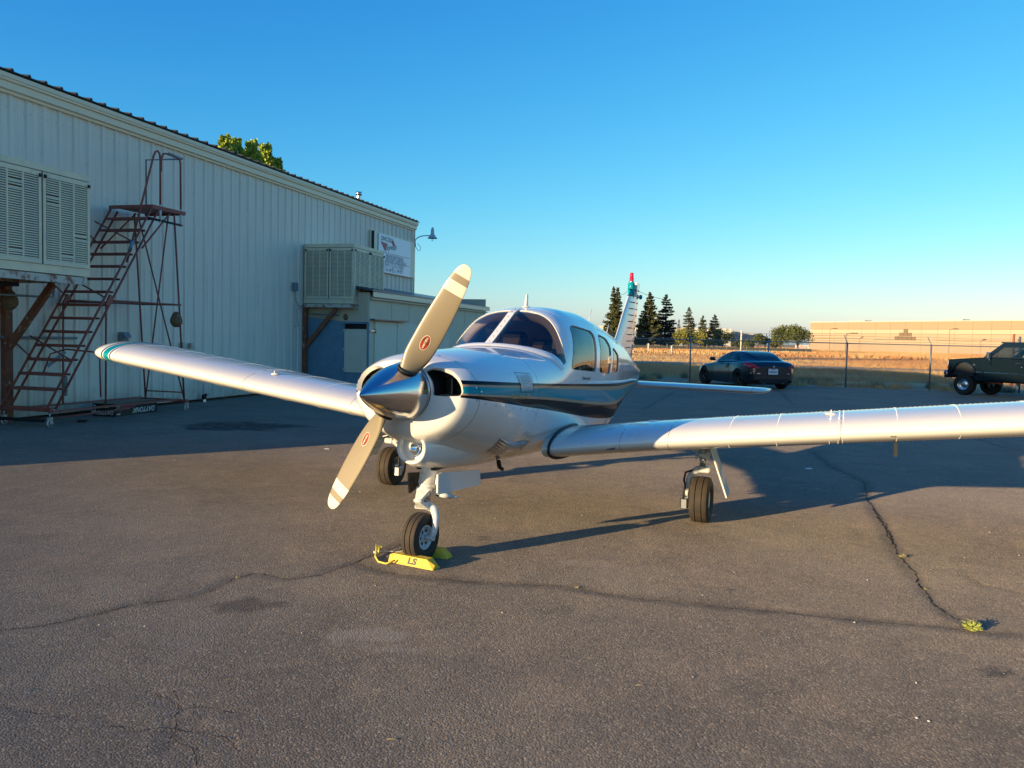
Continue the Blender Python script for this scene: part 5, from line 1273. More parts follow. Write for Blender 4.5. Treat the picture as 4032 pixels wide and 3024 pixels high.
# ---- landing gear
def wheel(name, parent, c, r, w, rim_r, lean=0.0, toe=0.0, grooves=2):
    e = empty(name, c, toe, parent); e.rotation_euler = (0, lean, toe)
    t = MB(); h = w / 2; pr = []
    gx = [h * .30, -h * .30] if grooves else []
    prof = []
    for k in range(0, 9):
        a = pi / 2 * k / 8; prof.append((rim_r + (r - rim_r - .012) * sin(a) ** .8 * .97, -h * (.80 + .20 * cos(a) * (1 - abs(2 * k / 8 - 1) * 0)) if k < 8 else -h * .80))
    left = [(rim_r, -h * .62), (rim_r + .012, -h * .86), (rim_r + (r - rim_r) * .35, -h * 1.0), (rim_r + (r - rim_r) * .65, -h * .99), (r * .955, -h * .84), (r * .985, -h * .66)]
    mid = []
    for x in (-1, 1):
        mid += [(r * (1 - .006), x * h * .34 - .0035), (r * (1 - .006) - .009, x * h * .34 - .0015), (r * (1 - .006) - .009, x * h * .34 + .0015), (r * (1 - .006), x * h * .34 + .0035)]
    prof = left + mid[:4] + [(r, 0)] + mid[4:] + [(p[0], -p[1]) for p in reversed(left)]
    t.lathe(prof, 56, (0, 0, 0), 'x'); 
    o = t.build('tyre', [tyre, tyre_dk], e)
    n = 56; k0 = len(left)
    mi_ = []
    for i in range(len(prof) - 1):
        g = i in (k0, k0 + 1, k0 + 2, k0 + 5, k0 + 6, k0 + 7); mi_ += [1 if g else 0] * n
    o.data.polygons.foreach_set('material_index', mi_); smooth_by_angle(o, 40)
    d = MB()
    for s in (1, -1):
        d.lathe([(rim_r + .004, s * h * .70), (rim_r - .006, s * h * .74), (rim_r - .014, s * h * .66), (rim_r * .72, s * h * .42), (rim_r * .45, s * h * .40), (rim_r * .38, s * h * .62), (rim_r * .2, s * h * .66), (0, s * h * .66)], 32, (0, 0, 0), 'x')
    rimo = d.build('wheel_rim', cast, e); smooth_by_angle(rimo, 40)
    hb = MB()
    for k in range(6):
        a = k * pi / 3
        for s in (1, -1): hb.lathe([(rim_r * .13, 0), (0, 0)], 10, (s * (h * .43 + .004), rim_r * .58 * cos(a), rim_r * .58 * sin(a)), 'x')
    hb.build('wheel_holes', dark_m, e)
    for k in range(6):
        a = k * pi / 3 + .5; b = MB(); b.lathe([(.006, -h * .7), (.006, h * .70), (0, h * .705)], 6, (0, rim_r * .86 * cos(a), rim_r * .86 * sin(a)), 'x'); b.build('wheel_bolt', steel, e)
    return e
ng = empty('nose_gear', (0, 0, 0), 0, plane)
NWX, NWY, NR = 0.0, .808, .168
wheel('nose_wheel', ng, (NWX, NWY, NR - .002), NR, .120, .082, 0.0, -.10)
g = MB(); g.lathe([(.062, .70), (.062, .66), (.056, .62), (.054, .53), (.058, .528), (.058, .500), (.050, .498)], 24, (0, .90, 0)); 
rot = Matrix.Rotation(radians(7), 3, 'X')
gm = MB(); gm.tube([(0, .935, .72), (0, .915, .62), (0, .888, .50)], [.066, .060, .052], 24); gm.tube([(0, .892, .525), (0, .888, .497)], .058, 24)
gm.bar((.05, .94, .70), (.062, .905, .52), .012, .03); gm.bar((-.05, .94, .70), (-.062, .905, .52), .012, .03); gm.build('strut_housing', cast, ng)
MB().tube([(0, .888, .51), (0, .862, .385)], .034, 24).build('oleo_piston', chrome, ng)
fk = MB()
fk.tube([(0, .862, .402), (0, .858, .372)], .046, 20)
fk.tube([(.0, .86, .382), (.045, .862, .372), (.078, .856, .356), (.098, .84, .315), (.104, .825, .25), (.098, .815, .20), (.086, .808, .166)], [.034, .033, .030, .026, .023, .021, .019], 12)
fk.tube([(.104, .808, .166), (.02, .808, .166)], .020, 12); fk.build('wheel_fork', cast, ng); smooth = True
tq = MB()  # torque links in front of the strut
def link(p0, p1, w0, w1, th, mb, mi=0):
    a, b = Vector(p0), Vector(p1); d = (b - a).normalized(); x = Vector((1, 0, 0)); n = d.cross(x).normalized()
    vs = [a - x * w0 - n * th, a + x * w0 - n * th, b + x * w1 - n * th, b - x * w1 - n * th, a - x * w0 + n * th, a + x * w0 + n * th, b + x * w1 + n * th, b - x * w1 + n * th]
    mb.add(vs, [(0, 3, 2, 1), (4, 5, 6, 7), (0, 1, 5, 4), (1, 2, 6, 5), (2, 3, 7, 6), (3, 0, 4, 7)], mi)
link((0, .845, .490), (0, .765, .425), .052, .022, .012, tq); tq.tube([(-.055, .845, .492), (.055, .845, .492)], .014, 10); tq.tube([(-.03, .765, .425), (.03, .765, .425)], .013, 10)
tq.build('upper_torque_link', cast, ng)
tq = MB(); link((0, .768, .420), (0, .832, .368), .022, .056, .012, tq); tq.tube([(-.058, .832, .366), (.058, .832, .366)], .013, 10); tq.build('lower_torque_link', cast, ng)
sd_ = MB(); sd_.tube([(.085, .905, .455), (.16, .955, .44)], .020, 12); sd_.tube([(.16, .955, .44), (.20, .985, .432)], .009, 8); sd_.box((.07, .90, .47), (.05, .03, .03)); sd_.tube([(.10, .93, .60), (.09, .915, .47)], .010, 8); sd_.lathe([(0, .886), (.014, .886), (.014, .89)], 12, (.083, 0, .456), 'y', 1); sd_.build('steering_damper', [cast, dark_m], ng)
for sgn_, nm in ((1, 'left'), (-1, 'right')):
    d = MB(); x = .125 * sgn_
    P = [(.80, .612), (.86, .618), (1.50, .548), (1.52, .44), (1.50, .432), (.83, .470), (.80, .485)]
    M = Matrix(((0, 0, 1, 0), (1, 0, 0, 0), (0, 1, 0, 0), (0, 0, 0, 1)))
    d.prism(P if sgn_ > 0 else [(.84, .60), (1.10, .57), (1.02, .48), (.86, .45)], x - .006, x + .006, M); o = d.build('nose_gear_door', white_p if sgn_ > 0 else engine_m, ng)
wb_ = MB(); wb_.box((0, 1.12, .64), (.15, .5, .03)); wb_.build('wheel_bay', dark_m, ng)
MB().tube([(.09, .93, .60), (.10, .90, .54), (.085, .905, .49)], .006, 6).build('brake_hose', cast, ng)
def main_gear(side, cx, cy, name_lab):
    g = empty('main_gear', (0, 0, 0), 0, plane); g['label'] = name_lab; s = side; r = .200
    wheel('main_wheel', g, (cx, cy, r - .003), r, .165, .095, 0, -.0)
    zt = le_u(cx) - .02
    MB().tube([(cx + .02 * s, cy, zt), (cx + .012 * s, cy, .56)], [.050, .046], 16).build('strut_housing', cast, g)
    MB().tube([(cx + .005 * s, cy, .60), (cx, cy, .475)], .026, 16).build('oleo_piston', chrome, g)
    k = MB(); k.box((cx + .02 * s, cy, .462), (.10, .085, .055), 0, None, .012); k.tube([(cx + .015 * s, cy - .0, .468), (cx - .045 * s, cy, .452), (cx - .085 * s, cy, .42), (cx - .112 * s, cy, .37), (cx - .122 * s, cy, .30), (cx - .122 * s, cy, .20)], [.034, .033, .030, .025, .021, .02], 12)
    k.tube([(cx - .125 * s, cy, .197), (cx, cy, .197)], .02, 12); k.build('wheel_fork', cast, g)
    k = MB(); k.box((cx - .130 * s, cy - .085, .165), (.060, .07, .095), 0, None, .008); k.lathe([(.085, -.006), (.085, .006), (.03, .006)], 24, (cx - .100 * s, cy, .197), 'x'); k.build('brake_caliper', steel, g)
    MB().tube([(cx - .08 * s, cy - .04, .45), (cx - .135 * s, cy - .05, .43), (cx - .145 * s, cy - .06, .36), (cx - .13 * s, cy - .07, .32), (cx - .14 * s, cy - .085, .26), (cx - .14 * s, cy - .085, .21)], .009, 8).build('brake_hose', dark_m, g)
    k = MB(); k.bar((cx - .02, cy - .06, .60), (cx + .06, cy - .05, .575), .03, .03); k.tube([(cx + .055, cy - .075, .60), (cx + .055, cy - .05, .60)], .022, 12); k.bar((cx - .05, cy - .05, .63), (cx - .16 * s, cy - .03, .655), .028, .03); k.tube([(cx - .16 * s, cy - .06, .65), (cx - .16 * s, cy, .65)], .02, 12)
    for dz in (.56, .585, .62): k.tube([(cx - .05, cy - .05, dz), (cx - .05, cy - .01, dz)], .011, 8)
    k.bar((cx - .16 * s, cy, .655), (cx - .26 * s, cy + .02, .70), .02, .03)
    k.build('drag_brace', [cast], g)
    k = MB(); k.box((cx + .02, cy + .02, zt + .01), (.26, .34, .05)); k.build('wheel_well', dark_m, g)
    MB().tube([(cx - .02 * s, cy - .05, .55), (cx + .03 * s, cy - .05, .52), (cx + .085 * s, cy - .04, .505)], .007, 6).build('door_rod', cast, g)
    return g
def plate(poly3, th, nrm, name, m, parent):
    n = Vector(nrm).normalized() * th / 2; k = len(poly3); vs = [Vector(p) - n for p in poly3] + [Vector(p) + n for p in poly3]
    return mk(name, vs, [tuple(reversed(range(k))), tuple(range(k, 2 * k))] + [(i, (i + 1) % k, k + (i + 1) % k, k + i) for i in range(k)], m, parent)
gl = main_gear(1, 1.572, 3.01, 'left main gear')
plate([(1.635, 2.90, .70), (1.795, 2.92, .245), (1.798, 3.10, .255), (1.638, 3.14, .70)], .012, (1, 0, .35), 'gear_door', white_p, gl)
gr_ = main_gear(-1, -1.664, 3.254, 'right main gear')
dr = plate([(-1.735, 3.08, .80), (-1.905, 3.10, .285), (-1.905, 3.36, .290), (-1.83, 3.46, .55), (-1.745, 3.48, .80)], .012, (-1, 0, .35), 'gear_door', cast, gr_)
for k in range(5):
    t = .12 + k * .19; p0 = Vector((-1.735, 3.09, .80)).lerp(Vector((-1.905, 3.11, .285)), t); p1 = Vector((-1.74, 3.46, .80)).lerp(Vector((-1.905, 3.36, .29)), t)
    MB().bar(p0 + Vector((.014, .03, 0)), p1 + Vector((.014, -.03, 0)), .02, .03).build('door_rib', cast, dr)
# ================================================================== FENCE
fence_m = mat('galvanised_fence', (.20, .22, .22), .45, metal=.6); fence_tan = mat('weathered_post', (.24, .20, .15), .6)
fence = empty('chain_link_fence', (0, 0, 0)); tag(fence, 'grey chain link fence with barbed wire along the far edge of the asphalt', 'fence')
def fy(x): return 34.1 - .205 * x
FH = 1.66
pxs = [2093, 2410, 2715, 3021, 3330, 3660, 4015]; fposts = []
for px in pxs:
    d = ray(px, 1500); t = 34.1 / (d[1] + .205 * d[0]); fposts.append((d[0] * t, d[1] * t))
x0, y0 = fposts[0]; dx = fposts[1][0] - x0
fposts = [(x0 - dx * k, fy(x0 - dx * k)) for k in (4, 3, 2, 1)] + fposts + [(fposts[-1][0] + 2.9 * k, fy(fposts[-1][0] + 2.9 * k)) for k in range(1, 5)]
for i, (x, y) in enumerate(fposts):
    p_ = MB().tube([(x, y, -.05), (x, y, FH + .03)], .030, 10).build('fence_post', fence_m, fence)
    MB().tube([(x, y, FH), (x - .02, y, FH + .05), (x - .07, y + .16, FH + .30)], [.024, .018, .012], 6).build('barb_arm', fence_m, p_)
MB().tube([(x, y, FH) for x, y in fposts], .020, 8).build('top_rail', fence_m, fence)
for k in range(3):
    e = .10 + .1 * k; pts = []
    for i, (x, y) in enumerate(fposts):
        pts.append((x - .07 * e / .3, y + .16 * e / .3, FH + e))
        if i < len(fposts) - 1: x2, y2 = fposts[i + 1]; pts.append(((x + x2) / 2, (y + y2) / 2 + .1, FH + e - .035))
    MB().tube(pts, .005, 4).build('barbed_wire', fence_m, fence)
# the woven mesh
A = np.array(fposts[0]); B = np.array(fposts[-1]); Lf = np.linalg.norm(B - A); u = (B - A) / Lf; nn = np.array([-u[1], u[0]])
sp = .088; V = []; Fm = []; r = .0042; hh = FH - .03; o = 0
for sgn_ in (1, -1):
    for k in range(int((Lf + hh) / sp) + 1):
        s0 = k * sp - (hh if sgn_ > 0 else 0); s1 = s0 + hh * sgn_ if sgn_ > 0 else s0 - hh
        a0, a1 = (s0, s1); z0, z1 = .02, hh
        def clip(a0, z0, a1, z1):
            for lim in (0, Lf):
                pass
            return a0, z0, a1, z1
        if a1 < 0 or a0 > Lf: continue
        if a0 < 0: z0 += (0 - a0) / (a1 - a0) * (z1 - z0); a0 = 0
        if a1 > Lf: z1 = z0 + (Lf - a0) / (a1 - a0) * (z1 - z0); a1 = Lf
        if sgn_ < 0 and (a0 > Lf or a1 < 0): continue
        m_ = 8; zz = []
        for (a, z) in ((a0, z0), (a1, z1)):
            i = min(max(int(a / Lf * 0), 0), 0); P = A + u * a
            # follow the line of the posts
            yy = np.interp(P[0], [q[0] for q in fposts], [q[1] for q in fposts])
            for (ox, oz) in ((-r, 0), (0, r), (r, 0)): V.append((P[0] + ox, yy + sgn_ * .003 + (0 if oz == 0 else r), z + oz))
        Fm += [(o, o + 1, o + 4, o + 3), (o + 1, o + 2, o + 5, o + 4), (o + 2, o, o + 3, o + 5)]; o += 6
mesh_ = mk_fast('wire_mesh', V, Fm, fence_m, fence); mesh_['kind'] = 'stuff'
# reddish gate posts behind the truck
for (px, pt) in ((3993, 1315), (4017, 1325)):
    d = ray(px, pt); P = EYE + d * (35.5 / d[1]); o = MB().tube([(0, 0, 0), (0, 0, P[2])], .05, 10).build('steel_post', mat('rust_brown_post', (.30, .10, .05), .7) if px < 4000 else fence_m); o.location = (P[0], P[1], 0)
    tag(o, 'rust brown steel post rising behind the pickup cab' if px < 4000 else 'grey steel post next to the rust brown one behind the pickup cab', 'post')
# ================================================================== DRY GRASS
def grass(name, n, pts, hmin, hmax, w, mats, label, lean=.35, per=1, mi=None, cat='grass'):
    P = pts(n); n = len(P); h = rng.uniform(hmin, hmax, n) ; a = rng.uniform(0, 2 * pi, n); ww = w * (.6 + .8 * rng.random(n)); le = lean * h * rng.random(n); la = rng.uniform(0, 2 * pi, n)
    c, s = np.cos(a) * ww, np.sin(a) * ww
    V = np.zeros((n, 3, 3)); V[:, 0] = P + np.stack([c, s, 0 * c], -1); V[:, 1] = P - np.stack([c, s, 0 * c], -1); V[:, 2] = P + np.stack([np.cos(la) * le, np.sin(la) * le, h], -1)
    F_ = np.arange(n * 3).reshape(n, 3); o = mk_fast(name, V.reshape(-1, 3), F_, mats, mi=(rng.integers(0, len(mats), n) if mi is None else mi(P))); tag(o, label, cat, kind='stuff'); return o
g1 = mat('straw_gold', (.54, .30, .11), .8); g2 = mat('straw_red_brown', (.46, .21, .075), .8); g3 = mat('straw_pale', (.60, .42, .20), .8); g4 = mat('weed_green', (.10, .13, .05), .8); g5 = mat('weed_grey_green', (.14, .155, .09), .85); g6 = mat('straw_dull', (.52, .29, .10), .85)
def wedge(n, y0, y1, k0=.05, k1=.75, dens=1.0):
    y = np.exp(rng.uniform(np.log(y0), np.log(y1), n)); x = y * rng.uniform(k0, k1, n); return x, y
def field_pts(n):
    x, y = wedge(n * 2, 37.5, 420, .02, .80); dn = vnoise(x, y, .11, 21) + .6 * vnoise(x, y, .35, 22)
    rel = y + .2 * x; keep = ((rel < 60.2) | (rel > 67)) & (y > edge_y(x) + 4.4) & (dn > -.42)
    return np.stack([x[keep], y[keep], np.full(keep.sum(), -.05)], -1)[:n]
def field_mi(P):
    x, y = P[:, 0], P[:, 1]; v = vnoise(x * .6, y * .25, .25, 23) + .5 * rng.random(len(x)) - .25; m = np.where(v > .15, 1, np.where(v < -.22, 2, 0)); m = np.where((v < -.05) & (y < 60) & (rng.random(len(x)) < .25), 3, m); return m
near_h = .42
x_, y_ = None, None
Pf = field_pts(230000)
def field(n): return Pf[Pf[:, 1] < 110]
o = grass('dry_grass', 0, field, .07, .24, .014, [g1, g2, g3, g6], 'golden dry grass of the field beyond the fence', mi=field_mi, lean=1.3)
def field_far(n): return Pf[Pf[:, 1] >= 110]
grass('dry_grass', 0, field_far, .15, .5, .12, [g1, g2, g3, g6], 'far golden grass of the field below the trees and the tan warehouse', mi=field_mi)
def clumps(n, xr, off, spread, cnt, hmul=1):
    out = []
    for k in range(cnt):
        cx = rng.uniform(*xr); cy = edge_y(cx) + rng.uniform(*off); r_ = rng.uniform(.12, .42) * spread; m_ = n // cnt; a = rng.uniform(0, 2 * pi, m_); q = r_ * np.sqrt(rng.random(m_)); out.append(np.stack([cx + q * np.cos(a), cy + q * np.sin(a), np.full(m_, -.04)], -1))
    return np.concatenate(out)
grass('verge_weeds', 0, lambda n: clumps(9000, (3, 30), (.3, 2.6), 1.0, 60), .08, .30, .010, [g3, g6], 'pale dry weed tufts along the foot of the fence', lean=.8)
grass('verge_weeds', 0, lambda n: clumps(7000, (3, 30), (.9, 4.6), 1.2, 34), .10, .36, .012, [g4, g5], 'grey green weeds growing along the fence line', lean=.7)
def strip(n):
    x = rng.uniform(0, 34, n); y = edge_y(x) + rng.uniform(-.3, 4.6, n) ; return np.stack([x, y, np.full(n, -.04)], -1)
grass('verge_weeds', 0, lambda n: strip(16000), .02, .10, .008, [g3, g6, g6], 'short dead grass over the gravel verge by the fence', lean=1.0)
# ================================================================== TREES
bark = mat('bark_brown', (.12, .075, .045), .9)
def leafmat(name, c, c2): return mat(name, c, .75, spec=.2, noise=(.8, 1, c2))
con_a = leafmat('conifer_olive', (.055, .070, .030), (.085, .085, .035)); con_b = leafmat('conifer_dark', (.022, .035, .026), (.035, .048, .030)); con_c = leafmat('conifer_light', (.075, .080, .035), (.05, .06, .03))
brd_a = leafmat('leaf_yellow_green', (.27, .25, .05), (.16, .17, .04)); brd_b = leafmat('leaf_dark_green', (.075, .095, .035), (.12, .13, .045)); brd_c = leafmat('leaf_bright_green', (.40, .46, .07), (.27, .38, .06))
def leaves(name, C, size, m, parent, flat=.0, seed=0):
    r = np.random.default_rng(seed); n = len(C); d = r.normal(size=(n, 3)); d /= np.linalg.norm(d, axis=1, keepdims=True); e = r.normal(size=(n, 3)); e -= (e * d).sum(1, keepdims=True) * d; e /= np.linalg.norm(e, axis=1, keepdims=True); s = size * (.5 + r.random((n, 1)))
    V = np.stack([C - d * s * .5, C + e * s * .42, C + d * s * .62, C - e * s * .36], 1).reshape(-1, 3); return mk_fast(name, V, np.arange(n * 4).reshape(n, 4), m, parent)
def conifer(x, y, h, w, m, label, seed, base=.12, double=False, sparse=1.0, group='conifers beyond the field'):
    t = empty('conifer_tree', (x, y, -.05)); tag(t, label, 'tree', group); r = np.random.default_rng(seed); C = []; tops = [(0, h)] if not double else [(-.036 * h, h), (.034 * h, h * .985)]
    tk = MB(); tk.tube([(0, 0, 0), (0, 0, h * .5), (0, 0, h * .9)], [h * .018, h * .012, .03], 8)
    br = MB()
    for (ox, H_t) in tops:
        nl = int(26 * (1 if sparse == 1 else .8))
        for L in range(nl):
            f = (L + r.uniform(-.2, .2)) / nl; z = h * base + (H_t - h * base) * f; rad = w * .74 * (1 - f) ** .66 * (1.0 if f > .06 else .75) * r.uniform(.82, 1.1) / (1 if not double else (1 + .6 * f)); cx = ox * min(1, f * 1.3)
            for b in range(int(9 * (1 - f * .45))):
                a = r.uniform(0, 2 * pi); rr = rad * r.uniform(.75, 1.12); k = int((56 + 95 * (1 - f)) * sparse); tt = r.uniform(.12, 1, k) ** .8; up = .16 * rr * (tt ** 2.4) - .10 * rr * tt
                sway = r.normal(0, .055 * rr + .04, (k, 3)); P = np.stack([cx + np.cos(a) * rr * tt, np.sin(a) * rr * tt, z + up * 1.2], -1) + sway * np.array([1, 1, .6]); C.append(P)
                if b % 3 == 0: br.tube([(cx, 0, z - .02 * h), (cx + cos(a) * rr * .8, sin(a) * rr * .8, z)], .03, 4, caps=False)
        C.append(np.stack([r.normal(ox, .02 * w, 60), r.normal(0, .02 * w, 60), r.uniform(H_t * .93, H_t * 1.012, 60)], -1))
    tk.build('trunk', bark, t); C = np.concatenate(C); C = C[C[:, 2] > .4]; leaves('crown', C, .048 * w + .10, m, t, seed=seed); br.build('branches', bark, t)
    return t
def broad(x, y, h, w, m, label, seed, trunk=.18, n=2600, group='broadleaf trees beyond the field', leaf=None, blobs=16, cat='tree', name='broadleaf_tree', asp=1.0, tall=1.0):
    t = empty(name, (x, y, -.05)); tag(t, label, cat, group); r = np.random.default_rng(seed); C = []; tk = MB()
    tk.tube([(0, 0, 0), (.02 * w, 0, h * trunk), (0, 0, h * .6)], [.022 * h, .016 * h, .008 * h], 8)
    zc = h * (trunk + (1 - trunk) * .52); n = int(n * 1.8)
    for k in range(blobs):
        d = r.normal(size=3); d /= np.linalg.norm(d); q = r.uniform(.35, .78); c = np.array([d[0] * w / 2 * q, d[1] * w / 2 * q * asp, zc + d[2] * h * (1 - trunk) * .36 * q * tall]); rr = w * r.uniform(.17, .27); m_ = n // blobs; e = r.normal(size=(m_, 3)); e /= np.linalg.norm(e, axis=1, keepdims=True); C.append(c + e * rr * r.uniform(.35, 1.3, (m_, 1)) * np.array([1, 1, .8]))
        if k % 2 == 0: tk.tube([(0, 0, h * trunk * .8), tuple(c * np.array([.5, .5, 1]) - np.array([0, 0, rr * .4])), tuple(c)], [.010 * h, .006 * h, .002 * h], 5, caps=False)
    tk.build('trunk', bark, t); C = np.concatenate(C); C = C[(C[:, 2] > h * trunk * .55) & (C[:, 2] < h * 1.03)]; leaves('crown', C, leaf or w * .055, m, t, seed=seed); return t
def place(px, pbase, Y): d = ray(px, pbase); p = EYE + d * (Y / d[1]); return p[0]
def hgt(px, ptop, Y): return float(at_y(px, ptop, Y)[2]) + .05
def wid(w, Y): return w / FPX * Y
conifer(place(2418, 1370, 175), 175, hgt(2425, 1132, 175), wid(84, 175), con_a, 'tall dense double topped conifer, leftmost, just left of the airplane fin', 1, double=True, base=.06)
conifer(place(2553, 1370, 180), 180, hgt(2556, 1153, 180), wid(84, 180), con_a, 'tall olive green conifer just right of the airplane fin', 2, base=.10)
conifer(place(2617, 1370, 185), 185, hgt(2620, 1163, 185), wid(80, 185), con_b, 'tall dark blue green conifer, third from the left', 3, base=.10, sparse=.8)
conifer(place(2670, 1370, 260), 260, hgt(2670, 1258, 260), wid(20, 260), con_c, 'thin small conifer tip behind the yellow green bushy trees', 4, sparse=.5)
conifer(place(2708, 1370, 240), 240, hgt(2708, 1211, 240), wid(62, 240), con_c, 'airy conifer with open layered branches, largest of the far right three', 5, sparse=.55)
conifer(place(2764, 1370, 250), 250, hgt(2763, 1244, 250), wid(50, 250), con_c, 'blunt topped airy conifer in the middle of the far right three', 6, sparse=.55)
conifer(place(2810, 1370, 245), 245, hgt(2811, 1240, 245), wid(56, 245), con_b, 'pointed conifer, rightmost of the far right three', 7, sparse=.65)
Bt = [(2690, 1288, 92, brd_a, 'yellow green bushy tree right of the dark conifer'), (2755, 1292, 70, brd_a, 'second yellow green bushy tree below the airy conifers'), (2843, 1290, 92, brd_b, 'round dark green bushy tree left of the far bridge roof'),
      (2905, 1335, 60, brd_b, 'low dark green shrub tree behind the thin white pole'), (2985, 1298, 46, brd_b, 'small upright dark tree right of the far grey roof'), (2948, 1330, 46, brd_b, 'low dark bush below the far grey roof'), (3012, 1312, 36, brd_b, 'small loose green tree beside the fence post'), (2640, 1318, 70, brd_b, 'dark low tree at the feet of the dark conifer'), (2445, 1330, 60, brd_b, 'dark low tree behind the airplane fin'), (2520, 1330, 60, brd_b, 'dark low tree right of the airplane fin'),
      (3070, 1275, 96, brd_b, 'large loose green tree left of the tan warehouse'), (3140, 1272, 100, brd_b, 'large loose green tree touching the corner of the tan warehouse'), (3055, 1325, 60, brd_a, 'low yellow green bush left of the graffiti wall'), (2790, 1330, 50, brd_a, 'low bright bush between the bushy trees'), (2335, 1325, 50, brd_b, 'low dark tree seen over the airplane cabin')]
for i, (px, pt, w, m_, lb) in enumerate(Bt):
    Y = 165 + (i * 37) % 45; broad(place(px, 1375, Y), Y, hgt(px, pt, Y), wid(w, Y), m_, lb, 20 + i, trunk=.10 if w < 80 else .2, n=2400 if w > 80 else 1300, leaf=wid(4.6, Y))
# the trees behind the hangar roof
def roof_tree(px, pt, w, Y, label, seed, lobes):
    hh = hgt(px, pt, Y); t = empty('broadleaf_tree', (place(px, 700, Y), Y, -.05)); tag(t, label, 'tree', 'green trees behind the hangar'); r = np.random.default_rng(seed); C = []; W = wid(w, Y)
    tk = MB(); tk.tube([(0, 0, 0), (0, 0, hh * .5), (0, 0, hh * .85)], [.2, .13, .04], 8)
    for k in range(lobes):
        f = (k + .5) / lobes; z = hh * (.55 + .43 * f); rad = W * .5 * (1 - f ** 2.2) ** .5 + .15; a = k * 2.4; q = rad * r.uniform(.3, 1.12); c = np.array([cos(a) * q, sin(a) * q, z - .15]); rr = W * r.uniform(.09, .19); m_ = 300; e = r.normal(size=(m_, 3)); e /= np.linalg.norm(e, axis=1, keepdims=True)
        C.append(c + e * rr * r.uniform(.1, 1.3, (m_, 1)) ** 1.1 * np.array([1, 1, 1.2])); tk.tube([(0, 0, z - .9), tuple(c)], [.05, .012], 4, caps=False)
    tk.build('trunk', bark, t); C = np.concatenate(C); leaves('crown', C, .15, brd_c, t, seed=seed)
for i, a_ in enumerate(((882, 508, 62, 52, 'bright green tree crown, leftmost and tallest over the hangar roof'), (928, 522, 60, 53, 'second bright green tree crown from the left over the hangar roof'), (985, 535, 84, 54, 'third bright green tree crown from the left over the hangar roof'), (1048, 552, 78, 56, 'fourth bright green tree crown over the hangar roof'), (1092, 612, 70, 57, 'lowest rightmost bright green tree crown over the hangar roof'))): roof_tree(*a_, 70 + i, 64)
# ================================================================== FAR BUILDINGS
wh_a = mat('warehouse_tan', (.36, .25, .16), .8, noise=(.05, .6, (.33, .235, .15))); wh_b = mat('warehouse_cream', (.44, .36, .25), .8, noise=(.08, .6, (.41, .335, .235))); wh_c = mat('warehouse_light_tan', (.38, .29, .20), .8, noise=(.07, .6, (.35, .265, .18))); wh_d = mat('warehouse_brown', (.17, .12, .08), .8); wh_e = mat('warehouse_cap', (.52, .47, .40), .7)
pA = at_y(3189, 1380, 262.0); pB = at_y(4032, 1404, 200.0); dW = np.array([pB[0] - pA[0], pB[1] - pA[1]]); LW = np.hypot(*dW); ua = dW / LW
wh = empty('warehouse', (pA[0], pA[1], -.05), atan2(ua[1], ua[0])); tag(wh, 'huge tan concrete panel warehouse with a stepped brown block motif', 'warehouse')
HWh = float(at_y(3189, 1270, 262)[2]) + .05; L2 = LW * 1.9
MB().box((L2 / 2, 40, HWh / 2 - .2), (L2 - .4, 79, HWh - .6)).build('core', wh_c, wh)
npan = 26; pw_ = L2 / npan
for k in range(npan):
    for (z0, z1, m_) in ((0, .44, wh_c), (.44, .60, wh_c), (.60, .72, wh_b), (.72, .78, wh_b), (.78, 1.0, wh_a)):
        if z0 in (.60, .72) and k % 1: pass
    for (z0, z1, m_, nm) in ((0, .43, wh_c, 'lower_panel'), (.435, .61, wh_c, 'middle_panel'), (.615, .755, wh_b, 'cream_panel'), (.76, 1.0, wh_a, 'upper_panel')):
        o = MB().box((k * pw_ + pw_ / 2, 0, (z0 + z1) / 2 * HWh), (pw_ - .05, .5, (z1 - z0) * HWh - .02)).build(nm, m_, wh)
MB().box((L2 / 2, .1, HWh + .10), (L2 + .2, .9, .22)).build('parapet_cap', wh_e, wh)
def wx(px): # along-wall position of a picture column
    d = ray(px, 1320); M_ = np.array([[ua[0], -d[0]], [ua[1], -d[1]]]); s_, t_ = np.linalg.solve(M_, -np.array([pA[0], pA[1]])); return s_, t_
def wz(px, py): s_, t_ = wx(px); return float(EYE[2] + ray(px, py)[2] / ray(px, py)[1] * (ray(px, 1320)[1] * t_)) + .05
for (xa, xb, ya, yb) in ((1092, 1133, 463, 497), (1052, 1090, 498, 530), (1092, 1130, 498, 530), (1132, 1170, 499, 531), (1011, 1048, 532, 567), (1050, 1088, 533, 567), (1091, 1129, 534, 568), (1132, 1170, 535, 569), (1172, 1209, 536, 570)):
    q = [3100 + xa / 2.3734, 3100 + xb / 2.3734]; s0, s1 = wx(q[0])[0], wx(q[1])[0]; z1, z0 = wz(q[0], 1100 + ya / 2.3734), wz(q[0], 1100 + yb / 2.3734)
    MB().box(((s0 + s1) / 2, -.30, (z0 + z1) / 2), (s1 - s0, .12, z1 - z0)).build('brown_block', wh_d, wh)
for k, x_ in enumerate((14, 46, 71, 83, 101)): MB().box((x_, 6, HWh + .45), (5.5 if k < 2 else 1.6, 3, .5)).build('rooftop_unit', wh_e, wh)
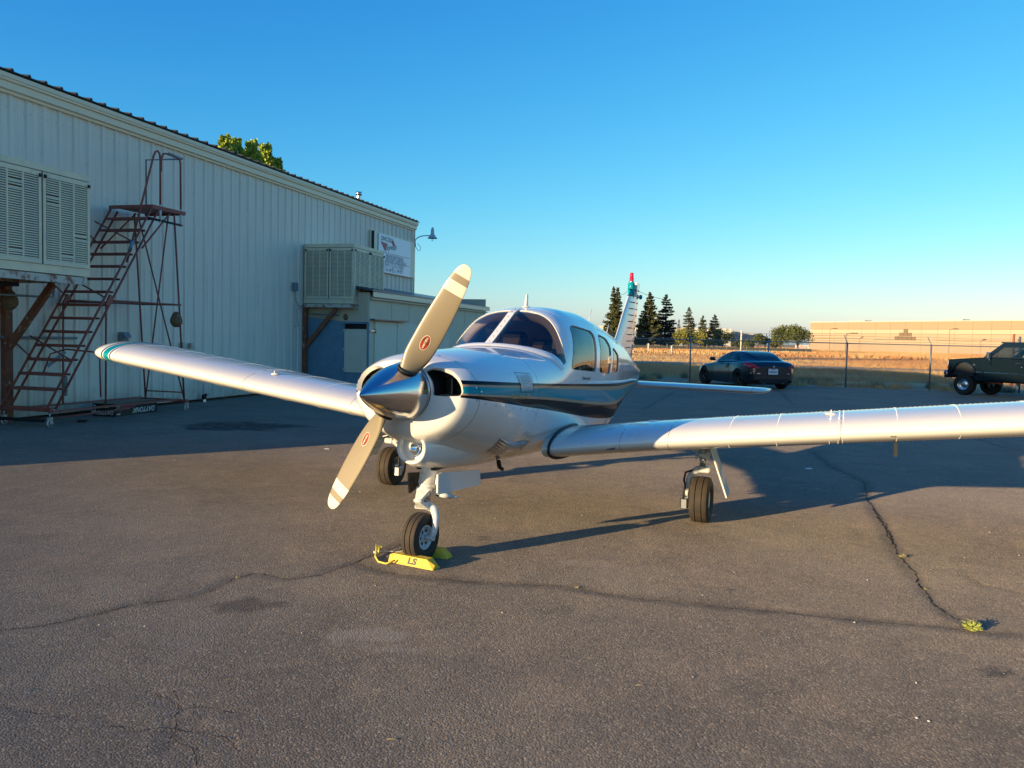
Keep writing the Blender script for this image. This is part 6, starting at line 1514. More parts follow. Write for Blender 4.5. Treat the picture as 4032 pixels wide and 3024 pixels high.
# parking lamps in front of the warehouse
for (px, pt, Y, lb) in ((3269, 1296, 235, 'thin parking lamp pole near the left end of the tan warehouse'), (3332, 1316, 150, 'short curved lamp pole before the tan warehouse'), (3740, 1298, 200, 'parking lamp before the tan warehouse right of the brown blocks')):
    p = at_y(px, pt, Y); o = empty('parking_lamp', (p[0], p[1], 0)); tag(o, lb, 'lamp post', 'parking lamps'); MB().tube([(0, 0, 0), (0, 0, p[2])], .07, 6).build('pole', fence_tan, o); MB().tube([(0, 0, p[2]), (1.0, 0, p[2] + .25)], .05, 5).box((1.5, 0, p[2] + .22), (1.1, .5, .14)).build('lamp_head', dark_m, o)
# white low wall with red scrawl left of the warehouse
pw0 = at_y(3131, 1375, 250); gw = empty('graffiti_wall', (pw0[0], pw0[1], 0), 0); tag(gw, 'small white wall with a red scrawl left of the tan warehouse', 'wall'); ww = wid(54, 250)
zb_, zt_ = -.05, float(at_y(3131, 1357, 250)[2]); MB().box((ww / 2, 0, (zt_ + zb_) / 2), (ww, .3, zt_ - zb_)).build('wall_face', mat('white_wall', (.66, .62, .55), .8), gw)
rs = mat('red_scrawl', (.60, .06, .03), .6)
for (x, pts) in ((.2, [(0, 0), (.3, .9), (.6, 0), (.9, .9), (1.1, 0)]), (1.5, [(.6, 1.7), (0, .9), (.3, .1), (.9, .2), (.8, .9), (.1, .6)]), (2.6, [(.8, 1), (0, .9), (.1, 0), (.9, .1)])):
    MB().tube([(x + a, -.17, zb_ + .35 + b * .8) for a, b in pts], .06, 4).build('scrawl', rs, gw)
# long pale buildings behind the conifers
pale = mat('pale_building', (.60, .56, .48), .8); bluew = mat('blue_grey_building', (.25, .30, .36), .8); greyr = mat('grey_roof', (.30, .31, .32), .8)
def flatbuild(pxl, pxr, ptop, pbot, Y, m_, label, roof=None, depth=20, band=None):
    a, b_ = at_y(pxl, ptop, Y), at_y(pxr, ptop, Y); z0 = -.05; o = empty('far_building', (a[0], Y, -.05)); tag(o, label, 'building', 'far buildings beyond the field'); w = b_[0] - a[0]; h = (a[2] + b_[2]) / 2 + .05
    MB().box((w / 2, depth / 2, h / 2), (w, depth, h)).build('wall', m_, o)
    if roof: MB().box((w / 2, depth / 2, h + .12), (w + .6, depth + .6, .35)).build('roof', roof, o)
    for k in range(int(w / 7)): MB().box((3.5 + k * 7, -.05, h * .30), (2.6, .12, h * .5)).build('window', bluew if m_ is not bluew else greyr, o)
    return o
flatbuild(2250, 2880, 1287, 1370, 330, pale, 'long pale flat roofed building behind the conifers'); flatbuild(2320, 2700, 1305, 1370, 300, bluew, 'blue grey building behind the conifer trunks'); flatbuild(2885, 2965, 1316, 1370, 340, greyr, 'far grey building right of the bushy trees', roof=pale)
# bridge like grey roof
a, b_ = at_y(2888, 1302, 345), at_y(2975, 1316, 345); o = empty('far_roof', (a[0], 345, 0)); tag(o, 'long sloping grey roof between the bushy trees and the small dark tree', 'roof')
MB().bar((0, 0, a[2] - .8), (b_[0] - a[0], 0, b_[2] - .8), 8, 1.4).build('roof_slab', greyr, o); MB().bar((0, -4.1, a[2] - 1.9), (b_[0] - a[0], -4.1, b_[2] - 1.9), .2, .8).build('roof_edge', pale, o)
for k in range(4): MB().box(((b_[0] - a[0]) * (k + .5) / 4, 0, (a[2] - 1) / 2), (.4, .4, a[2] - 1)).build('column', greyr, o)
# utility poles and short posts in the field
for (px, pt, pb, Y, m_, lb) in ((2920, 1300, 1368, 120, pale, 'thin pale utility pole with reddish top in the far field'), (2645, 1360, 1372, 110, pale, 'short pale post at the far edge of the field'), (2554, 1352, 1370, 118, pale, 'pale post before the trunk of the olive conifer')):
    p = at_y(px, pt, Y); q = MB().tube([(0, 0, -.05), (0, 0, p[2])], wid(3.2, Y), 8).build('field_post', m_); q.location = (p[0], p[1], 0); tag(q, lb, 'post')
# low dark fence along the trees
ff = empty('far_fence', (0, 0, 0)); tag(ff, 'low dark fence at the far side of the field under the trees', 'fence')
MB().box((37, 158, .35), (40, .05, .9)).build('fence_screen', mat('dark_fence_screen', (.06, .07, .06), .9), ff)
for k in range(11): MB().box((18 + k * 3.8, 157.9, .5), (.12, .12, 1.3)).build('fence_post', fence_tan, ff)
# ================================================================== CARS
car_blk = mat('black_car_paint', (.003, .005, .009), .3, coat=1.0, coat_r=.02); car_glass = glass('car_glass', (.22, .27, .30)); car_lens = mat('tail_lens_red', (.50, .012, .02), .15, coat=1.0); plate_m = mat('plate_white', (.72, .72, .70), .5)
rim_dk = mat('dark_alloy', (.05, .052, .055), .35, metal=.8); truck_g = mat('dark_green_truck_paint', (.001, .007, .013), .5, spec=.1, coat=.8, coat_r=.04); chrome2 = mat('chrome_trim', (.7, .7, .72), .12, metal=1.0)
def grid_skin(rows, mf=None):
    n = len(rows[0]); vs = [p for r in rows for p in r]; fs = []; ids = []
    for i in range(len(rows) - 1):
        for k in range(n - 1): fs.append((i * n + k, i * n + k + 1, (i + 1) * n + k + 1, (i + 1) * n + k)); ids.append((i, k))
    return vs, fs, ids
def autosmooth(o, ang=30): smooth_by_angle(o, ang); return o
def car_wheel(parent, c, r, w, face, rimm, spokes=5, rr=.66, holes=0):
    e = empty('wheel', c, 0, parent); t = MB(); h = w / 2
    t.lathe([(r * rr, -h * .8), (r * .80, -h), (r * .94, -h * .95), (r * .995, -h * .7), (r, 0), (r * .995, h * .7), (r * .94, h * .95), (r * .80, h), (r * rr, h * .8)], 36, (0, 0, 0), 'x'); o = t.build('tyre', tyre_blk, e); autosmooth(o, 50)
    d = MB(); f = face
    if holes:
        d.lathe([(r * rr, f * h * .92), (r * rr * .96, f * h * .98), (r * rr * .88, f * h * .9), (r * rr * .84, f * h * .55), (r * rr * .62, f * h * .45), (r * rr * .34, f * h * .60), (r * rr * .30, f * h * .9), (0, f * h * .95)], 32, (0, 0, 0), 'x'); ro = d.build('rim', rimm, e); autosmooth(ro, 35)
        for k in range(holes):
            a = 2 * pi * k / holes; q = MB().lathe([(r * rr * .085, 0), (0, .001)], 10, (f * (h * .50 + .006), r * rr * .70 * cos(a), r * rr * .70 * sin(a)), 'x').build('rim_hole', dark_m, e)
    else:
        d.lathe([(r * rr, f * h * .85), (r * rr * .93, f * h * .85), (r * rr * .91, f * h * .1), (0, f * h * .1)], 32, (0, 0, 0), 'x', 1)
        for k in range(spokes):
            a = 2 * pi * k / spokes + .3; p0 = (f * h * .62, r * .10 * cos(a), r * .10 * sin(a)); p1 = (f * h * .82, r * rr * .95 * cos(a), r * rr * .95 * sin(a)); d.bar(p0, p1, .035, .05, 0, (1, 0, 0))
            for s_ in (-.13, .13): d.bar((f * h * .7, r * .3 * cos(a), r * .3 * sin(a)), (f * h * .82, r * rr * .95 * cos(a + s_), r * rr * .95 * sin(a + s_)), .018, .03, 0, (1, 0, 0))
        d.lathe([(r * .12, f * h * .6), (r * .10, f * h * .75), (0, f * h * .76)], 16, (0, 0, 0), 'x'); d.build('rim', [rimm, dark_m], e)
    return e
tyre_blk = mat('car_tyre', (.013, .013, .014), .8)
# ---- black coupe: local x = width (left side of the car +x when seen from behind it is -x), y = length with the nose at -y
cp_ = ground(2990, 1530); coupe = empty('parked_car', (8.40, 30.2, 0), radians(193))
tag(coupe, 'black two door coupe parked by the fence, seen from behind', 'car')
# stations along the length: y, half width, sill z, shoulder z, deck (bonnet/boot) z ; greenhouse separately
ST = [(-2.15, .42, .30, .46, .52), (-2.08, .66, .20, .52, .60), (-1.9, .80, .17, .60, .68), (-1.6, .87, .16, .68, .76), (-1.33, .895, .16, .72, .80), (-1.0, .885, .16, .74, .86), (-.6, .865, .16, .77, .92), (0, .86, .16, .80, .95), (.6, .875, .16, .83, .97), (1.0, .905, .17, .85, .98), (1.33, .915, .18, .86, .985), (1.65, .90, .20, .87, .99), (1.9, .86, .23, .86, .985), (2.05, .80, .27, .83, .95), (2.13, .70, .33, .70, .80)]
cc = [pchip([q[0] for q in ST], [q[i] for q in ST]) for i in range(1, 5)]
WY = (-1.33, 1.33); WR = .335
def body_row(y):
    w, s, sh, dk = [float(c(y)) for c in cc]; pts = []
    arch = 0
    for wy in WY:
        d = abs(y - wy)
        if d < WR + .055: arch = max(arch, sqrt((WR + .055) ** 2 - d * d) + WR - .02)
    z0 = max(s, arch)
    bul = .022 * max(0, 1 - min(abs(y - WY[0]), abs(y - WY[1])) / .55)
    for k in range(15):
        t = k / 14
        if t < .5:
            q = t / .5; z = z0 + (sh - z0) * q; zz = (z - s) / max(.01, sh - s); x = w * (.955 + .045 * sin(min(1, zz * 1.5) * pi / 2)) * (1 - .035 * max(0, zz - .6) / .4) + bul * sin(pi * min(1, max(0, zz)))
        else:
            q = (t - .5) / .5; a = q * pi / 2; x = (w * .965) * cos(a) ** .62; z = sh + (dk - sh) * sin(a) ** .85
        pts.append((x, y, z))
    return pts
ysn = np.unique(np.concatenate([np.linspace(-2.15, 2.13, 60)] + [[wy - WR - .055, wy + WR + .055] for wy in WY]))
rows = []
for y in ysn: h = body_row(float(y)); rows.append([(-x, yy, z) for x, yy, z in h] + [(x, yy, z) for x, yy, z in reversed(h[:-1])])
vs, fs, ids = grid_skin(rows); n = len(rows[0])
fs += [tuple(range(n)), tuple(reversed([(len(rows) - 1) * n + k for k in range(n)]))]
o = mk('body', vs, fs, car_blk, coupe); autosmooth(o, 38)
b = MB(); b.box((0, 0, .28), (1.5, 3.9, .22)); b.box((0, 0, .45), (1.3, 3.6, .3)); b.build('underbody', dark_m, coupe)
# greenhouse
GT = [(-.62, .70, .94, .02), (-.35, .665, 1.09, .3), (.0, .62, 1.225, .6), (.35, .59, 1.30, .9), (.75, .575, 1.305, 1), (1.15, .55, 1.265, .9), (1.5, .50, 1.165, .6), (1.78, .45, 1.03, .3), (1.90, .44, .97, .1)]
gz = pchip([q[0] for q in GT], [q[2] for q in GT]); gw_ = pchip([q[0] for q in GT], [q[1] for q in GT])
rows = []; gy = np.linspace(-.70, 1.95, 44)
for y in gy:
    y = float(y); zb = float(cc[3](y)) - .045; zt = max(float(gz(y)), zb + .005); wt = float(gw_(y)); wb = min(.80, float(cc[0](y)) * .90) - .03 * max(0, (y - 1)) * 4; half = []
    for k in range(13):
        t = k / 12
        if t < .6: q = t / .6; x = wb + (wt - wb) * q ** 1.15; z = zb + (zt - zb) * .90 * q
        else: a = (t - .6) / .4 * pi / 2; x = wt * cos(a) ** .75 if k < 12 else 0; z = zb + (zt - zb) * (.90 + .10 * sin(a))
        half.append((x, y, z))
    rows.append([(-p[0], p[1], p[2]) for p in half] + [(p[0], p[1], p[2]) for p in reversed(half[:-1])])
vs, fs, ids = grid_skin(rows); n = 25
def zone(i, k):
    y = (gy[i] + gy[i + 1]) / 2; kk = min(k, 23 - k)          # 0..11 from the beltline to the roof centre
    if kk < 7:
        if -.40 < y < .55 and .6 <= kk: return 'side_window' if kk <= 6 and (kk / 7) < (float(gz(y)) - .95) / .34 + .12 else 'r'
        if .62 < y < 1.12 and 1 <= kk <= 5 and (kk / 7) < (1.30 - y) / .55: return 'quarter_window'
        return 'r'
    if y < -.05 and kk >= 7: return 'windscreen'
    if y > .98 and y < 1.86 and kk >= 7: return 'rear_window'
    return 'r'
Z = {}
for f_, id_ in zip(fs, ids): Z.setdefault(zone(*id_) + ('_r' if id_[1] > 11 and zone(*id_) in ('side_window', 'quarter_window') else ''), []).append(f_)
for zn, ff_ in Z.items():
    used = sorted({i for f_ in ff_ for i in f_}); re = {u: i for i, u in enumerate(used)}
    o = mk('roof_and_pillars' if zn == 'r' else zn.replace('_r', '', 1) if zn.endswith('_r') else zn, [vs[u] for u in used], [tuple(re[i] for i in f_) for f_ in ff_], car_blk if zn == 'r' else car_glass, coupe); autosmooth(o, 40)
MB().box((0, .5, .80), (1.3, 1.3, .3)).box((-.36, .45, 1.0), (.42, .14, .40)).box((.36, .45, 1.0), (.42, .14, .40)).build('seats', dark_m, coupe)
for s in (-1, 1):
    for wy in WY: car_wheel(coupe, (s * .785, wy, WR), WR, .235, s, rim_dk, 6, .74)
    q = MB(); P = [(.47, 2.15, .75), (.60, 2.14, .81), (.77, 2.075, .885), (.865, 1.93, .92), (.915, 1.74, .915), (.912, 1.84, .84), (.84, 2.03, .755), (.63, 2.14, .725)]
    pts = [(s * (x + .015), y + .022, z) for x, y, z in P]; c0 = (s * .77, 2.12, .82); q.add(pts + [c0], [(k, (k + 1) % 8, 8) for k in range(8)]); q.add([(x * .9, y - .12, z) for x, y, z in pts], [tuple(range(8))]); q.build('tail_light', car_lens, coupe)
    MB().bar((s * .50, 2.145, .555), (s * .80, 2.03, .565), .05, .035).build('reflector', chrome2, coupe)
    m_ = MB(); m_.box((s * .99, -.42, .98), (.20, .11, .13), 0, None, .03); m_.bar((s * .85, -.45, .93), (s * .93, -.42, .96), .04, .04); m_.build('door_mirror', car_blk, coupe)
    MB().bar((s * .885, .42, .70), (s * .865, .52, .86), .03, .05).build('door_handle', chrome2, coupe)
    MB().tube([(s * .888, -.62, .30), (s * .875, -.66, .78), (s * .83, -.60, .88)], .004, 4).build('door_gap', dark_m, coupe); MB().tube([(s * .895, .64, .32), (s * .89, .66, .80), (s * .83, .70, .93)], .004, 4).build('door_gap', dark_m, coupe)
    MB().tube([(s * .35, 2.02, .27), (s * .35, 2.16, .27)], .05, 12).build('exhaust_tip', steel, coupe)
bp = MB(); bp.box((0, 2.10, .50), (1.30, .10, .02), 0, None, .005); bp.build('bumper_step', car_blk, coupe)
bp = MB(); bp.box((0, 2.135, .30), (1.1, .06, .14)); bp.build('rear_diffuser', dark_m, coupe)
MB().box((.02, 2.158, .625), (.36, .012, .20), 0, None, .004).build('licence_plate', plate_m, coupe)
v, f = text_mesh('8VJK221', .085, 0, .002); mk('plate_number', [(.02 - x, 2.1655, .61 + y) for x, y, z in v], f, mat('plate_blue', (.03, .05, .16), .5), coupe)
MB().box((.02, 2.1655, .705), (.14, .002, .022)).build('plate_header', mat('plate_red', (.4, .05, .06), .5), coupe)
bdg = MB(); bdg.tube([(.035 * cos(a) , 2.155 - .0, .79 + .035 * sin(a)) for a in np.linspace(0, 2 * pi, 17)[:-1]], .006, 6, closed=True); bdg.box((0, 2.155, .79), (.09, .006, .014)); bdg.build('round_badge', chrome2, coupe)
v, f = text_mesh('350 Z', .045, 0, .001); mk('model_lettering', [(.62 - x * 1.1, 2.11, .765 + y) for x, y, z in v], f, chrome2, coupe)
# ---- dark green pickup, side view: local x = length (nose at -x), y = width (near side at -y)
tr = empty('pickup_truck', (15.95, 28.27, 0), radians(-60.5)); tr.scale = (.90, .94, .94); tag(tr, 'dark green pickup truck on big tyres parked at the right edge', 'pickup truck')
TR = .385; WX = (0, 3.55)
def arc(cx, cz, r, a0, a1, n): return [(cx + r * cos(a), cz + r * sin(a)) for a in np.linspace(a0, a1, n)]
def side_poly():
    p = [(-.80, .72), (-.82, .95), (-.79, 1.235), (-.72, 1.27), (.0, 1.315), (.80, 1.365), (.86, 1.36)]
    p += [(2.35, 1.33), (5.2, 1.33), (5.2, .72)]
    p += arc(WX[1], .62, .50, .15, pi - .15, 14) + [(WX[1] - .5, .58)]
    p += [(.57, .55)] + arc(WX[0], .66, .51, .02, pi - .08, 16) + [(-.62, .60)]
    return p
def slab(poly, y0, y1, name, m_, parent, bev=.03):
    n = len(poly); c = np.mean(poly, 0); rings = []
    tri = delaunay_2d_cdt([Vector(q) for q in poly], [(i, (i + 1) % n) for i in range(n)], [list(range(n))], 1, 1e-5)
    V2 = [tuple(v) for v in tri[0]]; F2 = [tuple(f) for f in tri[2]]; k = len(V2)
    vs = [(x, y0, z) for x, z in V2] + [(x, y1, z) for x, z in V2]; fs = F2 + [tuple(reversed([k + i for i in f])) for f in F2]
    for i in range(n): fs.append((i, (i + 1) % n, k + (i + 1) % n, k + i))
    return mk(name, vs, fs, m_, parent)
TW = .96
for s in (-1, 1):
    sp_ = side_poly(); slab(sp_, s * TW, s * (TW - .06), 'body_side', truck_g, tr)
    # swage: upper shoulder leaning in
b = MB()
# bonnet and cowl, with a soft edge
rows = []
for x, z in ((-.80, 1.10), (-.795, 1.225), (-.74, 1.275), (-.3, 1.305), (.3, 1.345), (.86, 1.385), (.95, 1.38)):
    rows.append([(x + .06 * (abs(y) / TW) ** 4, y, z - .02 * (abs(y) / TW) ** 2 - (.05 if abs(y) > .94 else 0)) for y in (-.962, -.93, -.86, -.7, -.35, 0, .35, .7, .86, .93, .962)])
vs, fs, _ = grid_skin(rows); o = mk('bonnet', vs, fs, truck_g, tr); autosmooth(o, 40)
MB().box((-.785, 0, .98), (.06, 1.84, .55)).build('front_panel', truck_g, tr); MB().box((-.82, 0, 1.06), (.03, 1.1, .24)).build('grille', dark_m, tr)
for s in (-1, 1):
    MB().box((-.80, s * .78, 1.12), (.12, .34, .17), 0, None, .02).build('headlight', lens_h := mat('headlight_lens', (.45, .52, .60), .15, coat=1.0) if s < 0 else MATS['headlight_lens'], tr)
    MB().box((-.79, s * .80, .985), (.12, .32, .09), 0, None, .01).build('indicator', MATS.get('amber_lens') or mat('amber_lens', (.55, .14, .02), .25, coat=1.0), tr)
MB().box((-.93, 0, .78), (.22, 1.98, .20), 0, None, .05).build('bumper', chrome2, tr); MB().box((-.92, 0, .66), (.20, 1.94, .12), 0, None, .03).build('bumper_valance', dark_m, tr)
# cab
cab = [(.86, 1.36), (1.50, 1.865), (1.60, 1.90), (3.35, 1.90), (3.46, 1.84), (3.52, 1.36)]
win = [(1.16, 1.40), (1.575, 1.765), (2.30, 1.775), (2.34, 1.735), (2.33, 1.40)]; win2 = [(2.78, 1.40), (2.80, 1.78), (3.30, 1.78), (3.34, 1.40)]
def holed(poly, holes, y, yo, name):
    pts = [Vector(q) for q in poly]; n0 = len(pts); ed = [(i, (i + 1) % n0) for i in range(n0)]; allp = list(poly)
    for h in holes:
        o_ = len(allp); allp += h; ed += [(o_ + i, o_ + (i + 1) % len(h)) for i in range(len(h))]
    tri = delaunay_2d_cdt([Vector(q) for q in allp], ed, [], 1, 1e-5); V2 = np.array([tuple(v) for v in tri[0]]); F2 = [tuple(f) for f in tri[2]]
    keep = []
    for f in F2:
        c = V2[list(f)].mean(0); inside = any(pip(np.array([c[0]]), np.array([c[1]]), h)[0] for h in holes)
        if not inside: keep.append(f)
    k = len(V2); lean = lambda z: (z - 1.36) * .20
    sy = 1 if y > 0 else -1
    vs = [(a, y - sy * lean(b_), b_) for a, b_ in V2] + [(a, y - sy * (lean(b_) + .05), b_) for a, b_ in V2]; fs = keep + [tuple(reversed([k + i for i in f])) for f in keep]
    off = 0
    for L in [poly] + holes:
        for i in range(len(L)): fs.append((off + i, off + (i + 1) % len(L), k + off + (i + 1) % len(L), k + off + i))
        off += len(L)
    return mk(name, vs, fs, truck_g, tr)
for s in (-1, 1):
    holed(cab, [win, win2], s * (TW - .01), .05, 'cab_side')
    for nm, w_ in (('door_window', win), ('quarter_window', win2)):
        mk(nm, [(a, s * (TW - .035 - (b_ - 1.36) * .20), b_) for a, b_ in w_], [tuple(range(len(w_)))], car_glass if nm != 'door_window' else glass('clear_car_glass', (.62, .70, .66)), tr)
    MB().bar((1.36, s * (TW - .045 ), 1.40), (1.40, s * (TW - .10), 1.63), .02, .02).build('vent_bar', dark_m, tr)
    MB().tube([(.93, s * (TW + .006), .62), (.93, s * (TW + .006), 1.30), (1.20, s * (TW - .0), 1.37)], .006, 4).build('door_gap', dark_m, tr); MB().tube([(2.50, s * (TW + .006), .62), (2.50, s * (TW + .0), 1.36), (2.48, s * (TW - .08), 1.82)], .008, 4).build('door_gap', dark_m, tr)
    for x0_, x1_ in ((.60, .86), (.95, 2.25), (2.28, 2.40), (2.56, 3.0)): MB().box(((x0_ + x1_) / 2, s * (TW + .008), .86 - .012 * x0_), (x1_ - x0_, .012, .035)).build('side_moulding', chrome2, tr)
    MB().tube([(p[0], s * (TW + .01), p[1]) for p in arc(WX[0], .66, .52, .02, pi - .4, 16)], .014, 6).build('arch_trim', chrome2, tr)
    MB().tube([(p[0], s * (TW + .03), p[1]) for p in arc(WX[0], .66, .58, .15, pi - .3, 16)], .045, 8).build('arch_flare', truck_g, tr)
    MB().box((2.16, s * (TW + .01), 1.21), (.20, .02, .035)).build('door_handle', chrome2, tr); MB().lathe([(0, .0), (.02, .0), (.02, -.01)], 10, (2.29, s * (TW + .01), 1.08), 'y').build('door_lock', chrome2, tr)
    mm = MB(); mm.box((1.20, s * (TW + .20), 1.45), (.08, .16, .22), 0, None, .02); mm.tube([(1.19, s * (TW), 1.34), (1.20, s * (TW + .14), 1.34), (1.20, s * (TW + .16), 1.38)], .016, 6); mm.tube([(1.20, s * (TW + .0), 1.10), (1.20, s * (TW + .16), 1.36)], .014, 6); mm.build('door_mirror', chrome2, tr)
    for x in WX: car_wheel(tr, (x, s * .80, TR), TR, .30, s, chrome2, 5, .54, 8) if False else None
for x in WX:
    for s in (-1, 1):
        w = car_wheel(tr, (x, s * .80, TR), TR, .30, -1 if s < 0 else 1, steel, 5, .54, 8); w.rotation_euler = (0, 0, pi / 2 if s < 0 else pi / 2)
        for ch in w.children: pass
v, f = text_mesh('F-250', .075, 0, .002); mk('fender_lettering', [(.46 + x, -TW - .008, 1.10 + y) for x, y, z in v], f, steel, tr)
MB().box((2.42, 0, 1.90), (2.0, 1.62, .04), 0, None, .02).build('roof', truck_g, tr)
mk('windscreen', [(.90, -.90, 1.38), (.90, .90, 1.38), (1.54, .80, 1.865), (1.54, -.80, 1.865)], [(0, 1, 2, 3)], car_glass, tr); mk('back_panel', [(3.5, -.93, 1.3), (3.5, .93, 1.3), (3.42, .82, 1.88), (3.42, -.82, 1.88)], [(0, 1, 2, 3)], truck_g, tr)
b = MB(); b.tube([(1.78 + .0 * cos(a), -.42 + .19 * cos(a), 1.47 + .19 * sin(a) * .8) for a in np.linspace(0, 2 * pi, 21)[:-1]], .015, 6, closed=True); b.tube([(1.5, -.42, 1.36), (1.78, -.42, 1.47)], .02, 6); b.build('steering_wheel', dark_m, tr)
for y in (-.42, .42): MB().box((2.35, y, 1.2), (.5, .7, .2), 0, None, .05).box((2.62, y, 1.45), (.14, .6, .5), 0, Matrix.Rotation(-.15, 3, 'Y'), .04).build('seat', dark_m, tr)
MB().box((2.2, 0, .62), (5.0, 1.5, .22)).box((0, 0, .45), (.12, 1.6, .12)).box((3.55, 0, .45), (.12, 1.6, .12)).box((2.2, 0, .95), (5.6, 1.86, .5)).build('chassis', dark_m, tr)
MB().bar((.5, -.60, .55), (1.5, -.75, .48), .07, .07).build('steering_arm', rust_m, tr)

# shorten the front end: the bonnet and overhang are seen foreshortened
for o in tr.children:
    if o.type != 'MESH': continue
    if o.data.users > 1: continue
    for vtx in o.data.vertices:
        x = vtx.co.x; vtx.co.x = x * .74 if x < 0 else (x * .83 if x < .95 else x - .16)
# ================================================================== SMALL THINGS ON THE ASPHALT
yel = mat('yellow_chock_paint', (.74, .50, .05), .6, noise=(14, .6, (.66, .43, .04)), dirt=(38, .60, .68, (.30, .13, .05)), bump=(50, .25, .002))
def chock(loc, rz, L, label, text):
    # long wooden block of trapezoid section with a bevelled far end
    o = empty('wheel_chock', loc, rz); tag(o, label, 'wheel chock', 'yellow chocks at the nose wheel'); h, w0, w1 = .062, .090, .066; vs = []
    for x, k in ((-L / 2, .80), (-L / 2 + .04, 1.0), (L / 2 - .055, 1.0), (L / 2, .45)):
        vs += [(x, -w0 / 2 * (1 if k > .5 else .9), 0), (x, w0 / 2, 0), (x, w1 / 2 * k, h * k), (x, -w1 / 2 * k, h * k)]
    fs = [(0, 3, 2, 1), (12, 13, 14, 15)] + [(i * 4 + k, i * 4 + (k + 1) % 4, i * 4 + 4 + (k + 1) % 4, i * 4 + 4 + k) for i in range(3) for k in range(4)]
    b = mk('block', vs, fs, yel, o); return o
A0 = ground(1548, 2212); A1 = ground(1712, 2245); c0 = (A0 + A1) / 2; ang = atan2(A1[1] - A0[1], A1[0] - A0[0]); L0 = float(np.linalg.norm(A1 - A0)) + .02
ck = chock((c0[0], c0[1] + .02, h_at(c0[0], c0[1]) + .001), ang, L0, 'bright yellow wooden chock lettered LS in front of the nose wheel', True)
# lettering on the sloping face that looks at the camera
v, f = text_mesh('LS', .060, 0, .0028, 'CENTER', .15, 1.05)
sl = Vector((0, (.090 - .066) / 2, .062)).normalized(); out = []
for x, y, z in v:
    q = Vector((x * 1.25 + .01, -.045, 0)) + sl * (y + .032); out.append((q.x, q.y - .0018, q.z + .0006))
mk('chock_lettering', out, f, black_m, ck)
g2_ = ground(1738, 2190); chock((g2_[0] - .075, g2_[1] - .0, h_at(g2_[0], g2_[1]) + .001), ang + .18, .30, 'plain yellow wooden chock mostly hidden behind the nose wheel', False)
rope = mat('yellow_rope', (.62, .55, .10), .8, bump=(120, .5, .002)); rope_w = mat('pale_rope', (.62, .58, .45), .8)
P = [ground(*q) for q in ((1556, 2222), (1520, 2224), (1490, 2216), (1478, 2196), (1482, 2176), (1500, 2170))]
P = [(p[0], p[1], .008 + (.02 if i == 0 else 0) + (.03 if i > 3 else 0)) for i, p in enumerate(P)]
rp = MB().tube(P, .0065, 8).build('rope', rope); tag(rp, 'short yellow rope with a frayed knot tied to the lettered chock', 'rope')
P2 = [ground(*q) for q in ((1484, 2182), (1520, 2178), (1560, 2179), (1600, 2173), (1690, 2178))]; r2 = MB().tube([(p[0], p[1], .012) for p in P2], .0045, 6).build('rope_strand', rope_w, rp)
kn = MB(); kp = ground(1481, 2186); kn.tube([(kp[0] + .014 * cos(a), kp[1] + .012 * sin(a), .02 + .006 * sin(2 * a)) for a in np.linspace(0, 2 * pi, 13)[:-1]], .007, 6, closed=True); kn.build('knot', rope_w, rp)
fr = MB(); kp = ground(1490, 2190)
for k in range(22): a = random.uniform(0, 2 * pi); fr.tube([(kp[0], kp[1] + .01, .02), (kp[0] + .012 * cos(a) + .005, kp[1] + .01 + .012 * sin(a), .055), (kp[0] + .026 * cos(a), kp[1] + .026 * sin(a), .06 + random.uniform(0, .025))], .0016, 3, caps=False)
fr.build('frayed_end', rope, rp)
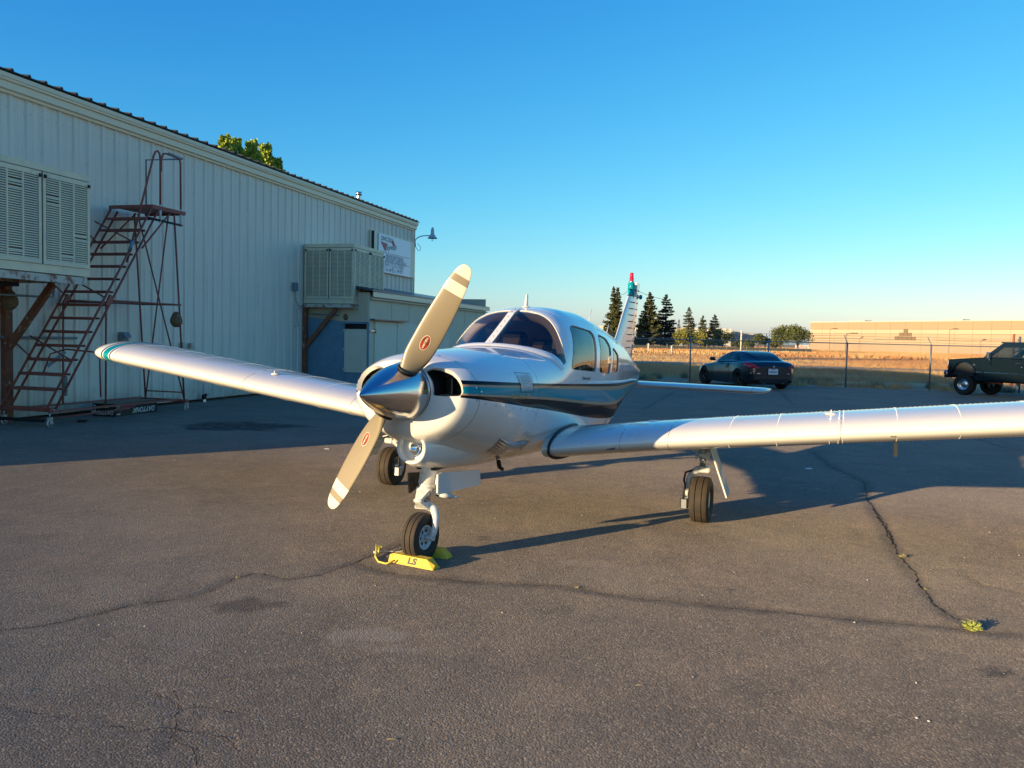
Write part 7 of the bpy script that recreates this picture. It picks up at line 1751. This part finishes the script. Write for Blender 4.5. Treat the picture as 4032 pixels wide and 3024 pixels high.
# weeds in the cracks
wm = mat('succulent_weed', (.42, .44, .10), .6, noise=(30, 1, (.30, .36, .08))); wm2 = mat('straw_weed', (.40, .34, .16), .7)
def weed(px, py, r, n, label, m_=None):
    g = ground(px, py); b = MB(); rr = random.Random(int(px))
    for k in range(n):
        a = rr.uniform(0, 2 * pi); q = rr.uniform(.15, 1) * r; h = rr.uniform(.25, 1.0) * r * .95 * (1 - .35 * q / r); th = rr.uniform(.030, .055) * r
        b.tube([(q * .2 * cos(a), q * .2 * sin(a), 0), (q * .7 * cos(a + .2), q * .7 * sin(a + .2), h * .7), (q * cos(a), q * sin(a), h), (q * 1.08 * cos(a + .5), q * 1.08 * sin(a + .5), h * rr.uniform(.8, 1.25))], [th, th, th * .9, th * .3], 4, caps=False)
    o = b.build('crack_weed', m_ or wm); o.location = (g[0], g[1], h_at(g[0], g[1])); tag(o, label, 'weed', 'weeds growing in the asphalt cracks'); return o
weed(3827, 2478, .056, 150, 'largest round yellow green weed, where two cracks meet at the lower right')
weed(3554, 2192, .032, 46, 'small yellow weed in the long crack above the largest one', wm2); weed(2271, 2313, .017, 22, 'tiny yellow weed in the crack right of the chock', wm2); weed(934, 2275, .018, 20, 'tiny straw coloured weed in the left crack', wm2); weed(3643, 2320, .02, 12, 'tiny pale tuft in the crack just above the largest weed', wm2)
for (px, py, lb) in ((2523, 2700, 'pale straw stalk lying on the asphalt at the lower middle'), (1548, 2913, 'pale straw stalk lying near the bottom edge left of the middle')):
    g = ground(px, py); o = MB().tube([(-.024, 0, .002), (0, .002, .003), (.024, 0, .002)], .0011, 4).build('straw', wm2); o.location = g; tag(o, lb, 'straw')
for (px, py, lb) in ((3610, 2830 - 0, 'small white pebble on the asphalt at the lower right'), (3657, 2843, 'tiny white pebble beside the other one at the lower right'), (2872, 2324, 'small dark pebble on the asphalt below the left main wheel')):
    g = ground(px, py); o = MB().lathe([(0, 0), (.007, .002), (.006, .006), (0, .008)], 7).build('pebble', mat('pebble', (.55, .5, .42) if 'white' in lb else (.04, .035, .03), .8)); o.location = g; tag(o, lb, 'pebble')
g = ground(3185, 1846); o = MB().box((0, 0, .004), (.09, .05, .006)).build('paper_scrap', plate_m); o.location = (g[0], g[1], 0); o.rotation_euler = (0, 0, .5); tag(o, 'white scrap of paper lying in the shade below the left wing', 'litter')
g = ground(1287, 1768); o = MB().box((0, 0, .004), (.06, .03, .005)).build('paper_scrap', plate_m); o.location = (g[0], g[1], 0); tag(o, 'tiny white scrap lying on the sunlit asphalt left of the nose wheel', 'litter')
